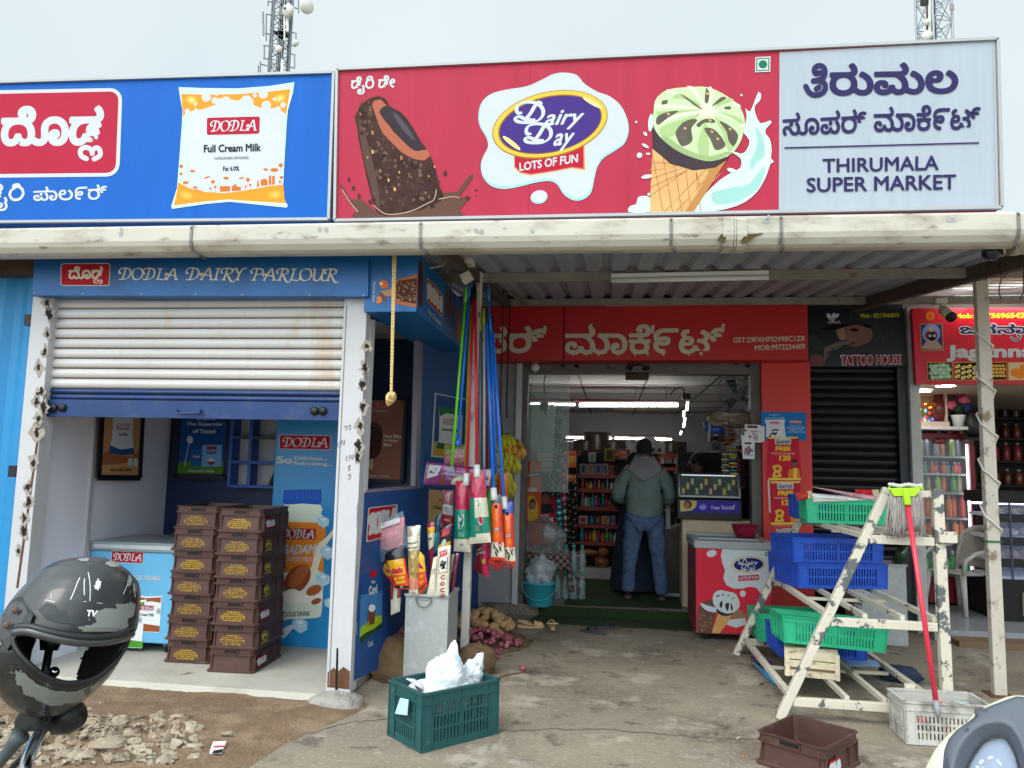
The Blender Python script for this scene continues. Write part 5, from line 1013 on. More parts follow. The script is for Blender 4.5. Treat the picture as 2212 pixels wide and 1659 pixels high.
pk('broom_packet','slim white broom sleeve with black bands leaning in the tin','broom',5.27,[(1060,640),(1112,620),(1092,1060),(986,1060)],.025,lambda u,v:creamf,strp,Z=Z2,group='packaged brooms standing in the tin')
pk('broom_packet','magenta and yellow mop packet at the back of the tin','broom',5.42,[(992,255),(1078,248),(1062,720),(1016,820)],.025,lambda u,v:G_('mag2',(150,30,70)) if v < .1 or v > .55 else (yel if v < .24 else creamf),lambda A:tb(A,'Mop',[(.2,.3),(.7,.3),(.7,.37),(.2,.37)],INKD,.03),Z=Z2,group='packaged brooms standing in the tin')
pk('broom_packet','navy and red sleeve leaning right out of the tin','broom',5.38,[(1300,590),(1348,590),(1290,990),(1232,1040)],.02,lambda u,v:G_('navyf',(40,36,80)) if u < .6 else G_('redf',(150,30,50)),strp,Z=Z2,group='packaged brooms standing in the tin')
pk('broom_packet','brown paper sleeve at the right rim of the tin','broom',5.42,[(1256,600),(1300,600),(1270,960),(1226,1000)],.02,lambda u,v:G_('tan',(150,120,100)),None,Z=Z2,group='packaged brooms standing in the tin')
pk('broom_packet','white and red broom packet hanging left of the tin','broom',5.34,[(580,930),(716,920),(690,1230),(590,1275)],.02,lambda u,v:creamf if .3 < u < .7 or v > .5 else G_('redp',(170,70,60)),None,Z=Z2)
pk('sleeve','dark teal plastic sleeve standing behind the brooms','packet',5.45,[(1080,190),(1152,150),(1110,560),(1050,620)],.025,lambda u,v:G_('tealdark',(20,60,90)) if v < .45 else G_('teal2',(20,130,150)),None,Z=Z2)
# ---- crumpled bags, sacks
def crumple(o,rx,ry,rz,m,seed,amp=.35,fr=5,n=44,k=30,flat=False):
    mb = MB();mb.ball((0,0,0),1,1,1,m,n,k);o = Vector(o)
    for i,v in enumerate(mb.v):
        q = v*fr*.5+Vector((seed*7.1,seed*3.3,seed));w1 = q+Vector((noise.noise(q*1.3),noise.noise(q*1.3+Vector((5,0,0))),0))*.6;d = 1+amp*noise.noise(q*.7)+amp*.5*(.6-2*abs(noise.noise(w1*1.1)))+amp*.3*(.5-2*abs(noise.noise(w1*2.7)))
        mb.v[i] = o+Vector((v.x*rx,v.y*ry,v.z*rz))*d
    mb.sm = [not flat]*len(mb.f);return mb
polyb = M('thin_white_bag',(226,234,238),.28,var=.06,sc_=20,coat=.4,spots=[((176,212,230),6,.6,.06,.8)],alpha=.82,bump=.35,bsc=34)
burlap = M('burlap',(122,98,70),.95,var=.25,sc_=24,bump=.8,bsc=220,spots=[((92,72,52),6,.6,.06,.6)])
onionm = M('onion_skin',(142,72,86),.4,var=.35,sc_=26,spots=[((196,150,130),14,.6,.04,.8)])
potm = M('potato_skin',(176,140,98),.8,var=.16,sc_=14,spots=[((126,96,66),30,.64,.04,.6)])
# ---- perforated crates
def slot_crate(name,label,L,W,H,m,group=None,T=.008,cols=(2,13),rows=2,foot=.0,tops=True,flare=.0,mesh_top=.2):
    """open plastic crate, slotted walls; local origin at the middle of the base"""
    t = thing(name,label,'crate',group=group);mb = MB();hx,hy = L/2,W/2;cp = .14*min(L,W)+.02
    def wall(a,b_,out):
        a,b_ = Vector(a),Vector(b_);d = (b_-a);ln = d.length;d.normalize();o = Vector(out)
        up = Vector((0,0,1));bw = lambda s0,s1,z0,z1,th=T,off=0:mb.hexa([a+d*s0+o*off+up*z0,a+d*s1+o*off+up*z0,a+d*s1+o*(off-th)+up*z0,a+d*s0+o*(off-th)+up*z0,a+d*s0+o*off+up*z1,a+d*s1+o*off+up*z1,a+d*s1+o*(off-th)+up*z1,a+d*s0+o*(off-th)+up*z1],m)
        bw(0,cp,.006,H*.985);bw(ln-cp,ln,.006,H*.985)
        bw(cp,ln-cp,.006,H*.12);bw(cp,ln-cp,H*(1-mesh_top),H*.985)
        z0,z1 = H*.12,H*(1-mesh_top);zs = [z0+(z1-z0)*i/rows for i in range(rows+1)]
        for z in zs[1:-1]:bw(cp,ln-cp,z-.006,z+.006,T*.9,-.0005)
        nb = max(4,int((ln-2*cp)/.021));wd = (ln-2*cp)/nb
        for i in range(nb+1):s0 = cp+i*wd;bw(max(cp,s0-wd*.27),min(ln-cp,s0+wd*.27),z0,z1,T*.8,-.001)
        bw(-.004,ln+.004,H*.955,H,T+.01,.008);bw(0,ln,H*.78,H*.80,T,.005);bw(0,ln,0,.012,T,.005)
        for s0 in ([cp,ln/2,ln-cp] if ln > .4 else [cp,ln-cp]):bw(s0-.004,s0+.004,.01,H*.97,T,.005)
        bw(.002,.008,.01,H*.97,T,.005);bw(ln-.008,ln-.002,.01,H*.97,T,.005)
    wall((-hx,-hy,0),(hx,-hy,0),(0,-1,0));wall((hx,-hy,0),(hx,hy,0),(1,0,0));wall((hx,hy,0),(-hx,hy,0),(0,1,0));wall((-hx,hy,0),(-hx,-hy,0),(-1,0,0))
    if flare:
        for i,v in enumerate(mb.v):k = 1-flare*(1-v.z/H);mb.v[i] = Vector((v.x*k,v.y*k,v.z))
    mb.build('walls',t,local=True)
    mb = MB();mb.box((-hx*(1-flare)+T,-hy*(1-flare)+T,.004),(hx*(1-flare)-T,hy*(1-flare)-T,.010),m);mb.build('base',t,local=True)
    return t
def place(t,x,y,z,rz,rx=0,ry=0):t.location = (x,y,z);t.rotation_euler = (rx,ry,rz);return t
def crate_mat(n,c):return M('crate_'+n,c,.4,var=.12,sc_=7,spots=[((150,146,134),16,.68,.05,.35)])
darkgreen = crate_mat('bottle_green',(32,78,80));cblue = crate_mat('cobalt',(30,78,182));cgreen = crate_mat('emerald',(38,166,122));cwhite = M('crate_dirty_white',(178,176,170),.5,var=.12,sc_=8,spots=[((112,104,94),5,.58,.06,.8),((90,84,76),15,.66,.04,.7)])
a,b_,c = P(835,1593,Z=0),P(909.6,1628,Z=0),P(1075.5,1585,Z=0);e1 = (c-b_);e2 = (a-b_);L = e1.length;W = e2.length*1.1;rz = math.atan2(e1.y,e1.x)
ctr = b_+e1/2+Vector((-math.sin(rz),math.cos(rz),0))*W/2
gc = place(slot_crate('plastic_crate','bottle green plastic crate heaped with white carrier bags',L,W,.30,darkgreen,rows=3),ctr.x,ctr.y,.002,rz)
up_ = ctr+Vector((0,0,.24))
mb = crumple(up_+Vector((-.02,-.01,-.02)),.19,.11,.09,polyb,1,.2,3.2,80,56);mb2 = crumple(up_+Vector((.0,.02,.07)),.105,.095,.125,polyb,2,.2,3,80,56);mb3 = crumple(up_+Vector((.13,.13,.05)),.06,.05,.09,polyb,5,.34,4,70,50)
for px_,(dx,dy,dz_) in (((.03,.03,.16),(.01,.02,.11)),((.15,.15,.10),(.03,.02,.08)),((-.12,-.08,.03),(-.05,-.03,.05))):
    o_ = up_+Vector(px_);k = len(mb2.v);mb2.tube([o_,o_+Vector((dx,dy,dz_))*.4,o_+Vector((dx,dy,dz_))*.75,o_+Vector((dx*1.5,dy,dz_))],[.05,.03,.022,.004],polyb,12,flat=.45)
    for i in range(k,len(mb2.v)):mb2.v[i] = mb2.v[i]+Vector((1,1,1))*noise.noise(mb2.v[i]*40)*.012
for m_ in (mb2,mb3):k = len(mb.v);mb.v += m_.v;mb.f += [[i+k for i in f] for f in m_.f];mb.fm += m_.fm;mb.sm += m_.sm
mb.build('carrier_bags',None,'crumpled white carrier bags heaped in the bottle green crate','bags')
n_ = Vector((math.cos(rz+math.pi),math.sin(rz+math.pi),0));mp_ = plane_map(a*.5+b_*.5+n_*.012,n_)
mb = MB();q = [mp_(*Z3(*p)) for p in ((668,866),(742,880),(730,1020),(622,1005))];mb.prism(q,n_*.003,M('pale_blue_paper',(176,206,232),.6));mb.build('paper_slip',None,'pale blue paper slip stuck on the green crate','paper')
# left sack with onions
c0 = P(*Z3(520,742),Z=0)+Vector((.05,.16,0))
mb = crumple(c0+Vector((0,.02,.10)),.24,.2,.17,burlap,3,.12,3,flat=False);mb.build('burlap_sack',None,'slumped burlap sack of onions behind the tin','sack')
def heap(name,group,label,cat,pts,m,r0,r1,sq=(1,1,.9),tip=False):
    protos = [];rr = random.Random(len(name))
    for v in range(4):
        mb = MB();r = rr.uniform(r0,r1);mb.ball((0,0,r),r*sq[0]*rr.uniform(.9,1.15),r*sq[1],r*sq[2],m,12,8)
        for i,q in enumerate(mb.v):mb.v[i] = q*(1+.14*noise.noise(q*30+Vector((v,0,0))))
        if tip:mb.tube([(0,0,r*1.8),(.002,0,r*2.25)],[r*.22,r*.05],m,6)
        protos.append(mb)
    objs = []
    for i,p in enumerate(pts):
        if i < 4:o = protos[i].build(name,None,label,cat,group,local=True)
        else:o = objs[i % 4].copy();COL.objects.link(o)
        o.location = p;o.rotation_euler = (rr.uniform(-.6,.6),rr.uniform(-.6,.6),rr.uniform(0,6.28));objs.append(o)
rr = random.Random(12);pts = []
for i in range(90):
    x,y = rr.uniform(492,684),rr.uniform(290,470)
    if y < 470-(x-492)*1.0 and y < 400:continue
    p = P(*Z3(x,y+14),Y=5.42+ (470-y)*.0012+rr.uniform(0,.03));pts.append(p)
heap('onion','onions spilling from the sack left of the tin','red onion heaped on the burlap sack left of the tin','onion',pts,onionm,.022,.032,tip=True)
# right hand sack: potatoes and onions
ctrP = P(1040,1392,Z=0);pts = []
for i in range(90):
    t_ = rr.uniform(0,6.283);q = math.sqrt(rr.random());x,y = ctrP.x-.06+.31*q*math.cos(t_),ctrP.y+.32+.34*q*math.sin(t_);pts.append((x,y,.03+.15*(1-q*q)))
heap('potato','potatoes heaped on the open sack','brown potato in the heap behind the steel post','potato',pts,potm,.030,.042,(1.2,1,.95))
pts = []
for i in range(110):
    t_ = rr.uniform(0,6.283);q = math.sqrt(rr.random());pts.append((ctrP.x+.02+.34*q*math.cos(t_),ctrP.y-.10+.15*q*math.sin(t_),.02+.10*(1-q*q)))
pts += [tuple(P(x,y,Z=0)) for x,y in ((1070,1412),(1078,1416),(1064,1420),(1084,1408),(1060,1405),(1075,1424))]
heap('onion','onions heaped in front of the potatoes','red onion in the heap in front of the potatoes','onion',pts,onionm,.017,.026,tip=True)
p = P(*Z3(1755,625),Z=0);heap('onion','stray onion','single onion lying alone on the concrete','onion',[p],onionm,.024,.026,tip=True)
mb = MB();mb.ball((ctrP.x-.02,ctrP.y+.12,.0),.44,.50,.045,burlap,26,8); 
for i,v in enumerate(mb.v):mb.v[i] = v+Vector((1,1,.4))*noise.noise(v*9)*.05
mb.build('burlap_sack',None,'burlap sack spread open under potatoes and onions','sack')
p = P(*Z3(1340,690),Z=0);mb = crumple(p+Vector((-.02,.12,.09)),.15,.13,.12,burlap,8,.16,3,flat=False);mb.build('burlap_sack',None,'rolled burlap sack end right of the green crate','sack')
mb = MB();pts = [P(*Z3(x,y),Z=.006) for x,y in ((1530,690),(1600,665),(1680,650),(1760,640),(1830,632))];mb.tube(pts,.006,burlap,6);mb.build('string',None,'frayed string lying on the concrete beside the sacks','string')
# ---- bananas
ban = M('banana_green',(196,188,52),.5,var=.14,sc_=12,spots=[((196,172,40),6,.55,.1,.8),((60,50,24),40,.7,.03,.7)]);banr = M('banana_ripe',(214,160,60),.5,var=.12,spots=[((110,66,26),14,.6,.04,.8)])
def hand(px,py,n,m,L=.17,label='',face=1):
    c = P(px,py,Y=7.35);t = thing('banana_bunch',label,'bananas',c,group=None)
    for i in range(n):
        a_ = -1.1+2.2*i/(n-1)+random.uniform(-.1,.1);mb = MB();pts = [];dx = math.sin(a_)
        for k in range(8):
            s_ = k/7;pts.append(c+Vector((dx*(.02+.07*math.sin(s_*2.6)),-.03-.05*math.sin(s_*3.0)-(.02 if i % 2 else 0),-L*s_+.03*(1 if i % 2 else 0))))
        mb.tube(pts,[.008,.015,.021,.024,.024,.021,.014,.006],m,8);mb.build('banana',t)
    mb = MB();mb.ball(c+Vector((0,0,.02)),.03,.03,.025,M('banana_crown',(90,80,40),.8),8,5);mb.build('crown',t)
for px,py,n,m,lb in ((1096,945,8,ban,'greenish banana hand, topmost of the hanging stem'),(1116,958,7,banr,'ripe orange banana hand beside the topmost green hand'),(1090,978,8,ban,'green banana hand in the middle of the stem, left side'),(1106,988,7,ban,'green banana hand in the middle of the stem, right side'),(1088,1014,7,ban,'lower green banana hand on the hanging stem'),(1098,1040,6,ban,'lowest banana hand near the orange packets')):hand(px,py,n,m,.16,lb)
def rope(name,label,pts,r,m,parent=None,tw=0):
    mb = MB();mb.tube(pts,r,m,7);return mb.build(name,parent,label,'rope')
ropeb = M('dark_rope',(66,40,32),.9,var=.3,sc_=40)
rope('banana_rope','dark brown rope holding the hanging bananas, left strand',[P(*ZE(x,y),Y=7.3) for x,y in ((1578,420),(1572,800),(1556,1300),(1552,1540))]+[P(1086,945,Y=7.34)],.007,ropeb)
rope('banana_rope','dark brown knotted rope beside the bananas, right strand',[P(*ZE(x,y),Y=7.3) for x,y in ((1640,600),(1624,900),(1612,1300),(1606,1480),(1612,1600))],.008,ropeb)
# ---- twisted cream rope with knot
rt = thing('hanging_rope','cream twisted rope ending in a fat knot before the kiosk corner','rope',P(*ZE(585,1440),Y=4.7));rm = M('cream_rope',(206,178,120),.85,var=.2,sc_=60)
for s_ in (-1,1):
    for ph in (0,math.pi):
        mb = MB();pts = []
        for k in range(90):
            y = 80+1300*k/89;x = 616+s_*10-(k/89)*30-(s_*6*k/89);p = P(*ZE(x,y),Y=4.62);tw = k*1.5+ph;pts.append(p+Vector((.0035*math.cos(tw),.0035*math.sin(tw),0)))
        mb.tube(pts,.0042,rm,6);mb.build('strand',rt)
mb = MB();kc_ = P(*ZE(585,1425),Y=4.62)
for j in range(5):
    pts = [kc_+Vector((.022*math.cos(t+j),.020*math.sin(t*1.3+j*1.9),.028*math.sin(t+j*1.3)))+Vector((0,0,-.006*j+.012)) for t in [2*math.pi*k/16 for k in range(17)]];mb.tube(pts,.0085,rm,7)
mb.build('knot',rt)
# ---- sandals
tan = M('tan_rubber',(206,172,126),.6,var=.08);blk_s = M('dark_slipper',(44,48,54),.6,var=.15)
def sandal(name,label,p,rz,m,sole,strap=True,group=None):
    t = thing(name,label,'sandal',p,rz,group);mb = MB();out = [(0,.13,.042),(.0,.08,.047),(0,0,.036),(0,-.07,.036),(0,-.12,.03)]
    ring = []
    for k in range(20):
        a_ = 2*math.pi*k/20;y = .13*math.sin(a_);w_ = .042+.008*math.sin(a_)-.006*math.cos(2*a_);ring.append((w_*math.cos(a_),y))
    vs = [(x,y,0) for x,y in ring]+[(x*1.06,y*1.03,.022+.006*(y < -.05)) for x,y in ring];n = 20
    mb.add(vs,[tuple(range(n))[::-1],tuple(range(n,2*n))]+[(i,(i+1) % n,n+(i+1) % n,n+i) for i in range(n)],sole);mb.build('sole',t,local=True,bevel=.004)
    mb = MB()
    if strap:mb.grid((-.047,.03,.022),(.047,.03,.022),(.04,.115,.022),(-.04,.115,.022),8,4,m,lambda u,v,p:(0,0,.045*math.sin(math.pi*u)*(1-.4*v)),True);mb.tube([(-.044,.02,.03),(-.05,-.05,.05),(-.03,-.115,.062),(.03,-.115,.062),(.05,-.05,.05),(.044,.02,.03)],.009,m,6,flat=.6)
    else:mb.tube([(0,.07,.025),(-.02,.04,.05),(-.045,-.01,.03)],.008,m,6);mb.tube([(0,.07,.025),(.02,.04,.05),(.045,-.01,.03)],.008,m,6)
    mb.build('strap',t,local=True,solid=.006 if strap else 0);return t
sandal('sandal','tan clog lying sideways at the edge of the green mat',P(1146,1356,Z=0),rad(-80),tan,tan);sandal('sandal','tan clog pointing into the shop beside its mate',P(1192,1356,Z=0),rad(8),tan,tan)
sandal('slipper','dark slipper lying diagonally, nearer of the dark pair',P(1281,1368,Z=0),rad(60),blk_s,M('slipper_sole',(70,72,76),.7),False);sandal('slipper','dark slipper behind its mate on the concrete',P(1314,1358,Z=0),rad(-50),blk_s,M('slipper_sole'),False)
# ---- junction box with camera over the steel post
jb = thing('security_camera','white junction box with hinged camera above the steel post','camera',P(1000,600,Y=5.2));wp = M('aged_white_plastic',(206,202,190),.5,var=.06)
a,b_ = P(*ZE(1125,120),Y=5.2),P(*ZE(1296,215),Y=5.2);mb = MB();mb.box((a.x,5.2,b_.z),(b_.x,5.36,a.z),wp);mb.build('junction_box',jb,bevel=.01)
mb = MB();c = P(*ZE(1208,215),Y=5.27);mb.lathe([(.035,0),(.03,-.012),(.016,-.02),(.014,-.055)],c,wp,12);d = P(*ZE(1225,300),Y=5.26);mb.tube([c+Vector((0,0,-.05)),d],.011,wp,8);mb.build('swivel',jb)
mb = MB();h = [P(*ZE(*q),Y=5.22) for q in ((1185,330),(1270,288),(1298,345),(1215,392))];mb.prism(h,(0,.10,0),wp);mb.build('camera_head',jb,bevel=.004)
mb = MB();mb.tube([P(*ZE(x,y),Y=4.9+i*.06) for i,(x,y) in enumerate(((685,95),(740,160),(830,225),(940,272),(1040,250),(1110,185)))],.004,wp,6);mb.build('cable',jb)
mb = MB();mb.tube([P(*ZE(x,y),Y=Y) for x,y,Y in ((1300,85,5.0),(1345,170,5.3),(1420,280,5.8),(1500,370,6.3),(1590,450,6.8),(1700,545,7.3),(1800,605,7.6))],.012,M('conduit',(120,104,90),.7,var=.2),8);mb.build('conduit_pipe',None,'sagging grey conduit running under the canopy to the fascia','pipe')
# ================================================================== supermarket doorway and interior
def tube_light(label,p,q,lit=True,r=.016,tray=True,name='tube_light',m=None):
    p,q = Vector(p),Vector(q);t = thing(name,label,'lamp',(p+q)/2);mb = MB();mb.tube([p,q],r,m or (tubeon if lit else tubeoff),10);mb.build('tube',t)
    if tray:mb = MB();mb.bar(p+Vector((0,.01,r+.016)),q+Vector((0,.01,r+.016)),.05,.03,whitep);mb.build('fitting',t)
    return t
val = M('maroon_valance',(110,24,34),.5,var=.1)
tube_light('long lit tube below the maroon valance in the supermarket',P(*ZF(660,743),Y=10.5),P(*ZF(1282,743),Y=10.5),r=.022)
tube_light('lit tube at the left end of the maroon valance behind glass',P(*ZF(352,738),Y=10.5),P(*ZF(632,740),Y=10.5),r=.014)
a,b_ = P(*ZF(345,700),Y=10.52),P(*ZF(1286,726),Y=10.52);mb = MB();mb.box((a.x,10.54,b_.z),(b_.x,10.6,a.z),val);vl = mb.build('valance',None,'maroon light valance hanging from the supermarket ceiling','valance')
for x in (1015,1208):p = P(*ZF(x,702),Y=10.56);mb = MB();mb.tube([p,(p.x,p.y,2.65)],.008,alum,6);mb.build('hanger',None,'chrome hanger rod %s of the valance' % ('on the left' if x < 1100 else 'on the right'),'rod')
tube_light('rear lit tube above the back shelf, left one',P(*ZF(578,947),Y=14.5),P(*ZF(860,951),Y=14.5));tube_light('rear lit tube above the back shelf, right one',P(*ZF(882,952),Y=14.5),P(*ZF(1242,960),Y=14.5))
a,b_ = P(*ZF(570,926),Y=14.55),P(*ZF(1240,942),Y=14.55);mb = MB();mb.box((a.x,14.56,b_.z),(b_.x,14.62,a.z),val);mb.build('valance',None,'dark red rear valance above the tissue rolls','valance')
for i,(q0,q1,Y) in enumerate((((1344,722),(1338,778),9.8),((1320,780),(1318,818),10.6),((1328,822),(1318,884),11.2),((1305,908),(1296,930),13))):tube_light('short lit tube in the string of hanging lamps, %s' % ('nearest and highest','second','third','farthest and lowest')[i],P(*ZF(*q0),Y=Y),P(*ZF(*q1),Y=Y),r=.016,tray=False,m=M('string_lamp',(255,250,240),emit=5,var=0))
mb = MB();p = P(*ZF(1335,690),Y=9.8);mb.box((p.x-.05,9.76,p.z-.04),(p.x+.05,9.84,p.z+.04),blackm);mb.tube([p,p+Vector((-.05,0,.12)),p+Vector((-.14,0,.1)),p+Vector((-.2,0,.02))],.008,blackm,6);mb.build('power_box',None,'black power box above the string of hanging lamps','power box')
# shelving
shred = M('shelf_red',(150,44,34),.5,var=.1);shor = M('shelf_orange',(206,84,46),.5,var=.08);rackd = M('rack_dark',(40,36,38),.6);BOT = {}
def bottle(c,r,h,p,label,group,cap=None,name='bottle',body=None):
    k = (c,round(r,3),round(h,3),cap,name)
    if k in BOT:o = dup(BOT[k],p,None,label);o['group'] = group;return o
    t = thing(name,label,'bottle',p,group=group);mb = MB()
    mb.lathe([(r*.9,0),(r,h*.04),(r,h*.62),(r*.8,h*.72),(r*.38,h*.82),(r*.36,h*.9)],(0,0,0),body or M('bt_%d_%d_%d' % c,c,.25,var=.05,coat=.4),10);mb.build('body',t,local=True)
    mb = MB();mb.lathe([(r*.42,h*.88),(r*.42,h)],(0,0,0),I(cap or (230,230,230)),8);mb.build('cap',t,local=True);BOT[k] = t;return t
def carton(lo,hi,c,label,group=None,name='carton',c2=None):
    t = thing(name,label,'box',((lo[0]+hi[0])/2,(lo[1]+hi[1])/2,lo[2]),group=group);mb = MB();mb.box(lo,hi,I(c,.5));mb.build('box',t,bevel=.003)
    if c2:w_,h_ = hi[0]-lo[0],hi[2]-lo[2];mb = MB();mb.box((lo[0]+w_*.25,lo[1]-.003,lo[2]+h_*.15),(hi[0]-w_*.25,lo[1]+.001,hi[2]-h_*.2),I(c2));mb.build('front_label',t)
    return t
RY = 10.3;xa,xb = P(*ZF(650,1300),Y=RY).x,P(*ZF(960,1300),Y=RY).x
rack = thing('display_rack','dark red display rack of bottles and boxes left of the man','rack',((xa+xb)/2,RY+.2,.1));zs_ = []
for y in (1040,1180,1272,1385,1495,1605):
    z = P(*ZF(700,y),Y=RY).z;zs_.append(z);mb = MB();mb.box((xa,RY,z-.05),(xb,RY+.4,z),shor if y == 1040 else shred);mb.build('shelf_board',rack)
for x in (xa-.03,xb):mb = MB();mb.box((x,RY+.01,.1),(x+.03,RY+.42,zs_[0]+.02),rackd);mb.build('upright',rack)
mb = MB();mb.box((xa,RY+.4,.1),(xb,RY+.42,zs_[0]),rackd);mb.build('back_panel',rack)
rr = random.Random(21);cols = [(196,60,70),(60,180,190),(90,150,80),(180,120,60),(200,60,130),(150,150,160),(220,180,60),(50,90,170),(210,210,206),(150,70,160),(40,150,160),(90,190,100),(230,120,50)]
cn_ = ['red','aqua','green','amber','pink','silver','yellow','blue','white','violet','teal','lime','orange']
for row,(zi,n,r,h) in enumerate(((2,11,.022,.13),(3,13,.022,.17),(5,11,.03,.17))):
    for i in range(n):
        x = xa+.06+(xb-xa-.1)*i/(n-1);k = rr.randrange(13);k = (i*3+row*5) % 13
        bottle(cols[k],r*(1+.2*((i+row) % 3-1)),h*(1-.15*(i % 3)),(x,RY+.07+.03*(i % 2),zs_[zi]),'%s bottle on the %s shelf of the dark red rack' % (cn_[k],('third','fourth','lowest')[row]),'bottles on the dark red rack',cols[(k+4) % 13] if i % 2 else (230,230,226))
for i,(x0,x1,y0,c,c2) in enumerate(((662,706,1112,(150,144,146),(90,50,110)),(708,754,1112,(150,144,146),(170,120,60)),(756,800,1112,(150,144,146),(90,60,130)),(802,846,1112,(150,144,146),(110,90,90)),(850,878,1125,(196,90,50),(150,60,40)))):
    p,q = P(*ZF(x0,y0),Y=RY+.05),P(*ZF(x1,1178),Y=RY+.05);carton((p.x,RY+.05,zs_[1]),(q.x-.004,RY+.15,p.z),c,'%s perfume carton on the second shelf of the rack' % ('violet windowed','amber windowed','purple windowed','brown windowed','slim orange')[i],None,'perfume_carton',c2)
for i,(x0,x1,y0,c,c2) in enumerate(((664,716,1040,(16,28,28),None),(718,764,1042,(160,166,166),(120,126,126)),(766,818,1042,(16,30,28),None))):
    p,q = P(*ZF(x0,y0),Y=RY-.03),P(*ZF(x1,1104),Y=RY-.03);carton((p.x,RY-.03,q.z),(q.x-.004,RY+.0,p.z),c,'%s carton hung at the front of the rack' % ('left black','grey','right black')[i],None,'carton',c2)
p,q = P(*ZF(816,1018),Y=RY+.06),P(*ZF(886,1100),Y=RY+.06);carton((p.x,RY-.03,q.z),(q.x,RY-.0,p.z),(130,112,60),'olive gift carton at the rack front',None,'carton',(80,66,40));p,q = P(*ZF(896,1020),Y=RY),P(*ZF(980,1090),Y=RY);carton((p.x,RY+.02,q.z),(q.x,RY+.2,p.z),(150,90,100),'dusty pink carton on top of the rack beside the man',None,'carton',(190,150,156))
for i,(x0,x1,c) in enumerate(((655,715,(190,176,176)),(722,756,(40,80,160)),(760,796,(150,40,50)),(800,852,(180,176,160)),(858,890,(150,150,170)))):
    p,q = P(*ZF(x0,1442),Y=RY+.05),P(*ZF(x1,1490),Y=RY+.05);carton((p.x,RY+.05,zs_[4]),(q.x-.006,RY+.16,p.z),c,'%s carton on the fifth shelf of the rack' % ('pale','blue','red','cream','lilac')[i],None,'carton',cols[i])
# left, further rack and top shelf
LY = 12.2;xa2,xb2 = P(*ZF(575,1100),Y=LY).x,P(*ZF(660,1100),Y=LY).x
lr = thing('display_rack','orange edged rack farther back at the left','rack',((xa2+xb2)/2,LY,.1))
for y in (1032,1118,1210,1330):z = P(*ZF(620,y),Y=LY).z;mb = MB();mb.box((xa2,LY,z-.05),(xb2,LY+.4,z),shor);mb.build('shelf_board',lr)
mb = MB();mb.box((xa2,LY+.4,.1),(xb2,LY+.44,P(*ZF(620,1032),Y=LY).z),rackd);mb.build('back_panel',lr)
for i,x in enumerate((592,608,626,642)):
    p = P(*ZF(x,1116),Y=LY+.1);bottle((200,150,60),.035,.22,(p.x,LY+.1,P(*ZF(620,1118),Y=LY).z),'amber bottle on the orange edged rear rack','amber bottles on the rear rack',(210,190,150));p = P(*ZF(x,1208),Y=LY+.1);carton((p.x-.05,LY+.05,P(*ZF(620,1210),Y=LY).z),(p.x+.03,LY+.2,P(*ZF(620,1180),Y=LY).z),(180,110,60),'brown carton on the lower shelf of the rear rack','brown cartons on the rear rack','carton',(210,160,110))
TY = 14.2;xa3,xb3 = P(*ZF(575,1045),Y=TY).x,P(*ZF(1275,1045),Y=TY).x;zt_ = P(*ZF(900,1046),Y=TY).z
tsf = thing('wall_shelf','long orange edged shelf on the supermarket back wall','shelf',((xa3+xb3)/2,TY,.1));mb = MB();mb.box((xa3,TY,zt_-.07),(xb3,TY+.5,zt_),shor);mb.build('shelf_board',tsf);mb = MB();mb.box((xa3,TY+.5,.1),(xb3,TY+.55,zt_),rackd);mb.build('back_panel',tsf)
for y in (1135,1240):z = P(*ZF(1200,y),Y=TY).z;mb = MB();mb.box((xa3,TY+.02,z-.06),(xb3,TY+.5,z),shor);mb.build('shelf_board',tsf)
stackm = M('wrapped_plates',(92,78,66),.35,var=.3,sc_=16,coat=.5)
for i,(x,r,y0) in enumerate(((605,.22,975),(700,.26,965),(770,.30,915),(872,.36,968),(1240,.3,975))):
    p = P(*ZF(x,1040),Y=TY+.25);h = P(*ZF(x,y0),Y=TY+.25).z-zt_;mb = MB();pr_ = [(r*.9,0)]
    for k in range(8):pr_ += [(r*(.98 if k % 2 else .92),h*(k+.5)/8)]
    pr_ += [(r*.8,h)];mb.lathe(pr_,(p.x,TY+.25,zt_),stackm,16);mb.build('plate_stack',None,'wrapped stack of leaf plates on the back shelf, %s' % ('small at far left','low, left of the tall basket','tallest brown one','wide, right of the tall one','at the right end')[i],'plates')
for i,(x,y) in enumerate(((945,1012),(1105,996),(1124,1026),(1166,1026))):
    p = P(*ZF(x,y),Y=TY-.0);t = thing('paper_roll','white paper roll on the back shelf, %s' % ('left of the man','topmost of three right of the man','lower left of three','lower right of three')[i],'paper roll',p,group='white paper rolls');mb = MB();mb.lathe([(.15,0),(.16,.01),(.16,.3),(.15,.31)],p,M('tissue',(214,214,216),.8,var=.03),20,(0,1,0));mb.build('paper',t);mb = MB();mb.lathe([(.035,-.004),(.035,.01)],p,I((90,84,80)),12,(0,1,0));mb.build('core',t)
for i,(x,c) in enumerate(((1190,(170,60,80)),(1214,(190,150,160)),(1240,(190,60,90)),(1258,(200,170,176)))):
    p = P(*ZF(x,1132),Y=TY+.1);z = P(*ZF(1200,1135),Y=TY).z;carton((p.x-.1,TY+.05,z),(p.x+.09,TY+.3,z+.4),c,'pink household pack on the shelf right of the man, %s' % ('first from the left','second','third','last')[i],'pink packs','carton',(220,200,206))
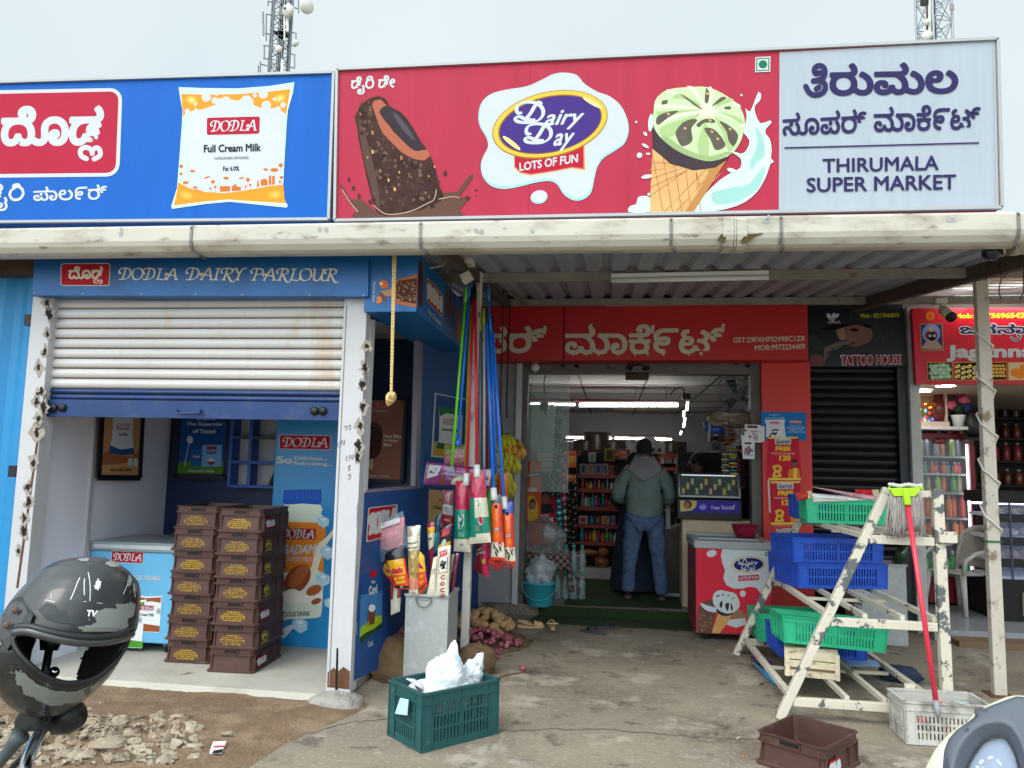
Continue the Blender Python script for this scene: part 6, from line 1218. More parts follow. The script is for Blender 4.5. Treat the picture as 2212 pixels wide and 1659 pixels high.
# bottom grain shelf
p,q = P(*Z5(545,575),Y=10.25),P(*Z5(840,608),Y=10.25);mb = MB();mb.box((p.x,10.1,.1),(q.x,10.29,p.z),M('plinth_white',(186,182,176),.6));mb.build('plinth',rack)
grainm = M('grain_bag',(150,92,46),.4,var=.3,sc_=22,coat=.5)
for i,(x0,x1,y0,y1) in enumerate(((545,652,520,572),(690,800,500,600),(560,720,450,505),(720,800,440,505),(536,620,480,520))):
    a,b_ = P(*Z5(x0,y0),Y=10.16),P(*Z5(x1,y1),Y=10.16);mb = crumple(((a.x+b_.x)/2,10.22-.03*i % 2,(a.z+b_.z)/2),(b_.x-a.x)/2,.09,(a.z-b_.z)/2,grainm,i+20,.1,2,flat=False);mb.build('grain_bag',None,'brown bag of grain on the bottom shelf, %s' % ('front left','front middle slumping over the edge','lying behind on the left','upright at the back','far left')[i],'bag',group='grain bags')
# glass partition, notice, poster wall, bottles, bucket
a,b_ = P(*ZF(352,535),Y=8.15),P(*ZF(586,1040),Y=8.15);mb = MB();mb.box((a.x,8.30,1.25),(b_.x,8.306,2.515),M('glass_pane',(210,230,226),.03,var=0,alpha=.16,ior=1.2));t = thing('glass_partition','clear glass pane at the left of the doorway','glass',((a.x+b_.x)/2,8.3,1.25));mb.build('pane',t);mb = MB();mb.box((b_.x-.006,8.297,1.25),(b_.x,8.309,2.515),M('glass_edge',(150,176,170),.2));mb.build('edge',t)
a,b_ = P(*ZF(356,738),Y=9.4),P(*ZF(500,1042),Y=9.4);mb = MB();mb.box((a.x-.1,9.4,b_.z),(b_.x,9.43,a.z),M('pale_green_board',(170,190,178),.4));mb.build('cabinet_back',None,'pale green board standing in for a reflection in the glass partition','board')  # pale board put in for the lighter reflection in the glass
def notice(name,label,Z,q,Y,c,arts=None,cat='notice'):
    t,A = poster(name,label,zz(Z,*q),pxY(Y),FRONT,I(c),.004,cat=cat)
    if arts:arts(A)
    A.build('print',t) if A.mb.f else None
    return t
def nt_(A):
    for y,s_ in ((1075,90),(1100,80)):A.zs(ZF,[(410,y),(410+s_*.85,y)],1,I((130,130,126)),0)
    A.tb(ZF,'जूते बाहर',[(412,1128),(486,1126),(486,1150),(412,1152)],I((90,90,90)),.02)
notice('paper_notice','white paper notice taped inside the doorway',ZF,[(398,1046),(500,1044),(500,1162),(398,1162)],8.7,(196,200,190),nt_)
def kk(A):
    A.zp(ZF,[(338,1170),(418,1162),(416,1192),(338,1200)],INKD);A.tb(ZF,'Kurkure',[(322,1172),(408,1168),(408,1192),(322,1196)],I((220,210,200)),.03);A.ze(ZF,362,1278,30,14,Wt);A.zp(ZF,[(338,1320),(380,1330),(400,1400),(390,1480),(338,1480)],I((200,160,50)),2)
    A.ze(ZF,362,1372,22,40,I((96,60,48)),8);A.lay();A.ze(ZF,362,1384,16,28,I((150,100,76)),8);A.zs(ZF,[(352,1404),(362,1410),(372,1402)],1.5,Wt)
notice('wall_poster','orange snack poster inside the doorway beside the jamb',ZF,[(318,1100),(418,1096),(414,1650),(316,1650)],8.5,(196,84,46),kk,'poster')
def sec(A):
    A.ze(ZF,448,1330,26,34,I((120,80,62)));A.zp(ZF,[(424,1318),(426,1290),(450,1280),(474,1292),(474,1322),(460,1302),(440,1302)],INKD);A.zp(ZF,[(400,1420),(420,1372),(450,1364),(480,1372),(502,1420),(500,1440),(400,1440)],I((30,34,44)));A.zp(ZF,[(368,1430),(516,1424),(514,1490),(368,1492)],I((166,34,50)))
    A.tb(ZF,'THE NEW',[(402,1434),(468,1432),(468,1450),(402,1452)],Wt,.04);A.tb(ZF,'SECRET OF',[(398,1454),(496,1450),(496,1468),(398,1472)],Wt,.04)
notice('wall_poster','red poster of a smiling man lettered the new secret of',ZF,[(380,1300),(520,1296),(516,1640),(366,1640)],8.62,(150,36,56),sec,'poster')
shine = {}
def strip(label,Z,pts,w,Y,cs,n):
    a = [P(*Z(*p),Y=Y) for p in pts];mb = MB();L = len(a)-1;rr = random.Random(int(a[0].x*1000))
    for i in range(n):
        t_ = i/(n-1)*L;j = min(int(t_),L-1);c = a[j]*(1-t_+j)+a[j+1]*(t_-j);c2 = cs[i % len(cs)];h = (a[0]-a[-1]).length/n*.52
        m = M('foil_%d_%d_%d' % c2,c2,.2,.35,var=.35,sc_=30,coat=.6);an = rr.uniform(-.5,.5)
        mb.ball(c,w*.5,w*.22,h,m,8,5,rot=Matrix.Rotation(an,3,'Z'))
    t = thing('packet_strip',label,'packets',a[-1]);mb.build('packets',t);mb = MB();mb.tube([a[0]+Vector((0,0,.25)),a[0],a[-1]],.003,blackm,5);mb.build('string',t);return t
strip('long green and silver strip of packets behind the glass',ZF,[(520,850),(508,1090),(482,1310)],.07,8.45,[(30,90,80),(60,110,100),(20,60,66)],12)
strip('dark teal strip of packets, second from the left in the doorway',ZF,[(540,850),(532,1100),(522,1310)],.06,8.5,[(24,66,70),(110,140,140),(20,50,60)],12)
strip('pink strip of packets hanging in the doorway',ZF,[(560,1055),(558,1340)],.06,8.42,[(150,40,110),(170,60,120)],8)
strip('turquoise strip of packets hanging low in the doorway',ZF,[(530,1350),(534,1500),(528,1650)],.08,8.45,[(40,140,160),(30,110,130),(60,160,180)],9)
strip('silver and red strip of packets low in the doorway',ZF,[(562,1330),(572,1500),(566,1640)],.05,8.5,[(150,150,150),(110,50,60),(130,130,140)],9)
strip('dark green strip of packets beside the red rack',ZF,[(622,1240),(630,1450),(622,1660)],.1,9.3,[(24,40,28),(60,60,50),(30,30,30)],12);strip('dark brown strip of packets left of the red rack',ZF,[(594,1300),(592,1660)],.08,9.35,[(40,30,28),(30,50,34)],10)
mb = crumple(P(*Z5(310,390),Y=8.42),.24,.10,.25,M('clear_poly',(150,150,150),.12,var=.3,sc_=12,coat=.8,alpha=.45),33,.2,4);mb.build('plastic_sheet',None,'clear plastic sheeting standing below the red poster','plastic')
# table with checked cloth, water bottles, bucket
chk = M('checked_cloth',(84,62,62),.8,var=.1);n_ = chk.node_tree;bs = n_.nodes['Principled BSDF'];ck = n_.nodes.new('ShaderNodeTexChecker');ck.inputs['Scale'].default_value = 26;ck.inputs['Color1'].default_value = (*lin((60,40,44)),1);ck.inputs['Color2'].default_value = (*lin((140,122,116)),1);g_ = n_.nodes.new('ShaderNodeNewGeometry');n_.links.new(g_.outputs['Position'],ck.inputs['Vector']);n_.links.new(ck.outputs['Color'],bs.inputs['Base Color'])
tz = P(*Z5(330,490),Y=8.35).z;xa4,xb4 = P(*Z5(205,500),Y=8.3).x,P(*Z5(500,500),Y=8.3).x
tb_ = thing('small_table','small table under a checked cloth at the left of the doorway','table',((xa4+xb4)/2,8.5,.1));mb = MB();mb.box((xa4,8.3,tz-.02),(xb4,8.75,tz),rackd);mb.build('tabletop',tb_)
for x in (xa4+.02,xb4-.04):
    for y in (8.62,8.7):mb = MB();mb.box((x,y,.1),(x+.03,y+.03,tz-.02),rackd);mb.build('leg',tb_)
mb = MB();mb.grid((xa4-.005,8.29,tz-.13),(xb4+.01,8.285,tz-.14),(xb4+.01,8.285,tz+.004),(xa4-.005,8.29,tz+.004),20,4,chk,lambda u,v,p:(0,-.02*(1-v)*math.sin(u*20),.02*(1-v)*math.sin(u*13)));mb.grid((xa4,8.285,tz+.004),(xb4+.01,8.285,tz+.004),(xb4+.01,8.75,tz+.004),(xa4,8.75,tz+.004),4,4,chk)
mb.grid((xb4+.01,8.285,tz-.36),(xb4+.12,8.5,tz-.42),(xb4+.02,8.5,tz+.004),(xb4+.01,8.285,tz+.004),8,10,chk,lambda u,v,p:(.04*math.sin(u*9)*(1-v),.02*math.sin(u*12),0));mb.build('checked_cloth',None,'brown checked cloth draped over the small table','cloth',solid=.004)
watb = M('clear_bottle',(150,172,174),.08,var=.1,coat=.8,alpha=.5)
for row in range(2):
    for i in range(7):
        for k in range(1):
            bottle((150,172,174),.043,.29,(xa4+.05+i*.088,8.44+.09*k,.1+row*.29),'clear water bottle in the %s row under the small table' % ('lower','upper')[row],'water bottles under the small table',(60,160,150),'water_bottle',watb)
bk = thing('bucket','turquoise plastic bucket holding clear bags by the doorway','bucket',P(1165,1316,Z=.1));bc = P(1163,1312,Z=.1)+Vector((0,.12,0));zb = P(*Z5(290,690),Y=bc.y).z;tq = M('turquoise',(56,164,176),.35,var=.06)
mb = MB();h = zb-.1;mb.lathe([(.0,.0),(.125,0),(.13,.01),(.165,h*.9),(.176,h*.92),(.176,h),(.165,h),(.12,.015),(0,.015)],(bc.x,bc.y,.1),tq,28,cap=False);mb.build('body',bk)
mb = MB();mb.tube([(bc.x+.176*math.cos(t),bc.y-.05-.125*math.sin(t),.1+h*.96-.16*math.sin(t)) for t in [math.pi*k/16 for k in range(17)]],.006,tq,6);mb.build('handle',bk)
mb = crumple((bc.x,bc.y,zb+.07),.13,.12,.16,M('clear_poly_b',(196,208,212),.15,var=.15,coat=.7,alpha=.6),41,.4,5);mb.build('carrier_bags',None,'thin clear bags bunched in the turquoise bucket','bags')
# mats
matg = M('green_turf_mat',(44,66,30),.95,var=.3,sc_=60,bump=.9,bsc=260)
def mat_(q,z,label):
    pts = [P(*Z5(*p),Z=z) for p in q];mb = MB();mb.prism(pts,(0,0,.008),matg);mb.build('door_mat',None,label,'mat')
mat_([(465,868),(1340,896),(1300,700),(560,680)],.101,'green turf mat inside the supermarket doorway');fm = [P(*Z5(*p),Z=.004) for p in ((215,985),(380,1010),(560,1010),(760,1030),(1050,1035),(1420,1062))];xa5,xb5 = P(*Z5(285,890),Y=7.97).x,P(*Z5(1400,925),Y=7.97).x
mb = MB();mb.prism([p for p in fm]+[Vector((xb5,7.968,.004)),Vector((xa5,7.968,.004))],(0,0,.008),matg);mb.box((xa5,7.962,.012),(xb5,7.978,.104),matg);mb.build('door_mat',None,'green turf mat draped over the step onto the concrete','mat')
# ---- counter and chocolate cooler
ctr_b = M('granite_laminate',(62,48,46),.3,var=.3,sc_=9);beige = M('beige_board',(186,166,140),.6,var=.1)
cx0,cx1 = P(*Z5(1172,800),Z=.1).x,1.98;cy = P(*Z5(1250,806),Z=.1).y;cz = P(*Z5(1250,312),Y=cy).z
ct = thing('shop_counter','marbled shop counter with white aluminium edging','counter',((cx0+cx1)/2,cy,.1));mb = MB();mb.box((cx0,cy,.13),(cx1,cy+.5,cz-.03),ctr_b);mb.build('body',ct)
mb = MB();mb.box((cx0-.01,cy-.01,cz-.03),(cx1,cy+.52,cz),ctr_b);mb.build('top',ct)
for lo,hi in (((cx0-.012,cy-.012,.1),(cx0+.02,cy,cz-.03)),((cx0+.02,cy-.01,.1),(cx1,cy,.14)),((P(*Z5(1325,500),Y=cy).x,cy-.012,.14),(P(*Z5(1340,500),Y=cy).x,cy,cz-.03))):mb = MB();mb.box(lo,hi,alum);mb.build('edging',ct)
p = P(*Z5(1240,300),Y=cy+.2);mb = MB();mb.box((p.x-.025,cy+.2,cz),(p.x+.025,cy+.25,P(*Z5(1240,40),Y=cy+.2).z),whitep);mb.build('post',ct)
bx0,bx1 = P(*Z5(1345,240),Y=8.3).x,P(*Z5(1720,240),Y=8.3).x;bz = P(*Z5(1400,232),Y=8.3).z
mb = MB();mb.box((bx0,8.3,.1),(bx1+.2,8.6,bz),beige);mb.build('counter_end',None,'beige wooden counter end behind the ice cream freezer','counter')
ky = 8.24;k0,k1 = P(*ZF(1292,1432),Y=ky),P(*ZF(1676,1440),Y=ky)
cool = thing('chocolate_cooler','black countertop chocolate cooler with purple lettered strip on the counter','cooler',((k0.x+k1.x)/2,ky+.2,bz));pz = lambda y:P(*ZF(1480,y),Y=ky).z
mb = MB();mb.box((k0.x-.02,ky,bz),(k1.x+.02,ky+.45,pz(1340)),blackm);mb.box((k0.x-.02,ky+.3,pz(1340)),(k1.x+.02,ky+.45,pz(1178)),blackm);mb.box((k0.x-.02,ky+.04,pz(1340)),(k0.x,ky+.3,pz(1180)),blackm);mb.box((k1.x,ky+.04,pz(1340)),(k1.x+.02,ky+.3,pz(1180)),blackm);mb.box((k0.x-.03,ky+.12,pz(1180)),(k1.x+.03,ky+.46,pz(1172)),blackm);mb.build('body',cool,bevel=.006)
mb = MB();mb.quad((k0.x,ky+.005,pz(1318)),(k1.x,ky+.005,pz(1318)),(k1.x,ky+.13,pz(1182)),(k0.x,ky+.13,pz(1182)),M('cooler_glass',(160,190,190),.04,var=0,alpha=.14));mb.build('glass',cool)
mb = MB();mb.bar((k0.x,ky,pz(1322)),(k1.x,ky,pz(1322)),.02,.018,alum);mb.bar((k0.x,ky+.002,pz(1320)),(k0.x,ky+.13,pz(1180)),.02,.016,alum);mb.bar((k1.x,ky+.002,pz(1320)),(k1.x,ky+.13,pz(1180)),.02,.016,alum);mb.build('frame',cool)
mb = MB();mb.bar((k0.x+.03,ky+.10,pz(1188)),(k1.x-.03,ky+.10,pz(1188)),.01,.01,M('cooler_led',(220,230,240),emit=.6,var=0));mb.build('lamp',cool)
rr = random.Random(6)
for i in range(12):x = k0.x+.05+i*(k1.x-k0.x-.1)/11;c_ = cols[(i*5) % 13];z0 = pz(1322)+.01+.05*(i % 3);carton((x-.025,ky+.10,z0),(x+.025,ky+.16,z0+.09),tuple(int(v*.5) for v in c_),'%s chocolate pack inside the countertop cooler' % cn_[(i*5) % 13],'chocolate packs in the cooler','chocolate_pack',(200,180,90))
A = Art(pxY(ky),FRONT);A.zp(ZF,[(1294,1344),(1672,1350),(1676,1430),(1296,1418)],I((62,52,150)));A.zp(ZF,[(1296,1346),(1402,1348),(1398,1385),(1370,1410),(1298,1416)],I((196,180,96)));A.ze(ZF,1344,1372,26,26,I((66,40,34)));A.lay();A.ze(ZF,1340,1376,17,20,I((160,112,84)));A.ze(ZF,1440,1388,26,20,I((110,100,200)));A.lay();A.zs(ZF,[(1424,1390),(1440,1380),(1456,1386),(1444,1396),(1430,1394)],1.3,Wt)
A.tb(ZF,'Treat Yourself',[(1490,1380),(1644,1374),(1644,1404),(1490,1402)],I((206,200,230)),.012,.15);A.build('strip_print',cool)
# ---- ice cream freezer
gy = 7.16;g0,g1 = P(*Z5(1444,1075),Y=gy),P(*Z5(2006,470),Y=gy);gz = P(*Z5(1700,455),Y=gy).z;gt = P(*Z5(1700,398),Y=gy).z;gb = g0.z
fr = thing('chest_freezer','red and white ice cream chest freezer beside the supermarket doorway','freezer',((g0.x+g1.x)/2,gy+.35,0));body = M('freezer_white',(206,206,204),.35,var=.04)
mb = MB();mb.box((g0.x,gy,gb),(g1.x,gy+.72,gz),M('freezer_side',(120,50,56),.4,var=.1));mb.build('body',fr,bevel=.008)
mb = MB();x0,x1,y0,y1 = g0.x-.012,g1.x+.012,gy-.014,gy+.735
for lo,hi in (((x0,y0,gz),(x1,y0+.07,gt)),((x0,y1-.06,gz),(x1,y1,gt+.02)),((x0,y0+.07,gz),(x0+.06,y1-.06,gt+.005)),((x1-.06,y0+.07,gz),(x1,y1-.06,gt+.005))):mb.box(lo,hi,M('rim_grey',(150,152,152),.4,var=.06))
mb.build('rim',fr,bevel=.006)
mb = MB();mb.box((x0+.06,y0+.07,gt-.03),(x1-.06,gy+.4,gt-.022),M('freezer_glass',(90,100,100),.06,var=0,alpha=.6));mb.box((x0+.06,gy+.36,gt-.018),(x1-.06,y1-.06,gt-.01),M('freezer_glass'));mb.build('glass_lid',fr)
mb = MB();mb.box((x0+.06,gy+.35,gt-.02),(x1-.06,gy+.385,gt+.0),alum);mb.build('lid_bar',fr)
mb = MB();mb.box((x0+.062,y0+.072,gt-.2),(x1-.062,y1-.062,gt-.18),M('frost',(120,124,126),.8,var=.2));mb.build('inside',fr)
for x in (g0.x+.09,g1.x-.09):
    for y in (gy+.07,gy+.64):mb = MB();mb.lathe([(.036,-.014),(.042,0),(.036,.014)],(x,y,.042),blackm,12,(1,0,0));mb.box((x-.02,y-.025,.06),(x+.02,y+.025,gb),alum);mb.build('caster',fr)
A = Art(pxY(gy),FRONT);fred = I((200,44,62));A.zp(Z5,[(1446,448),(2000,460),(2000,1080),(1452,1068)],fred)
A.zp(Z5,[(1640,452),(2002,460),(2002,760),(1990,780),(1960,790),(1920,780),(1890,740),(1840,730),(1790,745),(1720,745),(1670,720),(1646,670),(1660,610),(1640,560),(1628,500)],Wt,0);A.ze(Z5,1560,486,38,26,Wt,-15);A.ze(Z5,1790,782,22,24,Wt)
A.ze(Z5,1830,568,124,60,I((150,120,60)),-3,36);A.lay();A.ze(Z5,1830,568,118,55,I((230,220,170)),-3,36);A.lay();A.ze(Z5,1832,568,110,50,I((28,34,104)),-3,36);A.zp(Z5,[(1756,650),(1830,648),(1908,640),(1910,680),(1836,686),(1758,690)],I((170,26,46)));A.lay()
FD = lambda x,y:Z5(1832+(x-1425)*.335,570+(y-785)*.335)
dairy_day(A,FD,Wt,2.0);A.tb(Z5,'LOTS OF FUN',[(1768,658),(1900,650),(1900,672),(1768,680)],Wt,.03);A.zp(Z5,[(1952,478),(1978,478),(1978,504),(1952,504)],I((40,110,70)));A.ze(Z5,1965,491,7,7,Wt)
A.zp(Z5,[(1462,880),(1500,840),(1590,820),(1620,870),(1580,960),(1560,1072),(1456,1068)],I((96,70,62)),0);A.zp(Z5,[(1480,850),(1530,870),(1600,890),(1590,920),(1530,910),(1490,880)],Wt,2)
rr = random.Random(8)
for i in range(22):A.ze(Z5,rr.uniform(1470,1560),rr.uniform(930,1060),5,4,I((170,130,90)),0,6)
A.zp(Z5,[(1610,925),(1740,900),(1660,1020),(1620,1074),(1560,1072)],I((196,150,90)));A.zp(Z5,[(1600,880),(1750,870),(1745,920),(1670,948),(1612,930)],I((50,44,48)),2);A.zp(Z5,[(1740,880),(1812,930),(1810,960),(1720,980),(1700,960)],I((150,110,80)),0);A.zp(Z5,[(1690,975),(1812,962),(1812,1010),(1740,1034),(1670,1010)],Wt,0);A.lay()
A.zp(Z5,[(1568,830),(1580,780),(1620,756),(1680,768),(1730,780),(1762,830),(1764,880),(1730,915),(1680,930),(1620,910),(1580,870)],Wt,3);A.lay()
for L in ([(1620,850),(1640,835),(1636,885),(1620,880)],[(1660,860),(1690,850),(1680,910),(1664,890)],[(1700,850),(1718,890),(1704,906)],[(1590,800),(1620,790),(1610,806)],[(1640,775),(1650,800),(1640,800)],[(1690,785),(1684,806),(1676,800)],[(1730,810),(1710,824),(1716,810)]):A.zp(Z5,L,I((56,50,54)),2)
A.build('front_print',fr)
bo = P(*Z5(1808,340),Y=gy+.5);bt = P(*Z5(1808,250),Y=gy+.5);mb = MB();h = bt.z-gt-.02;R_ = (P(*Z5(1908,250),Y=gy+.5).x-P(*Z5(1706,250),Y=gy+.5).x)/2;z0 = gt-.008
mb.lathe([(0,.0),(R_*.5,0),(R_*.75,h*.25),(R_*.95,h*.75),(R_,h),(R_*1.02,h),(R_*.97,h*.98),(R_*.9,h*.7),(R_*.7,h*.25),(0,h*.08)],(bo.x,gy+.5,z0),M('maroon_plastic',(140,30,56),.35,var=.06),28,cap=False);mb.build('bowl',None,'maroon plastic bowl on the lid of the ice cream freezer','bowl')
# ---- red pillar posters
def dd(A):
    A.zp(ZI,[(1320,290),(1625,286),(1610,350),(1632,548),(1340,545),(1345,380)],I((206,206,216)));A.rrect(zz(ZI,(1395,318),(1535,318),(1535,356),(1395,356)),I((190,60,80)),.3);A.ze(ZI,1475,480,70,62,I((216,216,222)))
    for x,y in ((1440,450),(1475,440),(1510,445),(1450,490),(1490,490),(1420,500),(1400,535),(1470,510)):A.ze(ZI,x,y,18,18,I((60,60,76)),0,10)
    A.rrect(zz(ZI,(1690,298),(1865,304),(1865,346),(1690,340)),I((200,100,110)),.3);A.tb(ZI,'DODLA',[(1700,306),(1856,312),(1856,338),(1700,332)],Wt,.02)
    A.tb(ZI,'DODLA',[(1405,325),(1527,325),(1527,350),(1405,350)],Wt,.02)
    for s_,x0,x1,y in (('Thank you for',1690,1870,368),('making Dodla Milk',1645,1915,400),('a happy choice',1680,1880,430),('of our Bangalore City',1650,1915,460)):A.tb(ZI,s_,[(x0,y),(x1,y+3),(x1,y+25),(x0,y+22)],I((196,216,230)),.02)
    A.tb(ZI,'Bengaluru',[(1390,208),(1550,208),(1550,232),(1390,232)],I((170,210,226)),.02);A.tb(ZI,'most trusted milk',[(1320,250),(1610,252),(1610,274),(1320,272)],I((170,210,226)),.02)
RPY = 7.965
notice('wall_poster','blue dairy poster near the top of the red pillar',ZI,[(1266,172),(1934,182),(1936,600),(1270,572)],RPY,(28,112,176),dd,'poster')
def sun(dx,dy):
    def f(A):
        g = lambda L:[(x+dx,y+dy) for x,y in L]
        A.zp(ZI,g([(1376,548),(1812,544),(1812,566),(1376,572)]),I((220,190,70)));A.rrect(zz(ZI,*g([(1470,566),(1712,568),(1708,660),(1474,660)])),Wt,.15);A.tb(ZI,'Sunrich',g([(1490,578),(1696,582),(1692,640),(1488,640)]),I((70,40,40)),.03,.2);A.zs(ZI,g([(1490,646),(1690,648)]),.8,INKD,0)
        A.tb(ZI,'FREE',g([(1480,684),(1706,684),(1704,750),(1480,752)]),I((226,190,50)),.05);A.zs(ZI,g([(1420,780),(1770,784)]),.8,I((220,180,170)),0);A.zs(ZI,g([(1430,796),(1760,800)]),.8,I((220,180,170)),0);A.tb(ZI,'120',g([(1536,816),(1704,814),(1704,896),(1536,898)]),I((226,190,50)),.05)
        A.zp(ZI,g([(1445,970),(1520,955),(1570,990),(1565,1050),(1545,1070),(1572,1130),(1440,1142),(1445,1080),(1460,1040),(1438,1000)]),I((226,176,66)),2);A.zp(ZI,g([(1470,1000),(1530,980),(1540,1030),(1490,1040)]),I((190,80,50)));A.ze(ZI,1500+dx,1092+dy,26,22,I((150,100,40)))
        A.zp(ZI,g([(1660,1080),(1690,1020),(1770,1000),(1830,1020),(1850,1150),(1670,1150)]),I((214,120,46)),0);A.zp(ZI,g([(1745,1010),(1800,1005),(1790,1150),(1745,1150)]),I((232,190,70)));A.ze(ZI,1760+dx,950+dy,34,50,I((110,80,70)));A.lay();A.zp(ZI,g([(1722,930),(1730,885),(1770,872),(1802,900),(1800,935),(1780,910),(1745,912)]),I((30,26,28)));A.zp(ZI,g([(1380,1150),(1850,1150),(1860,1180),(1370,1180)]),I((230,196,80)));A.zp(ZI,g([(1390,1186),(1860,1186),(1856,1222),(1380,1216)]),I((190,60,60)))
        A.tb(ZI,'Sunflower oil 1 L pack',g([(1410,1190),(1840,1192),(1838,1212),(1408,1210)]),I((220,200,170)),.02)
    return f
notice('wall_poster','upper red and yellow oil poster lettered FREE 120 on the red pillar',ZI,[(1372,546),(1816,542),(1872,1222),(1352,1214)],RPY-.001,(190,34,58),sun(0,0),'poster')
notice('wall_poster','lower red and yellow oil poster, peeling at the edges, below the first',ZI,[(1386,1218),(1846,1222),(1880,1880),(1420,1870)],RPY-.003,(184,36,58),sun(36,656),'poster')
A_ = [(2030,300),(2060,310),(2110,296),(2196,306),(2200,380),(2184,420),(2196,470),(2120,472),(2060,470),(2036,440),(2050,410),(2034,380),(2048,350)]
notice('torn_paper','torn grey paper remnant low on the red pillar',Z5,A_,RPY,(176,164,158),lambda A:A.zs(Z5,[(2080,330),(2150,334)],1,I((140,130,126)),0),'paper')
notice('tape_mark','pale vertical tape mark beside the lower oil poster',ZI,[(1362,1180),(1392,1180),(1412,1659),(1384,1659)],RPY-.004,(196,180,176),None,'tape')
def card(A,g):
    A.rrect(zz(ZI,*g([(1062,378),(1216,380),(1216,416),(1062,414)])),I((96,40,46)),.2)
def cd1(A):
    A.rrect(zz(ZI,(1062,376),(1216,380),(1216,416),(1062,412)),I((96,44,50)),.2);A.tb(ZI,'Coated',[(1110,446),(1220,452),(1220,474),(1110,470)],I((70,60,60)),.03)
    for k,(x,y) in enumerate(((1160,500),(1200,530),(1170,560),(1205,580))):A.zs(ZI,[(x-16,y-10),(x+10,y-16),(x+4,y+14),(x-12,y+8)],1.6,I((90,84,86)))
    A.ze(ZI,1045,450,16,18,I((150,60,70)));A.ze(ZI,1105,542,20,20,I((150,60,70)))
notice('price_card','white price card sticking out from the grey door jamb',ZI,[(1030,360),(1258,368),(1262,386),(1318,390),(1318,606),(1262,630),(1020,610)],7.95,(206,206,206),cd1,'card')
def cd2(A):
    A.rrect(zz(ZI,(1024,624),(1126,628),(1124,656),(1024,652)),I((96,40,46)),.2)
    for x,y,r in ((1050,730,26),(1085,700,22),(1110,740,24),(1080,770,30),(1140,750,16),(1030,775,16)):A.ze(ZI,x,y,r,r*1.2,I((130,96,120)),0,10)
    A.zs(ZI,[(1016,806),(1150,814)],1.4,I((60,60,70)),0)
notice('price_card','white product card hanging below the other white card',ZI,[(976,505),(1110,600),(1172,606),(1174,872),(1000,866)],7.94,(208,208,212),cd2,'card')
# ---- goods hanging at the right of the doorway
def roll(label,Z,q0,q1,r,Y,c,endc):
    a,b_ = P(*Z(*q0),Y=Y),P(*Z(*q1),Y=Y);t = thing('wrap_roll',label,'roll',(a+b_)/2);mb = MB();mb.tube([a,b_],r,G_('roll%d' % c[0],c),16);mb.build('roll',t);mb = MB();d = (a-b_).normalized()*.004;mb.tube([a+d,a-d],r*1.03,I(endc),16);mb.build('end_cap',t)
roll('yellow wrapped roll in the hanging goods',ZI,(495,325),(740,335),.085,8.6,(206,150,30),(180,200,206));roll('small blue roll end left of the yellow roll',ZI,(430,385),(500,385),.045,8.62,(30,60,150),(120,130,170));roll('blue and white roll under the yellow roll',ZI,(505,430),(710,440),.05,8.55,(40,80,170),(190,200,206));roll('brown roll under the blue and white roll',ZI,(500,520),(720,525),.07,8.6,(90,70,62),(190,206,210))
mb = crumple(P(*ZI(870,280),Y=8.5),.26,.1,.09,M('clear_poly_c',(150,130,116),.15,var=.3,coat=.7,alpha=.7),51,.35,5);mb.build('plastic_bundle',None,'clear plastic bundle above the yellow roll','plastic')
strip('copper foil packets hanging by the price cards',ZI,[(800,440),(860,560),(740,650)],.14,8.35,[(130,70,30),(190,120,60),(90,40,26)],9)
strip('gold and blue snack strip at the right of the doorway',ZI,[(845,730),(860,880),(870,1090)],.11,8.3,[(196,150,50),(50,130,170),(210,180,90)],9);strip('cream snack strip left of the gold and blue one',ZI,[(745,800),(755,1080)],.09,8.35,[(190,180,140),(90,90,80)],8)
strip('dark maroon snack strip near the right door jamb',ZI,[(960,700),(970,1300)],.1,8.4,[(70,20,30),(110,30,40)],10);strip('dark snack strip above the cooler',ZI,[(600,560),(600,760)],.1,8.5,[(30,34,50),(120,120,126),(60,60,70)],5)
# ---- wall fan
ft = P(*ZF(1658,690),Y=8.9);fn = thing('wall_fan','grey wall fan tilted down inside the doorway','fan',ft);ax = Vector((-.55,-.45,-.5)).normalized();fg = M('fan_grey',(140,150,152),.4,.2)
mb = MB();U = ax.orthogonal().normalized();V = ax.cross(U)
for r in (.26,.2,.13):mb.tube([ft+ax*(.03 if r < .25 else 0)+(U*math.cos(t)+V*math.sin(t))*r for t in [2*math.pi*k/32 for k in range(33)]],.004 if r < .25 else .008,fg,5)
for k in range(28):t = 2*math.pi*k/28;mb.tube([ft+ax*.05+(U*math.cos(t)+V*math.sin(t))*.04,ft+ax*.04+(U*math.cos(t)+V*math.sin(t))*.16,ft+(U*math.cos(t)+V*math.sin(t))*.26],.0025,fg,4)
mb.build('guard',fn);mb = MB()
for k in range(3):
    t = 2*math.pi*k/3;d = U*math.cos(t)+V*math.sin(t);e = ax.cross(d);mb.quad(ft+d*.04-e*.02,ft+d*.22-e*.06-ax*.02,ft+d*.23+e*.06+ax*.01,ft+d*.04+e*.03,M('fan_blade',(60,84,80),.35))
mb.build('blades',fn,solid=.003);mb = MB();mb.lathe([(.05,-.02),(.06,.04),(.05,.12),(.02,.15)],ft,fg,14,-ax);mb.tube([ft-ax*.12,ft-ax*.2+Vector((.05,.05,.1)),Vector((1.52,8.95,ft.z+.22))],.03,fg,10);mb.build('motor',fn)
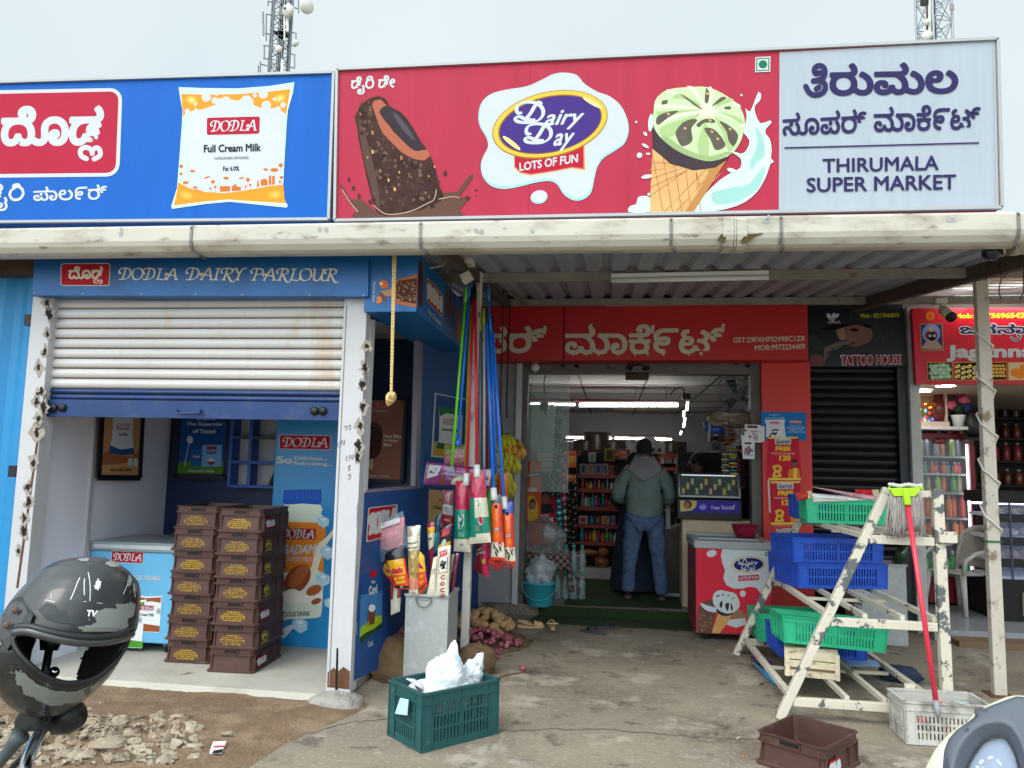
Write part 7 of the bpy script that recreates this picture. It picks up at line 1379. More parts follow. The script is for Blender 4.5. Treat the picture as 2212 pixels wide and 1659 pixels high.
# hanging cable with plug
t_ = thing('hanging_socket','black socket hanging on its cord behind the glass partition','socket',P(*ZF(437,752),Y=9));rope('cord',None,[P(*ZF(x,y),Y=9.0) for x,y in ((448,545),(436,600),(438,660),(440,740),(446,800))],.008,blackm,t_)
mb = MB();p = P(*ZF(437,752),Y=8.98);mb.box((p.x-.05,8.95,p.z-.05),(p.x+.05,9.0,p.z+.05),blackm);mb.build('socket_box',t_)
mb = MB();p = P(*ZF(381,508),Y=8.02);mb.lathe([(.04,0),(.048,.03),(.044,.05),(.02,.065)],p,M('bulb_white',(206,206,200),.3),16,FRONT);mb.build('bulb',None,'round white lamp fixed at the left end of the door header','lamp')
tube_light('long unlit tube fixed on top of the red fascia',P(*ZF(822,108),Y=7.7),P(*ZF(1606,100),Y=7.7),False,.018);tube_light('long unlit tube under the canopy purlin',P(1320,606,Y=5.86),P(1660,599,Y=5.86),False,.02)
# ---- people
def skin(name,nodes,edges,m,parent,levels=2,label=None):
    me = bpy.data.meshes.new(name);me.from_pydata([n[:3] for n in nodes],edges,[]);o = bpy.data.objects.new(name,me);COL.objects.link(o);o.parent = parent
    me.materials.append(m);o_fold = name in ('jacket','jeans','shirt','trousers');md = o.modifiers.new('skin','SKIN');md.use_smooth_shade = True;md.branch_smoothing = .6;sub = o.modifiers.new('sub','SUBSURF');sub.levels = sub.render_levels = levels
    if o_fold:
        sub.levels = sub.render_levels = 3;tx = bpy.data.textures.get('cloth_folds') or bpy.data.textures.new('cloth_folds','CLOUDS');tx.noise_scale = .11;tx.noise_depth = 2
        dm = o.modifiers.new('folds','DISPLACE');dm.texture = tx;dm.strength = .045;dm.mid_level = .5;dm.texture_coords = 'LOCAL'
    for v,n in zip(me.skin_vertices[0].data,nodes):v.radius = (n[3],n[4] if len(n) > 4 else n[3])
    me.skin_vertices[0].data[0].use_root = True
    return o
def chain(n0,k):return [(n0+i,n0+i+1) for i in range(k-1)]
skinm = M('brown_skin',(104,70,52),.55,var=.08);hairm = M('black_hair',(16,15,16),.7,var=.3,sc_=40,bump=.5,bsc=120)
jackm = M('grey_green_jacket',(96,112,108),.75,var=.14,sc_=7,spots=[((112,134,148),4,.58,.1,.6)],bump=.6,bsc=16);jeanm = M('mottled_jeans',(70,92,124),.8,var=.2,sc_=14,bump=.4,bsc=30,spots=[((98,120,150),22,.58,.08,.6),((44,58,86),14,.6,.08,.6)])
hoodm = M('grey_hood',(118,118,122),.8,var=.1,sc_=8)
def face(t,hx,hy,hz,s,m,dirv,hair):
    """head details on the side the person faces (dirv, unit, horizontal)"""
    d = Vector(dirv);r = Vector((d.y,-d.x,0));mb = MB();c = Vector((hx,hy,hz))
    mb.ball(c+d*.098*s+Vector((0,0,-.012)),.014,.016,.024,m,8,6);mb.build('nose',t,local=True)
    for k in (-1,1):mb = MB();mb.ball(c+d*.082*s+r*.032*k+Vector((0,0,.018)),.012,.012,.009,I((220,216,210)),8,6);mb.ball(c+d*.091*s+r*.032*k+Vector((0,0,.018)),.006,.006,.006,I((20,16,14)),8,6);mb.build('eye',t,local=True)
    for k in (-1,1):mb = MB();mb.ball(c+r*.078*k+Vector((0,0,0)),.012,.02,.032,m,8,6);mb.build('ear',t,local=True)
    mb = MB();mb.ball(c+d*.084*s+Vector((0,0,-.05)),.024,.012,.008,I((96,52,48)),8,6);mb.build('mouth',t,local=True)
def hand_(t,base,d,up,m):
    """palm with four fingers and a thumb, d = pointing direction"""
    base,d,up = Vector(base),Vector(d).normalized(),Vector(up).normalized();s_ = d.cross(up).normalized();N = [(*base,.022,.016),(*(base+d*.05),.034,.015),(*(base+d*.085),.036,.013)];E = [(0,1),(1,2)]
    for k,ln in enumerate((.075,.085,.08,.06)):
        o = base+d*.085+s_*(-.027+.018*k);i0 = len(N);N += [(*o,.009),(*(o+d*ln*.5-up*.012),.0085),(*(o+d*ln*.85-up*.04),.0075)];E += [(2,i0),(i0,i0+1),(i0+1,i0+2)]
    i0 = len(N);o = base+d*.03-s_*.034;N += [(*o,.011),(*(o+d*.04-s_*.02-up*.01),.009),(*(o+d*.065-s_*.015-up*.03),.008)];E += [(1,i0),(i0,i0+1),(i0+1,i0+2)]
    return skin('hand',N,E,m,t,1)
mp = P(1391,1299,Z=.1);man = thing('person','man seen from behind in grey blue hooded jacket and mottled jeans at the counter','person',(mp.x,8.55,.108))
# local frame: +y away from the camera (the way he faces)
B = [(0,0,.98,.15,.11),(0,.0,1.15,.15,.11),(0,.01,1.32,.165,.11),(0,.02,1.44,.12,.09),(0,.05,1.52,.06),(0,.085,1.60,.085,.095),(0,.10,1.68,.08,.09),
     (-.17,.02,1.41,.07),(-.27,.0,1.17,.055),(-.20,.20,1.03,.042),(.17,.02,1.41,.07),(.27,.0,1.17,.055),(.20,.20,1.03,.042),
     (-.11,0,.88,.10),(-.145,.02,.50,.07),(-.17,0,.09,.045),(.11,0,.88,.10),(.16,.02,.50,.07),(.19,-.02,.09,.045)]
Ed = [(0,1),(1,2),(2,3),(3,4),(4,5),(5,6),(3,7),(7,8),(8,9),(3,10),(10,11),(11,12),(0,13),(13,14),(14,15),(0,16),(16,17),(17,18)]
skin('body',B,Ed,skinm,man)
J = [(0,0,.77,.232,.155),(0,0,1.02,.226,.15),(0,-.005,1.22,.222,.145),(0,.0,1.35,.20,.13),(0,.03,1.46,.10,.09),(-.17,.01,1.38,.098),(-.262,-.01,1.25,.092),(-.295,-.0,1.12,.085),(-.23,.14,1.06,.06),(-.15,.23,1.06,.05),(.17,.01,1.38,.098),(.262,-.01,1.25,.092),(.295,0,1.12,.085),(.23,.14,1.06,.06),(.15,.23,1.06,.05)]
skin('jacket',J,[(0,1),(1,2),(2,3),(3,4),(3,5),(5,6),(6,7),(7,8),(8,9),(3,10),(10,11),(11,12),(12,13),(13,14)],jackm,man)
JN = [(0,0,.93,.17,.13),(-.105,0,.84,.125),(-.125,.0,.68,.105),(-.145,.015,.48,.088),(-.155,.01,.28,.078),(-.17,0,.06,.082),(.105,0,.84,.125),(.135,0,.68,.105),(.16,.015,.48,.088),(.175,0,.28,.078),(.19,-.02,.05,.082)]
skin('jeans',JN,[(0,1),(1,2),(2,3),(3,4),(4,5),(0,6),(6,7),(7,8),(8,9),(9,10)],jeanm,man)
mb = MB();mb.ball((0,.085,1.645),.090,.108,.112,hairm,20,12)
for i,v in enumerate(mb.v):mb.v[i] = v+Vector((1,1,1))*noise.noise(v*40)*.008
mb.build('hair',man,local=True)
mb = MB();mb.grid((-.19,-.075,1.40),(.19,-.075,1.40),(.10,.02,1.555),(-.10,.02,1.555),14,8,hoodm,lambda u,v,p:(0,-.055*math.sin(math.pi*u)*(1-.4*v)-.022*math.sin(math.pi*v),-.13*(1-abs(2*u-1))*(1-v)+.008*math.sin(u*14)))
mb.build('hood',man,local=True,solid=.02)
mb = MB();mb.tube([(-.1,.0,1.52),(0,-.055,1.54),(.1,0,1.52),(.09,.1,1.50),(0,.13,1.48),(-.09,.1,1.50),(-.1,0,1.52)],.022,hoodm,10);mb.build('hood_collar',man,local=True)
for k,(x,y) in enumerate(((-.17,.05),(.19,.03))):mb = MB();mb.ball((x,y-.02,.028),.048,.12,.034,M('dusty_shoe',(84,70,64),.6,var=.2),14,8);mb.build('shoe',man,local=True)
face(man,0,.085,1.62,1,skinm,(0,1,0),hairm)
hand_(man,(-.18,.24,1.03),(.5,.8,.1),(0,.1,1),skinm);hand_(man,(.18,.24,1.03),(-.5,.8,.1),(0,.1,1),skinm)
mb = MB();mb.box((-.03,.36,1.03),(.03,.37,1.17),blackm);mb.build('phone',None) if 0 else None
# shopkeeper, seated behind the counter looking left
p = P(*ZF(1410,1120),Y=9.35);kp = thing('person','dark haired shopkeeper in pale shirt sitting behind the chocolate cooler','person',(p.x,9.35,.108));z_ = p.z-.108
S = [(0.02,0,z_-.75,.15,.12),(0.02,0,z_-.5,.16,.11),(.03,0,z_-.26,.14,.10),(.01,0,z_-.14,.055),(-.02,0,z_-.02,.08,.085),(-.02,0,z_+.06,.075,.085),(.03,-.19,z_-.30,.065),(-.1,-.24,z_-.52,.05),(-.28,-.12,z_-.55,.04),(.03,.19,z_-.30,.065),(-.1,.24,z_-.52,.05),(-.28,.12,z_-.55,.04),(-.25,-.1,z_-.8,.08),(-.45,-.1,z_-.82,.065),(-.46,-.1,.06,.05),(-.25,.1,z_-.8,.08),(-.45,.1,z_-.82,.065),(-.46,.1,.06,.05)]
skin('body',S,[(0,1),(1,2),(2,3),(3,4),(4,5),(2,6),(6,7),(7,8),(2,9),(9,10),(10,11),(0,12),(12,13),(13,14),(0,15),(15,16),(16,17)],skinm,kp)
S2 = [(0.02,0,z_-.75,.17,.14),(0.02,0,z_-.5,.175,.13),(.03,0,z_-.27,.15,.115),(.015,0,z_-.17,.075),(.035,-.19,z_-.30,.082),(-.06,-.24,z_-.48,.07),(.035,.19,z_-.30,.082),(-.06,.24,z_-.48,.07)]
skin('shirt',S2,[(0,1),(1,2),(2,3),(2,4),(4,5),(2,6),(6,7)],M('pale_shirt',(170,168,164),.8,var=.1),kp)
S3 = [(0.02,0,z_-.76,.165,.14),(-.25,-.1,z_-.8,.092),(-.46,-.1,z_-.83,.08),(-.46,-.1,.12,.06),(-.25,.1,z_-.8,.092),(-.46,.1,z_-.83,.08),(-.46,.1,.12,.06)]
skin('trousers',S3,[(0,1),(1,2),(2,3),(0,4),(4,5),(5,6)],dark,kp)
mb = MB();mb.ball((0.0,0,z_+.055),.10,.098,.092,hairm,18,12);mb.build('hair',kp,local=True);face(kp,-.02,0,z_+.01,1,skinm,(-1,0,0),hairm)
hand_(kp,(-.29,-.12,z_-.55),(-1,.1,0),(0,0,1),skinm);hand_(kp,(-.29,.12,z_-.55),(-1,-.1,0),(0,0,1),skinm)
mb = MB();mb.box((p.x-.1,9.15,.1),(p.x+.22,9.55,p.z-.9),rackd);mb.build('stool',None,'dark stool under the shopkeeper','stool',bevel=.01)
a,b_ = P(*ZF(1282,1040),Y=9.9),P(*ZF(1600,1180),Y=9.9);mb = MB();mb.box((a.x,9.9,.1),(2.0,10.0,a.z),dark);mb.build('dark_cabinet',None,'near black background panel behind the shopkeeper','cabinet')  # near black background box behind the counter
# woman in a long dark dress in front of the man
q = P(*Z5(945,735),Z=.1);wo = thing('person','woman in long dark blue dress mostly hidden in front of the man','person',(q.x+.05,9.05,.108));W_ = [(0,0,.9,.13,.10),(0,0,1.1,.12,.09),(0,0,1.25,.13,.09),(0,0,1.37,.05),(0,.03,1.46,.075,.085),(0,.03,1.53,.07,.08),(-.16,0,1.24,.05),(-.22,.04,1.02,.042),(-.14,.18,.94,.034),(.16,0,1.24,.05),(.22,.04,1.02,.042),(.14,.18,.94,.034),(-.09,0,.5,.07),(-.09,0,.06,.04),(.09,0,.5,.07),(.09,0,.06,.04)]
skin('body',W_,[(0,1),(1,2),(2,3),(3,4),(4,5),(2,6),(6,7),(7,8),(2,9),(9,10),(10,11),(0,12),(12,13),(0,14),(14,15)],skinm,wo);dress = M('dark_dress',(26,34,54),.8,var=.2,sc_=10)
mb = MB();pr_ = [(.27,.04),(.25,.3),(.21,.6),(.17,.9),(.15,1.05),(.17,1.25),(.1,1.36)];mb.lathe(pr_,(0,0,0),dress,24,cap=False)
for i,v in enumerate(mb.v):k = 1+.06*math.sin(9*math.atan2(v.y,v.x))*(1-v.z/1.4);mb.v[i] = Vector((v.x*k,v.y*.75*k,v.z))
mb.build('dress',wo,local=True)
for s_ in (-1,1):mb = MB();mb.tube([(s_*.15,0,1.26),(s_*.225,.04,1.04),(s_*.15,.17,.96)],[.075,.06,.05],dress,10);mb.build('sleeve',wo,local=True)
mb = MB();mb.ball((0,.0,1.51),.09,.095,.10,hairm,16,10);mb.tube([(0,-.09,1.5),(0,-.11,1.35),(0,-.11,1.15)],[.05,.045,.02],hairm,8);mb.build('hair',wo,local=True);face(wo,0,.035,1.48,.9,skinm,(0,1,0),hairm)
hand_(wo,(-.13,.2,.93),(.5,.8,0),(0,0,1),skinm);hand_(wo,(.13,.2,.93),(-.5,.8,0),(0,0,1),skinm)
# ================================================================== stepped stand with crates
st = thing('display_stand','stepped steel stand with peeling cream paint holding plastic crates','stand',(1.55,5.9,0));F0,F1 = 5.05,6.7
lx = lambda z:1.042+(1.718-1.042)*z/1.425
for y in (F0,F1):
    zt = 1.425 if y == F0 else 1.11;mb = MB();mb.bar((1.042,y,0),(lx(zt),y,zt),.055,.05,peel,up=(0,1,0));mb.build('slanted_leg',st,bevel=.006)
    mb = MB();mb.bar((2.02,y,0),(2.005,y,zt+.005),.062,.055,peel,up=(0,1,0));mb.build('upright',st,bevel=.006)
    if y == F0:mb = MB();mb.bar((1.70,y,1.40),(1.975,y,1.395),.045,.045,peel);mb.build('top_bar',st)
    for z in (1.11,.60,.11):mb = MB();mb.bar((lx(z)+.03,y,z),(1.976,y,z-.004),.04,.052,peel2);mb.build('rail',st,bevel=.004)
for z in (1.125,.635,.135):
    for x in (lx(z)+.01,(lx(z)+2.0)/2-.1,(lx(z)+2.0)/2+.12,1.985):mb = MB();mb.bar((x,F0+.03,z),(x,F1-.03,z),.028 if lx(z)+.02 < x < 1.9 else .04,.03,peel2);mb.build('shelf_bar',st)
    mb = MB();mb.bar((lx(z)+.03,5.9,z-.03),(1.97,5.9,z-.03),.025,.02,peel2);mb.build('cross_bar',st)
a = P(*Z6(1555,545),Y=5.0);mb = MB();mb.box((1.99,4.99,a.z-.035),(2.09,5.022,a.z+.03),peel2);mb.build('bracket',st)
a,b_ = P(*Z7(1325,430),Y=5.02),P(*Z7(1400,520),Y=5.02);mb = MB();mb.box((a.x,5.005,0),(b_.x,5.022,a.z),peel2);mb.build('stub_leg',st)
grp = 'plastic crates on the stepped stand'
def pc(label,L,W,H,m,x,y,z,rz=0,rx=0,ry=0,rows=2,fl=.02):return place(slot_crate('plastic_crate',label,L,W,H,m,grp,rows=rows,flare=fl),x,y,z,rz,rx,ry)
pc('emerald crate of packets on the top shelf of the stand',.56,.42,.18,cgreen,1.76,6.18,1.142,rad(-6))
pc('cobalt crate behind the emerald one on the top shelf',.56,.42,.19,cblue,1.79,6.66,1.142,rad(-4))
pc('lower cobalt crate of the two stacked on the middle shelf',.70,.44,.185,cblue,1.70,6.33,.652,rad(11));pc('upper cobalt crate of the two stacked on the middle shelf',.70,.44,.185,cblue,1.68,6.35,.839,rad(10));pc('cobalt crate standing behind the stacked pair',.62,.40,.185,cblue,1.70,6.80,.652,rad(8))
pc('emerald crate tilted on the wooden box low on the stand',.69,.42,.18,cgreen,1.515,5.76,.325,rad(0),rad(-3),rad(3.2),fl=.05)
pc('cobalt crate on the bottom shelf behind the tilted emerald one',.63,.40,.20,cblue,1.56,6.24,.152,rad(3));pc('emerald crate at the far end of the bottom shelf',.62,.40,.22,cgreen,1.50,6.74,.152,rad(3))
wood = M('weathered_cream_wood',(206,194,166),.8,var=.14,sc_=6,bump=.3,spots=[((120,98,74),8,.6,.04,.9)],stretch=(1,1,3))
wt = thing('wooden_box','weathered cream wooden box under the tilted emerald crate','box',(1.37,5.60,.152),rad(-12));mb = MB();mb.box((-.17,-.14,0),(.17,.14,.05),wood);mb.box((-.17,-.14,.058),(.17,.14,.105),wood);mb.box((-.17,-.14,.112),(.17,.14,.165),wood);mb.build('planks',wt,local=True,bevel=.003)
for x in (-.15,.16):mb = MB();mb.box((x-.014,-.15,0),(x+.014,-.14,.166),wood);mb.build('batten',wt,local=True)
mb = MB();mb.box((-.17,-.146,.048),(.14,-.1405,.062),M('rusty_strip',(120,96,76),.6,.4));mb.build('metal_strip',wt,local=True)
mb = MB();a = [P(*Z6(*p),Z=.146) for p in ((880,1500),(905,1452),(1110,1462),(1150,1505))];mb.prism(a,(0,0,.004),M('pale_blue_sheet',(120,160,196),.5));mb.build('plastic_sheet',None,'pale blue plastic sheet on the bottom shelf of the stand','sheet')
# packets in the top crate
for lb,q,c,Y in (('pink and clear long packet lying across the emerald crate',[(622,176),(800,200),(1135,250),(1130,305)],(206,150,160),6.0),('white packet under the pink one in the emerald crate',[(640,226),(900,246),(1120,290),(650,296)],(206,206,204),5.99),('red and yellow snack packet at the left of the emerald crate',[(525,218),(640,208),(640,280),(530,280)],(190,60,50),6.02),('navy packet at the back of the emerald crate',[(800,215),(970,222),(975,262),(810,250)],(50,40,90),6.12),('crimson packet at the right of the emerald crate',[(960,196),(1135,200),(1130,270),(965,270)],(190,40,50),6.1)):
    pk('packet',lb,'packet',Y,q,.05,lambda u,v,c=c:G_('pk%d' % (c[0]+c[1]),c) if (u < .7 or c[2] > 150) else G_('pkw',(210,190,150)),None,Z=Z6,wr=.5)
# mop hung upside down
mt = thing('mop','string mop with lime clip and red handle propped upside down on the stand','mop',P(*Z7(1575,690),Y=4.70));lime = M('lime_plastic',(166,224,30),.4,var=.06);strm = M('grey_mop_string',(160,154,150),.95,var=.2,sc_=50)
ht,hb = P(*Z6(1345,300),Y=4.95),P(*Z7(1560,560),Y=4.72);he = P(*Z7(1580,690),Y=4.69)
mb = MB();mb.tube([ht,hb],.0145,M('mop_red',(210,50,72),.35,var=.05,coat=.3),12);mb.build('handle',mt);mb = MB();mb.tube([hb,hb*.5+he*.5,he],[.0165,.0165,.009],M('grey_grip',(128,132,138),.5),12);mb.build('end_grip',mt)
mb = MB();pts = [P(*Z6(*p),Y=4.955) for p in ((1225,190),(1440,185),(1442,200),(1405,250),(1245,246),(1222,205))];mb.prism(pts,(0,.03,0),lime);p0,p1 = P(*Z6(1330,190),Y=4.94),P(*Z6(1347,312),Y=4.94);mb.tube([p0,p0*.6+p1*.4,p1],[.014,.020,.021],lime,12);mb.build('clip',mt,bevel=.004)
for x0,x1,y in ((1205,1222,185),(1440,1460,180)):mb = MB();mb.tube([P(*Z6(x0,y),Y=4.96),P(*Z6(x1,y+20),Y=4.96)],.008,lime,8);mb.build('clip_lever',mt)
mb = MB();rr = random.Random(17)
mb.tube([P(*Z6(x,168+5*math.sin(x*.05)),Y=4.975) for x in range(1205,1460,10)],[.012+.002*math.sin(i*2.2) for i in range(26)],M('white_mop_roll',(190,188,184),.95,var=.15,sc_=60),8)
for i in range(190):
    x = rr.uniform(1215,1440);L = rr.uniform(230,330)*(1 if x < 1340 else .98);sw_ = rr.uniform(-30,30)+(x-1330)*.12;Y = rr.uniform(4.965,5.0);pts = []
    for k in range(6):t = k/5;pts.append(P(*Z6(x+sw_*t+rr.uniform(-9,9)*t,232+L*t),Y=Y-.012*math.sin(3*t)))
    mb.tube(pts,[.0034]*5+[.002],strm,4)
mb.build('strings',mt)
# white plastic crate of rubbish
a = P(*Z7(1335,890),Z=0);wc = place(slot_crate('plastic_crate','dirty white plastic crate of litter at the foot of the stand',.46,.265,.235,cwhite,rows=3,flare=.04,mesh_top=.34),a.x+.235,a.y+.14,.004,0)
rr = random.Random(31)
for i in range(16):
    c = [(190,60,60),(200,200,196),(130,180,50),(60,50,50),(170,50,110),(220,120,60),(150,160,160),(210,190,60)][i % 8];mb = crumple((a.x+.235+rr.uniform(-.17,.17),a.y+.14+rr.uniform(-.09,.08),.04+.045*(i//4)),.05,.04,.035,G_('litter%d' % (i % 8),c),i+60,.4,4,14,9)
    mb.build('crumpled_wrapper',None,'%s crumpled wrapper inside the dirty white crate' % ('red','white','lime','dark','magenta','orange','grey','yellow')[i % 8],'wrapper','crumpled wrappers in the white crate')
# brown crate in the foreground
tl,tf_,trr = Z7(235,782),Z7(735,925),Z7(1003,790);base = P(*Z7(230,1020),Z=0);hb_ = P(*tl,Y=base.y).z;A0,A1,A2 = P(*tl,Z=hb_),P(*tf_,Z=hb_),P(*trr,Z=hb_);e1,e2 = A1-A0,A2-A1
rz = math.atan2(e1.y,e1.x);c0 = A0+e1/2+Vector((-math.sin(rz),math.cos(rz),0))*e2.length/2
bc_ = milk_crate(e1.length,e2.length,hb_,0,'word','empty brown milk crate standing open in the foreground');bc_.location = (c0.x,c0.y,.002);bc_.rotation_euler = (0,0,rz)
mb = MB();mb.box((-e1.length/2+.02,-.05,.02),(e1.length/2-.02,-.045,hb_*.55),CB);mb.build('divider',bc_,local=True)
# floor bits: tubes, blue cloth, tin box, bottle
mb = MB();mb.tube([P(*Z7(212,285),Z=.02),P(*Z7(385,425),Z=.02)],.02,G_('cyan_tube',(30,150,206)),12);mb.build('wrapped_tube',None,'bright cyan wrapped tube lying under the stand','tube');mb = MB();mb.tube([P(*Z7(215,240),Z=.045),P(*Z7(330,300),Z=.04)],.032,G_('violet_pack',(84,40,110)),10);mb.build('packet',None,'violet packet lying beside the cyan tube','packet');mb = MB();mb.tube([P(*Z7(205,205),Z=.05),P(*Z7(262,215),Z=.05)],.025,G_('crimson_pack',(180,30,60)),10);mb.build('packet',None,'crimson packet behind the violet one under the stand','packet')
p = P(*Z7(1315,430),Z=0);mb = crumple(p+Vector((0,.05,.05)),.14,.09,.06,M('navy_cloth',(34,48,72),.85,var=.2),91,.3,4);mb.build('cloth_heap',None,'crumpled navy cloth on the concrete behind the stand','cloth')
tb2 = thing('tin_container','short galvanised tin beside the black shutter','container',(2.45,7.5,0));mb = MB();z_ = P(*Z6(1200,762),Y=7.36).z;mb.box((2.20,7.36,0),(2.64,7.70,z_),galv);mb.build('body',tb2,bevel=.006);mb = MB();mb.box((2.19,7.35,z_),(2.65,7.71,z_+.015),galv);mb.build('lid',tb2)
btg = M('bottle_dark_green',(18,46,26),.15,var=.1,coat=.6);t = thing('soda_bottle','dark green bottle leaning on the short tin','bottle',(2.45,7.45,z_+.016));mb = MB();a,b_ = P(*Z6(1260,745),Y=7.44),P(*Z6(1345,600),Y=7.44);mb.tube([a,a*.4+b_*.6,a*.2+b_*.8,b_],[.05,.05,.03,.014],btg,12);mb.build('glass',t);mb = MB();mb.tube([a*.75+b_*.25,a*.5+b_*.5],.0515,I((40,70,50)),12);mb.build('wrapper',t)
# ---- fittings on the right post, cameras, floodlight
mb = MB();pts = []
for k in range(240):
    t = k/239;z = 2.62-1.55*t;a_ = t*2*math.pi*4.7+2.5;cx_,cy_ = math.cos(a_),math.sin(a_);s_ = max(abs(cx_),abs(cy_));pts.append((2.702+.052*cx_/s_,5.9+.042*cy_/s_,z))
mb.tube(pts,.0075,wp,6);mb.build('wound_cable',None,'white cable spiralling down the right steel post','cable')
z = P(*Z8(855,1155),Y=5.87).z;mb = MB();mb.tube([(2.652,5.862,z),(2.753,5.862,z),(2.753,5.938,z),(2.652,5.938,z),(2.652,5.862,z)],.006,I((30,110,80)),6);mb.build('string',None,'green string tied round the right steel post','string')
sc2 = thing('security_camera','white bullet camera at the corner of the sweet shop board','camera',P(*ZG(1560,480),Y=7.6));a,b_ = P(*ZG(1503,385),Y=7.6),P(*ZG(1600,430),Y=7.6);mb = MB();mb.box((a.x,7.6,b_.z),(b_.x,7.72,a.z),wp);mb.build('mount',sc2,bevel=.008);mb = MB();p,q = P(*ZG(1552,430),Y=7.62),P(*ZG(1548,470),Y=7.62);mb.tube([p,q],.02,wp,10);mb.build('arm',sc2);mb = MB();p,q = P(*ZG(1556,480),Y=7.62),P(*ZG(1625,540),Y=7.5);mb.tube([p,q],[.045,.05],wp,14);mb.build('barrel',sc2);mb = MB();d = (q-p).normalized();mb.tube([q-d*.005,q+d*.012],.051,blackm,14);mb.build('lens',sc2)
R5 = tr(3800,900,.24104);fl = thing('security_camera','dark domed camera with cream base under the gutter at the right','camera',P(*R5(700,430),Y=5.0));p,q,r_ = P(*R5(640,470),Y=5.0),P(*R5(770,395),Y=5.0),P(*R5(950,330),Y=5.05);mb = MB();mb.tube([p+(p-q)*.6,p,q],[.02,.06,.062],M('navy_dome',(16,24,48),.2,coat=.5),16);mb.build('dome',fl);mb = MB();mb.tube([q,q+(q-p)*.55],[.064,.05],M('cream_base',(206,200,160),.5),16);mb.tube([q+(q-p)*.5,r_],.025,wp,10);mb.build('base',fl)
mb = MB();p,q = P(*R5(1000,350),Y=4.95),P(*R5(1500,340),Y=4.95);mb.tube([p,q],.055,gutm,18);mb.tube([p,p+(q-p)*.25],.06,gutm,18);mb.build('drain_pipe',None,'short white drain pipe elbow below the right end of the gutter','pipe')
for i,pts in enumerate(([(740,540),(690,640),(640,760),(590,920)],[(930,470),(850,600),(800,700),(850,800),(850,900),(815,1040),(815,1130),(850,1230)],[(1010,700),(960,790),(880,880)],[(1220,450),(1205,620),(1222,800),(1215,1000),(1222,1120),(1160,1220)])):
    rope('hanging_wire','dark loose wire hanging under the canopy, %s from the left' % ('first','second','third','fourth')[i],[P(*R5(*p),Y=5.4+.05*i) for p in pts],.004,M('maroon_wire',(60,34,40),.6))
mb = MB();pts = [P(*ZG(x,y),Y=Y) for x,y,Y in ((1920,-20,5.2),(1750,60,5.6),(1500,150,6.2),(1280,280,7.0),(1100,345,7.4),(740,358,7.6))];mb.tube(pts,.008,M('pale_cable',(150,148,144),.5),6);mb.build('sagging_cable',None,'pale cable sagging along the rafter on the right','cable')
tube_light('lit tube on the sweet shop board left of the post',P(*ZG(1652,408),Y=7.78),P(*ZG(1818,408),Y=7.78),r=.02);tube_light('lit tube on the sweet shop board right of the post',P(*ZG(1900,408),Y=7.78),P(*ZG(2500,404),Y=7.78),r=.02)
for i,(x,y,r_) in enumerate(((576,210,.09),(434,243,.085))):
    p = P(*Z8(x,y),Z=2.418);t = thing('downlight','round lit downlight in the sweet shop ceiling, %s' % ('nearer right one','farther left one')[i],'lamp',p);mb = MB();mb.lathe([(.0,-.012),(r_,-.012),(r_,.0)],p,M('downlight_on',(255,252,246),emit=45,var=0),20,cap=False);mb.build('diffuser',t);mb = MB();mb.lathe([(r_,-.014),(r_+.02,-.012),(r_+.02,.0)],p,whitep,20,cap=False);mb.build('rim',t)
# ================================================================== sweet shop interior
fy = 9.1;a,b_ = P(*Z8(402,499),Y=fy),P(*Z8(722,1520),Y=fy);X0,X1,ZB_,ZT = a.x,a.x+.60,.12,a.z;frd = M('fridge_red',(120,20,38),.4,var=.08)
rf = thing('drinks_fridge','red glass door drinks fridge with white lamp strip in the sweet shop','fridge',((X0+X1)/2,fy,.1))
mb = MB();mb.box((X0,fy+.06,ZB_),(X0+.03,fy+.6,ZT),frd);mb.box((X1-.03,fy+.06,ZB_),(X1,fy+.6,ZT),frd);mb.box((X0,fy+.57,ZB_),(X1,fy+.6,ZT),frd);mb.box((X0,fy+.06,ZT-.03),(X1,fy+.6,ZT),frd);mb.box((X0,fy+.06,ZB_),(X1,fy+.6,ZB_+.22),frd);mb.build('body',rf)
mb = MB()
for lo,hi in (((X0,fy,ZB_+.02),(X0+.05,fy+.05,ZT)),((X1-.05,fy,ZB_+.02),(X1,fy+.05,ZT)),((X0+.05,fy,ZT-.07),(X1-.05,fy+.05,ZT)),((X0+.05,fy,ZB_+.02),(X1-.05,fy+.05,ZB_+.3))):mb.box(lo,hi,frd)
dr = mb.build('door',rf);mb = MB();mb.box((X0+.05,fy+.015,ZB_+.3),(X1-.05,fy+.02,ZT-.07),M('door_glass',(210,220,230),.03,var=0,alpha=.1));mb.build('pane',dr);mb = MB();mb.box((X1-.035,fy-.02,1.0),(X1-.015,fy,1.3),blackm);mb.build('handle',dr)
mb = MB();mb.box((X0+.04,fy+.55,ZB_+.24),(X1-.04,fy+.565,ZT-.04),M('fridge_lining',(120,126,150),.5));mb.build('lining',rf);mb = MB();mb.box((X1-.072,fy+.024,ZB_+.34),(X1-.056,fy+.04,ZT-.12),M('fridge_led',(236,242,255),emit=5,var=0));mb.build('lamp_strip',rf);mb = MB();mb.box((X0+.08,fy+.1,ZT-.05),(X1-.1,fy+.13,ZT-.035),M('fridge_led'));mb.build('lamp',rf)
sy = [P(*Z8(570,y),Y=fy+.1).z for y in (640,745,858,1010,1130,1400)];shl = M('fridge_shelf',(150,166,160),.3)
for z in sy:mb = MB();mb.box((X0+.035,fy+.08,z-.022),(X1-.035,fy+.5,z),shl);mb.build('shelf',rf)
rr = random.Random(44)
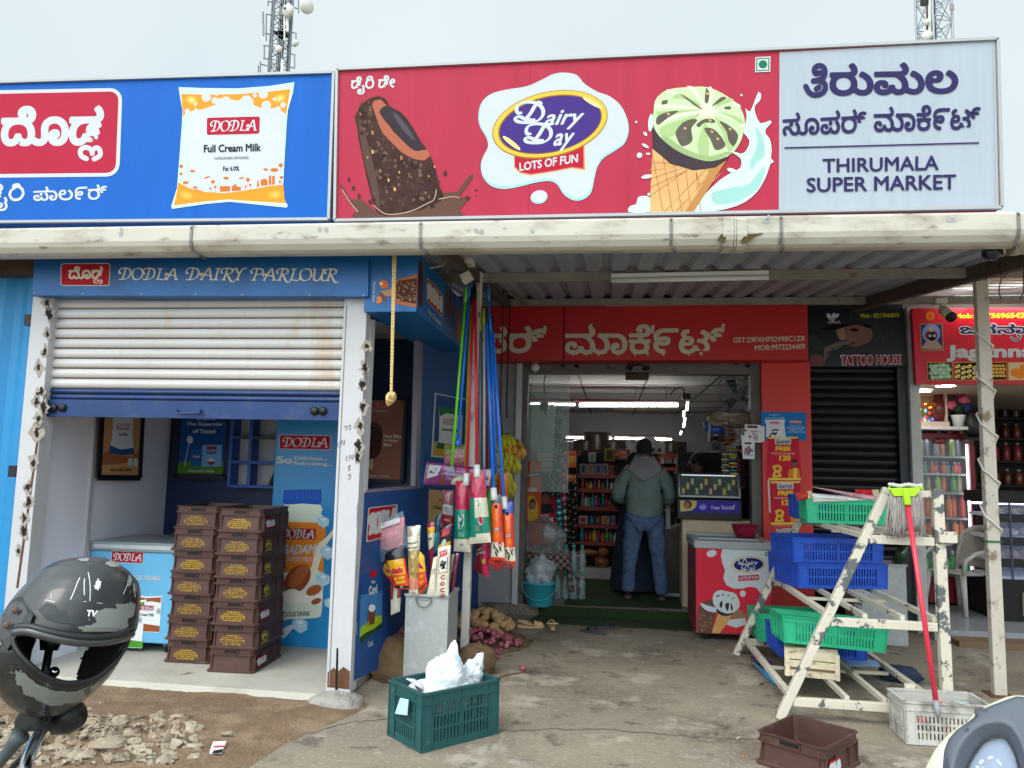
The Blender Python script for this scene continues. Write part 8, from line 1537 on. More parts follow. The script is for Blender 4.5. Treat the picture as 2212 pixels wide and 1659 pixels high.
rows_ = ((0,6,.03,.24,((150,190,90),(150,150,170),(170,160,180),(206,130,90))),(1,8,.03,.13,((206,80,70),(70,170,150),(200,90,60),(206,60,80))),(2,6,.03,.22,((60,150,60),(190,170,130),(150,190,70),(226,110,50))),(3,7,.035,.27,((190,60,40),(220,120,40),(206,90,50))),(4,6,.034,.20,((226,130,30),(216,110,30))),(5,5,.045,.34,((40,170,50),(30,140,60),(90,200,80))))
for si,n,r_,h,cs in rows_:
    for i in range(n):
        c = cs[i % len(cs)];bottle(c,r_,h,(X0+.09+(X1-X0-.18)*i/(n-1),fy+.14+.05*(i % 2),sy[si]),'%s on the %s shelf of the red fridge' % (('pale soda bottle','squat soft drink can','lime or orange soda bottle','orange juice bottle','small amber juice bottle','large green soda bottle')[si],('top','second','third','fourth','fifth','bottom')[si]),'drink bottles in the red fridge',(200,70,40) if si in (3,4) else (220,220,216))
A = Art(pxY(fy),FRONT);A.zp(Z8,[(500,528),(578,528),(574,568),(498,564)],I((110,24,30)));A.tb(Z8,'Coca-Cola',[(506,536),(570,536),(568,558),(506,556)],I((170,120,120)),.02,.2);A.text('Coca-Cola',Z8(764,1016),Z8(757,978),5,Wt,.01,.2);A.build('door_print',rf)
# shrine shelf above
z0 = P(*Z8(500,480),Y=8.9).z;mb = MB();mb.box((3.07,8.85,z0),(P(*Z8(715,486),Y=8.85).x,9.25,z0+.035),M('white_shelf_board',(196,194,190),.5));mb.build('wall_shelf',None,'white shelf board above the red fridge','shelf')
s0 = z0+.036;sx1 = P(*Z8(592,450),Y=8.9).x;sh_ = thing('shrine','small white wall shrine with coloured fairy lights and garland','shrine',(3.3,9,s0));zt_ = P(*Z8(590,265),Y=8.9).z;wsh = M('shrine_white',(190,170,150),.5)
mb = MB();mb.box((3.07,9.2,s0),(sx1,9.22,zt_),wsh);mb.box((sx1-.02,8.9,s0),(sx1,9.2,zt_),wsh);mb.box((3.07,8.86,s0),(sx1,9.2,s0+.05),wsh);mb.build('niche',sh_)
rr = random.Random(77);bl = {k:M('fairy_'+k,c,emit=5,var=0) for k,c in dict(red=(255,40,30),green=(60,255,80),blue=(60,90,255),amber=(255,170,40)).items()}
for k in bl:
    mb = MB()
    for i in range(7):
        p = P(*Z8(rr.uniform(404,500),rr.uniform(350,440) if k != 'amber' else rr.uniform(325,345)),Y=8.98);mb.ball(p,.012,.012,.012,bl[k],6,4)
    mb.build('fairy_lights',sh_)
mb = MB();mb.tube([P(*Z8(x,335+10*math.sin(x*.06)),Y=8.95) for x in range(402,540,8)],.022,M('marigold',(170,80,20),.8,var=.4,sc_=40),8);mb.build('garland',sh_);mb = MB();p = P(*Z8(545,440),Y=9.0);mb.lathe([(.03,0),(.05,.02),(.10,.12),(.09,.22),(.05,.27),(.07,.33),(.06,.36)],p,M('maroon_pot',(92,30,30),.4),16);mb.build('urn',sh_);mb = MB();mb.box((3.09,9.0,s0+.05),(3.3,9.18,s0+.3),M('idol_red',(120,30,34),.4,.3,var=.4,sc_=20));mb.build('deity_figure',sh_)
p = P(*Z8(656,465),Y=8.95);fp = thing('flower_pot','white pot of pink artificial roses beside the shrine','flower pot',(p.x,p.y,s0));mb = MB();mb.lathe([(.05,0),(.075,.12),(.08,.13),(.07,.13)],(p.x,p.y,s0),whitep,16);mb.build('pot',fp);pink = M('rose_pink',(206,90,120),.7,var=.2,sc_=30)
for dx,dz_,m in ((-.08,.24,pink),(.06,.30,pink),(.0,.2,M('leaf_dark',(24,50,34),.7)),(.1,.2,M('rose_blue',(40,50,110),.7)),(.02,.36,M('rose_red',(110,24,40),.7))):mb = crumple((p.x+dx,p.y,s0+dz_),.06,.05,.05,m,int(dz_*100),.4,5,14,9);mb.build('blossom',fp)
mb = MB()
for dx,dz_ in ((-.08,.24),(.06,.30),(.1,.2)):mb.tube([(p.x,p.y,s0+.1),(p.x+dx,p.y,s0+dz_)],.005,M('leaf_dark'),5)
mb.build('stems',fp)
p = P(*Z8(748,500),Y=8.9);mb = MB();mb.lathe([(.05,0),(.09,.05),(.1,.15),(.07,.26),(.03,.32)],(p.x,8.9,p.z-.05),blackm,16);mb.box((p.x-.1,8.8,p.z-.08),(p.x+.12,9.0,p.z-.051),dark);mb.build('black_vase',None,'glossy black vase on a dark ledge behind the post','vase')
# jar shelves at the back right
dk = M('dark_shelf',(44,32,30),.6);jy = 10.7;js_ = thing('bottle_shelves','dark shelves of jars and bottles at the back of the sweet shop','shelves',(5.0,jy,.1));mb = MB();mb.box((4.2,jy+.3,.1),(6.3,jy+.33,2.42),dk);mb.build('back_panel',js_)
for si,(y,h,c,capc) in enumerate(((405,.22,(96,60,66),(120,90,80)),(530,.19,(130,70,50),(170,150,130)),(668,.24,(170,70,66),(190,170,160)),(812,.20,(140,74,40),(200,200,196)))):
    z = P(*Z8(950,y),Y=jy).z;mb = MB();mb.box((4.2,jy,z-.03),(6.3,jy+.3,z),dk);mb.build('shelf_board',js_)
    for i in range(14):bottle(tuple(int(v*(1+.12*((i*7) % 3-1))) for v in c),.05,h,(4.32+i*.14,jy+.08,z),'%s on the %s dark shelf of the sweet shop' % (('purple jar','amber jar','red drink bottle','brown sauce bottle')[si],('top','second','third','lowest')[si]),'jars and bottles on the dark shelves',capc,'jar')
# sweets display counter
dx0 = P(*Z8(888,1400),Y=8.3).x;zc = P(*Z8(960,925),Y=8.3).z;zm = P(*Z8(960,1385),Y=8.3).z;dc = thing('sweets_counter','glass fronted sweets counter with white trays on a dark base','counter',(dx0+.8,8.5,.1))
mb = MB();mb.box((dx0,8.3,.1),(dx0+1.6,9.0,zm),dark);mb.build('base',dc);mb = MB();mb.box((dx0+.22,8.285,.16),(dx0+1.4,8.298,zm-.12),M('base_panel',(120,112,96),.4));mb.build('base_panel',dc);mb = MB();mb.box((dx0,8.3,zc),(dx0+1.6,8.95,zc+.12),dark);mb.build('canopy',dc)
for y in (1010,1145,1280,1385):z = P(*Z8(960,y),Y=8.35).z;mb = MB();mb.box((dx0+.02,8.36,z),(dx0+1.58,8.9,z+.03),M('white_tray',(206,206,220),.35));mb.build('tray',dc)
for y in (1000,1140,1270):p = P(*Z8(890,y),Y=8.29);mb = MB();mb.box((p.x,8.29,p.z-.06),(p.x+.26,8.34,p.z+.02),blackm);mb.build('bracket',dc)
mb = MB();mb.box((dx0,8.3,zm),(dx0+1.6,8.305,zc),M('counter_glass',(180,190,230),.03,var=0,alpha=.16));mb.build('glass',dc);mb = MB();p = P(*Z8(975,1200),Y=8.29);mb.box((p.x-.008,8.285,zm),(p.x+.008,8.299,zc),M('steel_blue',(60,70,96),.4));mb.build('mullion',dc);mb = MB();mb.box((dx0+.05,8.85,zc-.03),(dx0+1.5,8.88,zc-.01),M('case_led',(206,210,255),emit=5,var=0));mb.build('lamp',dc)
rr = random.Random(3)
for i in range(30):
    y = (1010,1145,1280)[i % 3];z = P(*Z8(960,y),Y=8.35).z+.031;c = ((206,190,150),(216,206,190),(190,150,90))[i % 3];x = dx0+.12+(i//3)*.145
    mb = MB();mb.ball((x,8.55,z+.035),.055,.12,.04,M('sweet%d' % (i % 3),c,.6,var=.15,sc_=30),12,6);mb.build('sweet_pile',None,'%s on the %s white tray of the sweets counter' % (('cream sweets','white sweets','brown sweets')[i % 3],('top','middle','lower')[i % 3]),'sweets','piles of sweets in the counter')
mb = MB();a = [P(*Z6(*p),Z=.104) for p in ((1680,1150),(1955,1165))];mb.prism([(3.1,7.45,.001),(3.95,7.45,.001),(3.95,7.69,.001),(3.1,7.69,.001)],(0,0,.05),plywood);mb.build('step_board',None,'brown step board at the sweet shop threshold','step')
# white plastic chair
wch = M('grey_white_plastic',(176,174,168),.45,var=.05);chx,chy = 3.66,8.72;t = thing('plastic_chair','white moulded plastic chair beside the red fridge','chair',(chx,chy,.1),rad(-62))
mb = MB();mb.grid((-.22,-.22,.42),(.22,-.22,.42),(.2,.2,.40),(-.2,.2,.40),10,10,wch,lambda u,v,p:(0,0,-.02*math.sin(math.pi*u)*math.sin(math.pi*v)));mb.build('seat',t,local=True,solid=.02)
for x,y,ox,oy in ((-.2,-.2,-.05,-.04),(.2,-.2,.05,-.04),(-.18,.19,-.04,.06),(.18,.19,.04,.06)):mb = MB();mb.tube([(x,y,.42),(x+ox*.5,y+oy*.5,.2),(x+ox,y+oy,0)],[.036,.03,.024],wch,8,flat=.7);mb.build('leg',t,local=True)
mb = MB();mb.grid((-.19,.2,.46),(.19,.2,.46),(.2,.3,.80),(-.2,.3,.80),16,14,M('chair_mesh',(150,146,136),.6,var=.1),lambda u,v,p:(0,.05*math.sin(math.pi*u),.06*math.sin(math.pi*u)*v));mb.build('backrest',t,local=True,solid=.012)
mb = MB();mb.tube([(-.2,.2,.42),(-.21,.25,.62),(-.19,.30,.80),(-.1,.345,.865),(0,.36,.88),(.1,.345,.865),(.19,.30,.80),(.21,.25,.62),(.2,.2,.42)],.026,wch,10,flat=.7);mb.build('back_frame',t,local=True)
for s_ in (-1,1):mb = MB();mb.tube([(s_*.2,.28,.72),(s_*.26,.12,.66),(s_*.27,-.1,.63),(s_*.25,-.22,.56),(s_*.22,-.22,.42)],.024,wch,8,flat=.8);mb.build('armrest',t,local=True)
# ================================================================== foreground: helmet on the motorcycle, scooter, rubble
R3 = tr(0,2150,.45215);HC = P(*R3(575,855),Y=1.45);vd = (HC-EYE);DH = vd.dot(FW);N_ = -vd.normalized();U_ = (RT-N_*RT.dot(N_)).normalized();V_ = N_.cross(U_).normalized()
if V_.z < 0:V_ = -V_
KZ = .45215*2212/4096*DH/FPX                    # metres per enlarged pixel at the helmet
prof = [(178,690,8),(190,690,110),(210,672,200),(240,655,262),(300,660,350),(400,667,437),(500,648,486),(600,626,516),(700,610,538),(800,597,552),(900,562,545),(1000,535,530),(1100,530,508),(1200,532,458),(1280,528,405),(1350,522,348),(1420,520,276),(1470,522,210),(1510,528,140),(1535,530,30)]
def prf(y):
    for (a,c0,h0),(b,c1,h1) in zip(prof,prof[1:]):
        if y <= b:t = max(0,(y-a)/(b-a));return c0+(c1-c0)*t,h0+(h1-h0)*t
    return prof[-1][1:]
def hp(x,y,n):return HC+U_*((x-575)*KZ)+V_*((855-y)*KZ)+N_*(n*KZ)
def front(x,y,off=0):
    c,h = prf(y);k = max(-1,min(1,(x-c)/h));return hp(x,y,h*1.02*math.sqrt(1-k*k)+off)
PORT = smooth([(222,838),(330,850),(480,888),(690,928),(900,930),(1040,885),(1072,905),(1040,1010),(960,1120),(850,1210),(720,1242),(600,1232),(450,1160),(310,1040),(226,930)],4)
def inpoly(x,y,poly):
    r = False;j = len(poly)-1
    for i in range(len(poly)):
        if (poly[i][1] > y) != (poly[j][1] > y) and x < (poly[j][0]-poly[i][0])*(y-poly[i][1])/(poly[j][1]-poly[i][1])+poly[i][0]:r = not r
        j = i
    return r
BACK = [(345,866),(960,866),(800,960),(745,1060),(730,1240),(760,1330),(420,1330),(330,1060)]
helm = thing('helmet','scuffed black full face helmet hanging on a motorcycle mirror','helmet',hp(575,1535,0))
hm = M('scuffed_black',(26,28,30),.32,var=.15,sc_=30,coat=.35,spots=[((46,50,50),10,.55,.05,.7),((110,114,110),16,.66,.01,.8),((190,192,190),70,.69,.015,.9)])
def shell(sc_,m,name,grow=0):
    mb = MB();nr,nf = 96,128;ys = [178+(1535-178)*(.5-.5*math.cos(math.pi*i/nr)) for i in range(nr+1)];vs = [];pr = []
    for y in ys:
        c,h = prf(y);h *= sc_;yy = 855+(y-855)*sc_
        for j in range(nf):
            t = 2*math.pi*j/nf;x = c+h*math.cos(t);n = h*math.sin(t)*(1.02 if math.sin(t) > 0 else 1.12);vs.append(hp(x,yy,n));pr.append((x,yy,n))
    fs = []
    for i in range(nr):
        for j in range(nf):
            q = (i*nf+j,i*nf+(j+1) % nf,(i+1)*nf+(j+1) % nf,(i+1)*nf+j);cx = sum(pr[k][0] for k in q)/4;cy_ = sum(pr[k][1] for k in q)/4;cn_ = sum(pr[k][2] for k in q)/4
            if cn_ > 0 and inpoly(cx,cy_,PORT):continue
            if cn_ <= 0 and inpoly(cx,cy_,BACK):continue
            fs.append(q)
    mb.add(vs,fs,m,True);return mb.build(name,helm,fix=False)
shell(1,hm,'shell');shell(.93,M('helmet_lining',(18,18,22),.9,var=.2),'lining')
gas = M('black_rubber',(22,24,26),.4,var=.1);mb = MB();mb.tube([front(x,y,6) for x,y in PORT]+[front(*PORT[0],6)],.0055,gas,8);mb.tube([front(x*1.0,y+22,2) for x,y in PORT[20:52]],.004,gas,8);mb.build('port_gasket',helm)
mb = MB();L_ = smooth([(215,830),(300,820),(420,850),(560,885),(700,905),(860,905),(1000,878),(1090,838)],4,False);mb.tube([front(x,y-22,16) for x,y in L_],.008,gas,8);mb.tube([front(x,y+12,12) for x,y in L_],.009,M('visor_lip',(58,60,62),.3,coat=.4),8);mb.build('visor_brim',helm)
def cells(A,pts,m,st=10):                     # a patch that follows the curved shell
    x0,x1,y0,y1 = min(p[0] for p in pts),max(p[0] for p in pts),min(p[1] for p in pts),max(p[1] for p in pts);A.nx();y = y0
    while y < y1:
        x = x0
        while x < x1:
            if inpoly(x+st/2,y+st/2,pts):A.mb.add([A.put(x,y),A.put(x+st,y),A.put(x+st,y+st),A.put(x,y+st)],[(0,1,2,3)],m,True)
            x += st
        y += st
def dplate(pts,m,name,off=10,th=8):
    mb = MB();v = [front(x,y,off) for x,y in pts];mb.prism(v,-N_*th*KZ,m);return mb.build(name,helm,bevel=.002)
pl = dplate([(165,556),(200,552),(325,705),(312,780),(242,845),(186,985),(128,900),(92,700),(120,600)],M('plate_black',(44,46,48),.5,var=.15),'side_plate',40,60)
for x,y in ((183,668),(146,786)):mb = MB();mb.lathe([(.0065,0),(.006,.003),(.002,.004)],front(x,y,42),M('rust_bolt',(96,72,60),.7),10,N_);mb.build('bolt',pl)
A = Art(lambda x,y:front(x,y),N_,base=.0015);A.poly = lambda pts,m,sm=0,st=10:cells(A,pts,m,st);sc_w = M('scratch_white',(206,206,204),.6,var=.1);sc_g = M('bare_grey',(120,124,120),.45,var=.12)
rr = random.Random(15)
for L,w in (([(612,395),(600,440),(585,520),(570,580)],3.2),([(668,345),(690,420),(706,500),(716,590)],2.8),([(648,400),(655,470),(668,540)],3),([(1010,360),(990,450),(968,520)],2),([(1050,420),(1060,480),(1078,540)],2),([(386,585),(420,590),(460,604)],2.4),([(668,596),(690,592)],2),([(770,602),(815,606)],1.6),([(420,530),(430,570)],2)):
    A.stroke(smooth(L,4,False),[w*2.2]*len(smooth(L,4,False)),sc_w,0,None,False)
def ragged(cx,cy,rx,ry,m,n=22):
    A.poly([(cx+rx*(.6+.5*rr.random())*math.cos(2*math.pi*k/n),cy+ry*(.6+.5*rr.random())*math.sin(2*math.pi*k/n)) for k in range(n)],m)
ragged(755,450,26,48,sc_w);ragged(860,250,70,40,sc_g);ragged(620,225,60,22,sc_g)
A.poly([(760,690),(830,650),(930,640),(920,600),(980,610),(1040,585),(1090,600),(1095,690),(1040,730),(1050,790),(1010,830),(880,838),(700,830),(660,800),(760,780),(790,760)],sc_g);A.poly([(350,660),(400,600),(460,620),(500,670),(548,660),(570,720),(660,780),(610,775),(540,770),(430,740),(380,700)],I((58,62,64),.35))
A.poly([(270,1130),(330,1150),(440,1240),(580,1300),(720,1310),(850,1270),(900,1240),(880,1320),(800,1380),(740,1410),(560,1420),(500,1390),(460,1370),(420,1340),(350,1320),(340,1260),(290,1240)],sc_g);ragged(818,1325,34,44,I((30,32,34)));ragged(105,940,30,40,sc_g);ragged(1010,400,20,60,sc_g)
tb(A,'TV',[(706,660),(790,664),(780,718),(706,712)],I((220,220,216)),.05)
for k in range(4):A.stroke(smooth([(420+k*14,1440+k*20),(560,1466+k*18),(740-k*20,1440+k*20)],4,False),4,I((90,92,92)),0,None,False)
A.build('scuff_marks',helm)
# motorcycle parts carrying the helmet
mc = thing('motorcycle','chrome motorcycle handlebar with mirror stem and brake reservoir','motorcycle',(-1.15,1.45,.1));chrome = M('chrome',(206,208,214),.12,1,var=.08,sc_=20,spots=[((90,84,80),40,.66,.04,.6)]);RB = tr(0,2700,.31646)
mb = MB();mb.tube([P(*RB(x,y),Y=Y) for x,y,Y in ((650,500,1.44),(590,600,1.40),(500,740,1.34),(420,900,1.28),(345,1080,1.22),(290,1300,1.17),(250,1700,1.12))]+[Vector((-1.02,1.12,.62)),Vector((-.9,1.3,.55))],.0105,chrome,14);mb.build('handlebar',mc)
mb = MB();mb.tube([hp(480,1500,0),hp(476,1210,0),hp(474,990,0)],.0075,gas,10);mb.tube([hp(474,990,0),hp(476,930,0),hp(476,880,0)],[.016,.019,.022],gas,12);mb.build('mirror_stem',mc);mb = MB();mb.ball(hp(540,1170,-10),.011,.011,.011,chrome,12,8);mb.tube([hp(540,1170,-10),hp(520,1260,-10)],.006,chrome,8);mb.build('mirror_joint',mc)
mb = MB();v = [P(*RB(*p),Y=1.40) for p in ((160,560),(290,370),(430,350),(470,520),(440,720),(160,740))];mb.prism(v,(.03,.09,0),M('reservoir_black',(34,40,42),.4,var=.1,coat=.3));mb.build('brake_reservoir',mc,bevel=.006);mb = MB();mb.tube([P(*RB(x,y),Y=1.46) for x,y in ((720,560),(870,530),(990,480))],[.03,.032,.026],gas,14);mb.build('clamp',mc)
mb = MB();mb.tube([P(*RB(x,y),Y=1.38) for x,y in ((260,760),(190,850),(110,960),(20,1070),(-120,1250),(-300,1500))],[.018,.014,.012,.011,.010,.010],M('grey_hose',(70,78,82),.5,var=.15),10);mb.tube([P(*RB(x,y),Y=1.36) for x,y in ((330,960),(240,1080),(140,1190),(0,1400))],.006,gas,8);mb.build('cables',mc)
# scooter cowl, completed beyond the frame
R2 = tr(3600,2700,.22423);SC0 = P(*R2(1750,1659),Y=1.36);sdv = SC0-EYE;DS = sdv.dot(FW);SN = (-sdv.normalized()+Vector((0,0,.35))).normalized();SU = (RT-SN*RT.dot(SN)).normalized();SV = SN.cross(SU);SV = SV if SV.z > 0 else -SV
smap = plane_map(SC0,SN)
def loopz(pts):                                   # left half of an outline, mirrored about the middle and closed below the frame
    L = [smap(*R2(*p)) for p in pts];L = [((q-SC0).dot(SU),(q-SC0).dot(SV)) for q in L];full = L+[(-x,y) for x,y in reversed(L)];return full
def resample(pts,n=96):
    d = [0]
    for a,b in zip(pts,pts[1:]+pts[:1]):d.append(d[-1]+math.hypot(b[0]-a[0],b[1]-a[1]))
    out = [];pp = pts+pts[:1]
    for i in range(n):
        s_ = d[-1]*i/n;k = next(k for k in range(len(d)-1) if d[k+1] >= s_-1e-9);t = (s_-d[k])/max(1e-9,d[k+1]-d[k]);out.append((pp[k][0]+(pp[k+1][0]-pp[k][0])*t,pp[k][1]+(pp[k+1][1]-pp[k][1])*t))
    return out
OUT = loopz([(200,2300),(240,2000),(430,1659),(600,1325),(820,1065),(1000,922),(1200,805),(1285,690),(1340,642),(1600,490),(1700,446)])
# the photographed edge rises past the middle of the dial, so the head is a little lopsided: keep the left side as seen
OUT = [((q-SC0).dot(SU),(q-SC0).dot(SV)) for q in [smap(*R2(*p)) for p in [(260,2300),(300,1980),(430,1659),(600,1325),(820,1065),(1000,922),(1200,805),(1285,690),(1340,642),(1600,490),(1900,362),(2080,330),(2300,350),(2600,470),(2900,700),(3100,1050),(3200,1500),(3150,2000),(3000,2300)]]]
INN = [((q-SC0).dot(SU),(q-SC0).dot(SV)) for q in [smap(*R2(*p)) for p in [(800,2250),(765,1950),(760,1659),(785,1350),(860,1150),(1000,985),(1150,880),(1320,760),(1375,664),(1620,545),(1900,440),(2080,378),(2280,400),(2560,520),(2840,740),(3030,1080),(3110,1500),(3060,1950),(2920,2240)]]]
RID = [((q-SC0).dot(SU),(q-SC0).dot(SV)) for q in [smap(*R2(*p)) for p in [(950,2150),(930,1950),(960,1659),(1040,1400),(1160,1190),(1300,1040),(1480,930),(1700,890),(1860,900),(2000,980),(2110,1140),(2190,1330),(2250,1560),(2280,1800),(2270,2000),(2240,2150)]]]
DIA = [((q-SC0).dot(SU),(q-SC0).dot(SV)) for q in [smap(*R2(*p)) for p in [(1150,2050),(1160,1850),(1190,1659),(1250,1520),(1330,1380),(1480,1180),(1620,1105),(1800,1080),(1900,1112),(1990,1250),(2060,1400),(2100,1560),(2130,1720),(2140,1900),(2130,2050)]]]
sct = thing('scooter','cream and grey scooter head with round topped speedometer in the foreground','scooter',SC0-SV*.2)
S3 = lambda p,n:SC0+SU*p[0]+SV*p[1]+SN*n
creamp = M('scooter_cream',(182,184,160),.3,var=.03,coat=.5);greyp = M('scooter_grey',(78,84,94),.55,var=.08,sc_=20,bump=.1,bsc=300);darkb = M('scooter_bezel',(54,58,66),.45,var=.08)
def loft(loops,m,name,cap=None):
    mb = MB();n = 96;vs = []
    for pts,h in loops:vs += [S3(p,h) for p in resample(pts,n)]
    mb.add(vs,[(i*n+j,i*n+(j+1) % n,(i+1)*n+(j+1) % n,(i+1)*n+j) for i in range(len(loops)-1) for j in range(n)],m,True)
    if cap:k = (len(loops)-1)*n;mb.add([vs[k+j] for j in range(n)],[tuple(range(n))],m)
    return mb.build(name,sct)
big = lambda pts,k,dy=0:[(x*k,y*k+dy) for x,y in pts]
loft([(big(OUT,.7,-.02),-.2),(big(OUT,.95),-.09),(big(OUT,1.0),-.02),(big(OUT,.985),-.002),(INN,.0)],creamp,'cowl');loft([(INN,-.003),(big(INN,.98),.003),(big(INN,.9),.008),(big(RID,1.15),.010),(RID,.016),(big(RID,.96),.013),(big(DIA,1.12),.004),(DIA,-.004)],greyp,'inner_panel');loft([(DIA,-.002),(big(DIA,.985),.001),(big(DIA,.96),-.006)],darkb,'bezel')
loft([(big(DIA,.97),-.006),(big(DIA,.9),.004),(big(DIA,.6),.010),(big(DIA,.2),.012)],M('dial_lens',(190,204,220),.08,var=0,alpha=.13),'dial_lens',True)
mb = MB();k = resample(big(DIA,.97),96);mb.add([S3(p,-.014) for p in k],[tuple(range(96))],M('dial_face',(112,128,152),.5,var=.04));mb.build('dial_face',sct)
A = Art(smap,SN,base=-.0135)
for s_,x,y,r_ in (('40',1330,1700,-62),('60',1362,1615,-58),('80',1446,1500,-42),('100',1612,1425,-14),('km/h',1768,1510,50)):
    c,s2 = math.cos(rad(r_)),math.sin(rad(r_));w_,h_ = (46,26) if s_ != 'km/h' else (60,22);g = lambda dx,dy:R2(x+dx*c-dy*s2,y+dx*s2+dy*c);tb(A,s_,[g(-w_,-h_),g(w_,-h_),g(w_,h_),g(-w_,h_)],I((226,232,238)),.03)
for k in range(9):a_ = rad(205-k*13);A.zs(R2,[(1640+150*math.cos(a_),1640-150*math.sin(a_)),(1640+190*math.cos(a_),1640-190*math.sin(a_))],.9,I((190,90,90)) if k > 3 else I((226,232,238)),0,None,False)
A.zs(R2,[(1640,1640),(1560,1660),(1420,1640)],1.2,I((190,100,90)),0);A.build('dial_print',sct)
mb = MB();p = smap(*R2(1455,695));mb.lathe([(.010,.004),(.0085,.0085),(.005,.006),(0,.006)],p,darkb,14,SN,cap=False);mb.build('screw',sct)
mb = MB();mb.tube([SC0-SV*.06-SN*.1,SC0-SV*.35-SN*.12,SC0-SV*.6-SN*.2],[.09,.06,.04],greyp,14);mb.build('steering_column',sct)
# ---- rubble
stm = M('rubble_stone',(156,143,125),.95,var=.2,sc_=9,bump=.7,bsc=90,spots=[((136,112,86),8,.58,.08,.7),((204,194,176),14,.62,.06,.6)])
protos = [];rr = random.Random(99)
for v in range(7):
    mb = MB();mb.ball((0,0,0),1,1,1,stm,14,9);cuts = [Vector((rr.gauss(0,1),rr.gauss(0,1),rr.gauss(0,1))).normalized() for _ in range(11)]
    for i,q in enumerate(mb.v):
        for c in cuts:
            d = q.dot(c)-(.34+.09*(v % 3))
            if d > 0:q = q-c*d
        mb.v[i] = q*(1+.10*noise.noise(q*3+Vector((v,0,0))))
    mb.sm = [False]*len(mb.f);protos.append(mb)
stones = []
def stone(p,sx,sy,sz,rz,lb,grp_='broken stones in the rubble heap'):
    k = len(stones)
    if k < 7:o = protos[k].build('stone',None,lb,'stone',grp_,local=True)
    else:o = stones[rr.randrange(7)].copy();COL.objects.link(o);o['label'] = lb;o['group'] = grp_
    o.location = p+Vector((0,0,sz*.45));o.scale = (sx,sy,sz);o.rotation_euler = (rr.uniform(-.3,.3),rr.uniform(-.3,.3),rz);stones.append(o)
bigs = [(520,1525,80,42),(700,1585,150,60),(1060,1565,58,72),(1190,1485,58,46),(1030,1425,42,36),(900,1625,80,46),(1165,1595,48,42),(350,1570,60,36),(640,1302,34,20),(735,1322,44,14),(1310,1488,28,18),(1278,1512,15,26),(200,1580,90,50),(60,1520,80,44),(470,1475,60,30),(800,1510,70,34),(950,1485,56,34),(1120,1385,46,30),(860,1560,60,40),(620,1450,50,24),(1005,1500,44,34),(1240,1440,36,24),(1100,1470,40,30),(560,1340,40,26),(1250,1610,46,34),(1400,1400,14,8),(420,1640,70,40),(560,1640,90,40),(740,1660,80,34),(1060,1650,70,36),(900,1440,44,24),(760,1440,50,22),(340,1490,46,22),(230,1470,40,22)]
for x,y,a,c in bigs:p = P(*ZH(x,y),Z=0);d = (p-EYE).length;s_ = .63291*.54*d/FPX;stone(p,a*s_,a*s_*.8,max(.016,c*s_*.95),rr.uniform(-.5,.5),'pale broken stone, one of the larger lumps in the rubble')
stone(P(*ZH(1465,1505),Z=0),.065,.05,.028,.1,'single flat pale stone lying apart on the earth right of the rubble','lone stone')
for i in range(258):
    x = rr.uniform(-40,1280);y = rr.uniform(1390,1690) if x < 500 or rr.random() < .8 else rr.uniform(1260,1420)
    if x > 900 and y < 1330:continue
    p = P(*ZH(x,y),Z=0);s_ = rr.choice((.014,.02,.028,.038,.048,.06) if y > 1390 else (.008,.012,.018));stone(p,s_*rr.uniform(1,1.7),s_,s_*rr.uniform(.4,.8),rr.uniform(0,6),'small pale stone chip scattered in the rubble')
mb = MB()
for i in range(3200):
    x = rr.uniform(-60,1800);y = rr.uniform(1170,1690)
    if x > 1300+(y-1170)*-.4 and rr.random() > .12:continue
    p = P(*ZH(x,y),Z=.004);r_ = rr.choice((.003,.005,.008,.012,.016,.022) if y > 1385 and x < 1230 else (.002,.003,.004,.006));q = [p+Vector((rr.uniform(-r_,r_)*1.6,rr.uniform(-r_,r_)*1.6,rr.uniform(0,r_*1.6))) for _ in range(4)];mb.add(q+[p+Vector((0,0,r_*1.7))],[(0,1,4),(1,2,4),(2,3,4),(3,0,4)],stm)
mb.build('gravel',None,'fine gravel crumbs scattered over the earth','gravel',kind='stuff',fix=False)
pks = thing('cigarette_packet','crushed white and black packet lying on the earth','packet',P(*ZH(1375,1600),Z=0));mb = MB();v = [P(*ZH(*p),Z=.012) for p in ((1345,1555),(1430,1550),(1400,1618),(1322,1622))];mb.prism(v,(0,0,.022),I((216,216,216),.6));mb.build('box',pks);A = Art(lambda x,y:P(*ZH(x,y),Z=.034),(0,0,1));A.poly([(1352,1556),(1426,1552),(1422,1562),(1348,1566)],I((190,50,60)));A.poly([(1350,1585),(1410,1575),(1400,1598),(1340,1606)],INKD);A.build('print',pks)
for i,(Z,x,y,c,lb) in enumerate(((Z7,135,960,(170,110,70),'thin brown wood sliver on the concrete near the brown crate'),(Z7,100,832,(200,196,186),'white paper scrap on the concrete left of the brown crate'),(Z7,270,436,(70,84,40),'dry green leaf on the concrete by the stand'),(ZH,1180,1095,(130,96,60),'thin stick lying on the kiosk floor'),(Z7,760,700,(130,130,126),'grey paper scrap beside the brown crate'))):
    p = P(*Z(x,y),Z=.056 if Z is ZH else .004);mb = MB();L = .05 if i not in (1,4) else .03;d = Vector((.5,.8,0)) if i != 0 else Vector((.1,1,0));mb.tube([p-d*L,p,p+d*L],[.002,.006 if i != 2 else .014,.002],M('scrap%d' % i,c,.8),6,flat=.4);mb.build(('wood_sliver','paper_scrap','leaf','stick','paper_scrap')[i],None,lb,'debris')
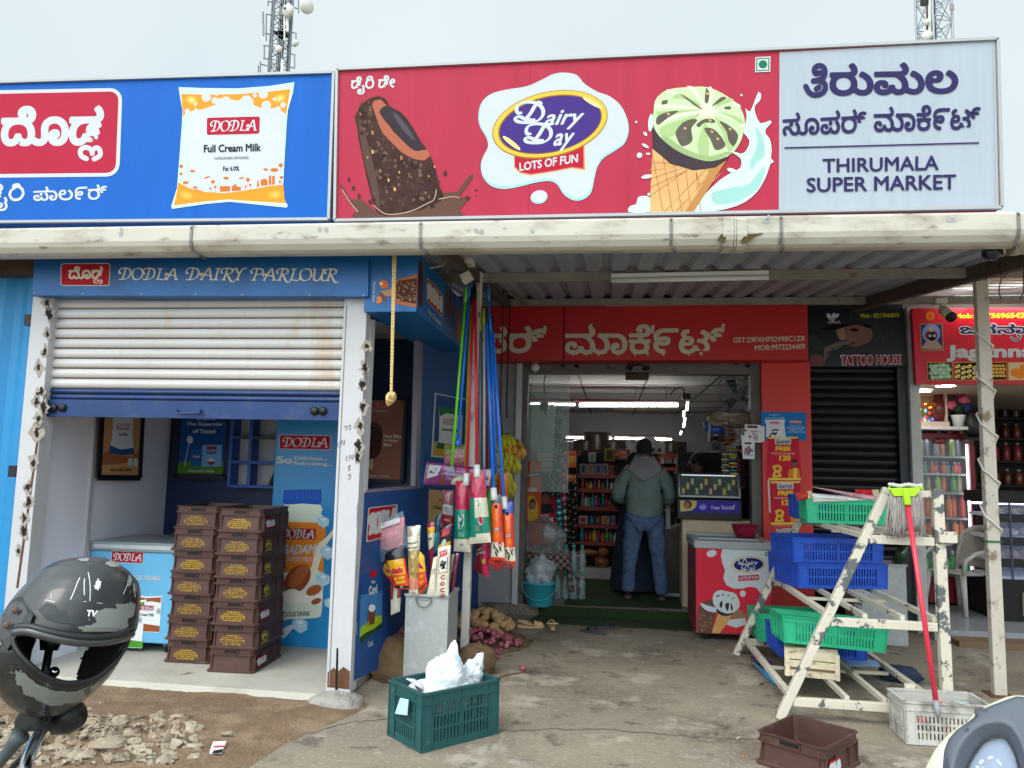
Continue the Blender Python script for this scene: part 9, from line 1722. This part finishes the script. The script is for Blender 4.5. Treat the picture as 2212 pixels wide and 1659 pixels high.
# ================================================================== telecom towers far behind
twm = M('tower_steel',(104,112,118),.6,.2,var=.1,sc_=1);dish = M('dish_white',(206,204,196),.5,var=.03);antg = M('antenna_grey',(120,122,130),.5)
def tower(name,label,cx,cy,wtop,wbase,H,rot,m,leg=.09,seg=1.5):
    t = thing(name,label,'tower',(cx,cy,0),rot);mb = MB();wd = lambda z:wbase+(wtop-wbase)*min(1,z/(H*.6));K = ((-1,-1),(1,-1),(1,1),(-1,1));q = lambda k,z:Vector((K[k % 4][0]*wd(z)/2,K[k % 4][1]*wd(z)/2,z));z = 0
    while z < H:
        s_ = seg if z > 24 else 4;z1 = min(H,z+s_)
        for k in range(4):
            mb.tube([q(k,z),q(k,z1)],leg,m,6,False);mb.tube([q(k,z),q(k+1,z1)],leg*.45,m,4,False);mb.tube([q(k+1,z),q(k,z1)],leg*.45,m,4,False);mb.tube([q(k,z1),q(k+1,z1)],leg*.4,m,4,False)
        z = z1
    mb.build('lattice',t,local=True)
    mb = MB()
    for x in (-.22,.22):mb.tube([(x,0,0),(x,0,H)],.035,m,4,False)
    z = 24
    while z < H:mb.tube([(-.22,0,z),(.22,0,z)],.02,m,4,False);z += .35
    mb.build('ladder',t,local=True);mb = MB()
    for x in (-.05,.1,.3):mb.tube([(x,.25,20),(x,.25,H)],.06,dark,5,False)
    mb.build('cable_run',t,local=True);return t
TY_ = 60
def tw(t,Z,x,y,dy=0):return P(*Z(x,y),Y=TY_+dy)
T1 = tr(950,0,.18083);p = P(605,100,Y=TY_);t1 = tower('cell_tower','grey lattice telecom tower with dishes behind the blue hoarding',p.x,TY_,1.55,4.6,50,rad(32),twm)
def dishp(t,Z,x,y,r,ax,d=.35,name='dish'):
    c = tw(t,Z,x,y,-1.2);mb = MB();mb.lathe([(r*.25,-d*1.6),(r*.8,-d),(r,-d*.7),(r,0),(r*.96,.05),(0,.09)],c,dish,24,ax,cap=False);mb.build(name,t)
dishp(t1,T1,1545,130,.62,(.75,-.55,-.1),.4);dishp(t1,T1,1140,250,.55,(.3,.8,0),.3);dishp(t1,T1,905,1075,.3,(0,-1,-.2),.15);dishp(t1,T1,1300,945,.25,(.8,-.5,-.1),.2)
def panel(t,Z,x,y0,y1,w=.14,name='panel_antenna',m=None):
    a,b = tw(t,Z,x,y0,-1),tw(t,Z,x,y1,-1);mb = MB();mb.bar(a,b,w,.1,m or antg,up=(0,1,0));mb.build(name,t)
panel(t1,T1,565,260,500);panel(t1,T1,572,520,790);panel(t1,T1,592,1020,1300,.1);panel(t1,T1,460,1450,1700,.1);panel(t1,T1,1262,1200,1510,.1);panel(t1,T1,1040,100,900,.1,'conduit',dish);panel(t1,T1,1110,220,700,.16,'panel_antenna',dish);panel(t1,T1,990,1320,1700,.2,'panel_antenna',dish);panel(t1,T1,1290,740,890,.1);panel(t1,T1,635,320,900,.07,'mast',twm);panel(t1,T1,505,1360,1700,.06,'mast',twm);panel(t1,T1,1350,0,290,.07,'mast',twm);panel(t1,T1,675,20,125,.1)
mb = MB()
for x0,y0,x1,y1 in ((640,310,760,340),(610,740,720,760),(570,1010,700,1020),(570,1295,690,1310),(490,1410,660,1460),(1200,715,1310,745),(1190,1000,1290,1030),(1180,1190,1280,1215),(1150,1480,1260,1510),(665,20,770,55),(1260,170,1350,200),(1340,80,1440,110)):mb.bar(tw(t1,T1,x0,y0,-1),tw(t1,T1,x1,y1,-.5),.07,.07,twm)
mb.build('arms',t1);mb = MB();a = [tw(t1,T1,*q) for q in ((760,690),(1070,700),(1200,830),(940,860))];mb.prism(a,(0,0,.06),brownst);mb.build('platform',t1);panel(t1,T1,985,150,340,.4,'equipment_box',M('box_green',(96,106,100),.6))
R4 = tr(3600,0,.18083);p = P(2018,60,Y=TY_);t2 = tower('cell_tower','pale lattice telecom tower behind the white end of the hoarding',p.x,TY_,1.75,4.8,47,rad(20),M('tower_pale',(150,158,164),.5,.3,var=.06,sc_=1),.1,2.2)
panel(t2,R4,640,-20,940,.26,'mast',dish);panel(t2,R4,600,0,940,.12,'cable_tray',M('maroon_steel',(96,64,62),.7));panel(t2,R4,1150,90,220,.3,'panel_antenna',M('mauve_panel',(140,124,130),.6));panel(t2,R4,428,810,940,.12);panel(t2,R4,700,850,940,.5,'equipment_box',twm);panel(t2,R4,540,-20,120,.6,'equipment_box',dark)
dishp(t2,R4,590,780,.38,(-.6,-.6,0),.3);dishp(t2,R4,575,490,.25,(-.8,-.3,0),.2);dishp(t2,R4,865,920,.25,(0,-1,.1),.1)
mb = MB()
for y in (130,410,690):c = tw(t2,R4,800,y);mb.tube([c+Vector((.42*math.cos(k*.3927),.42*math.sin(k*.3927),0)) for k in range(17)],.03,twm,5)
mb.build('ladder_cage',t2)
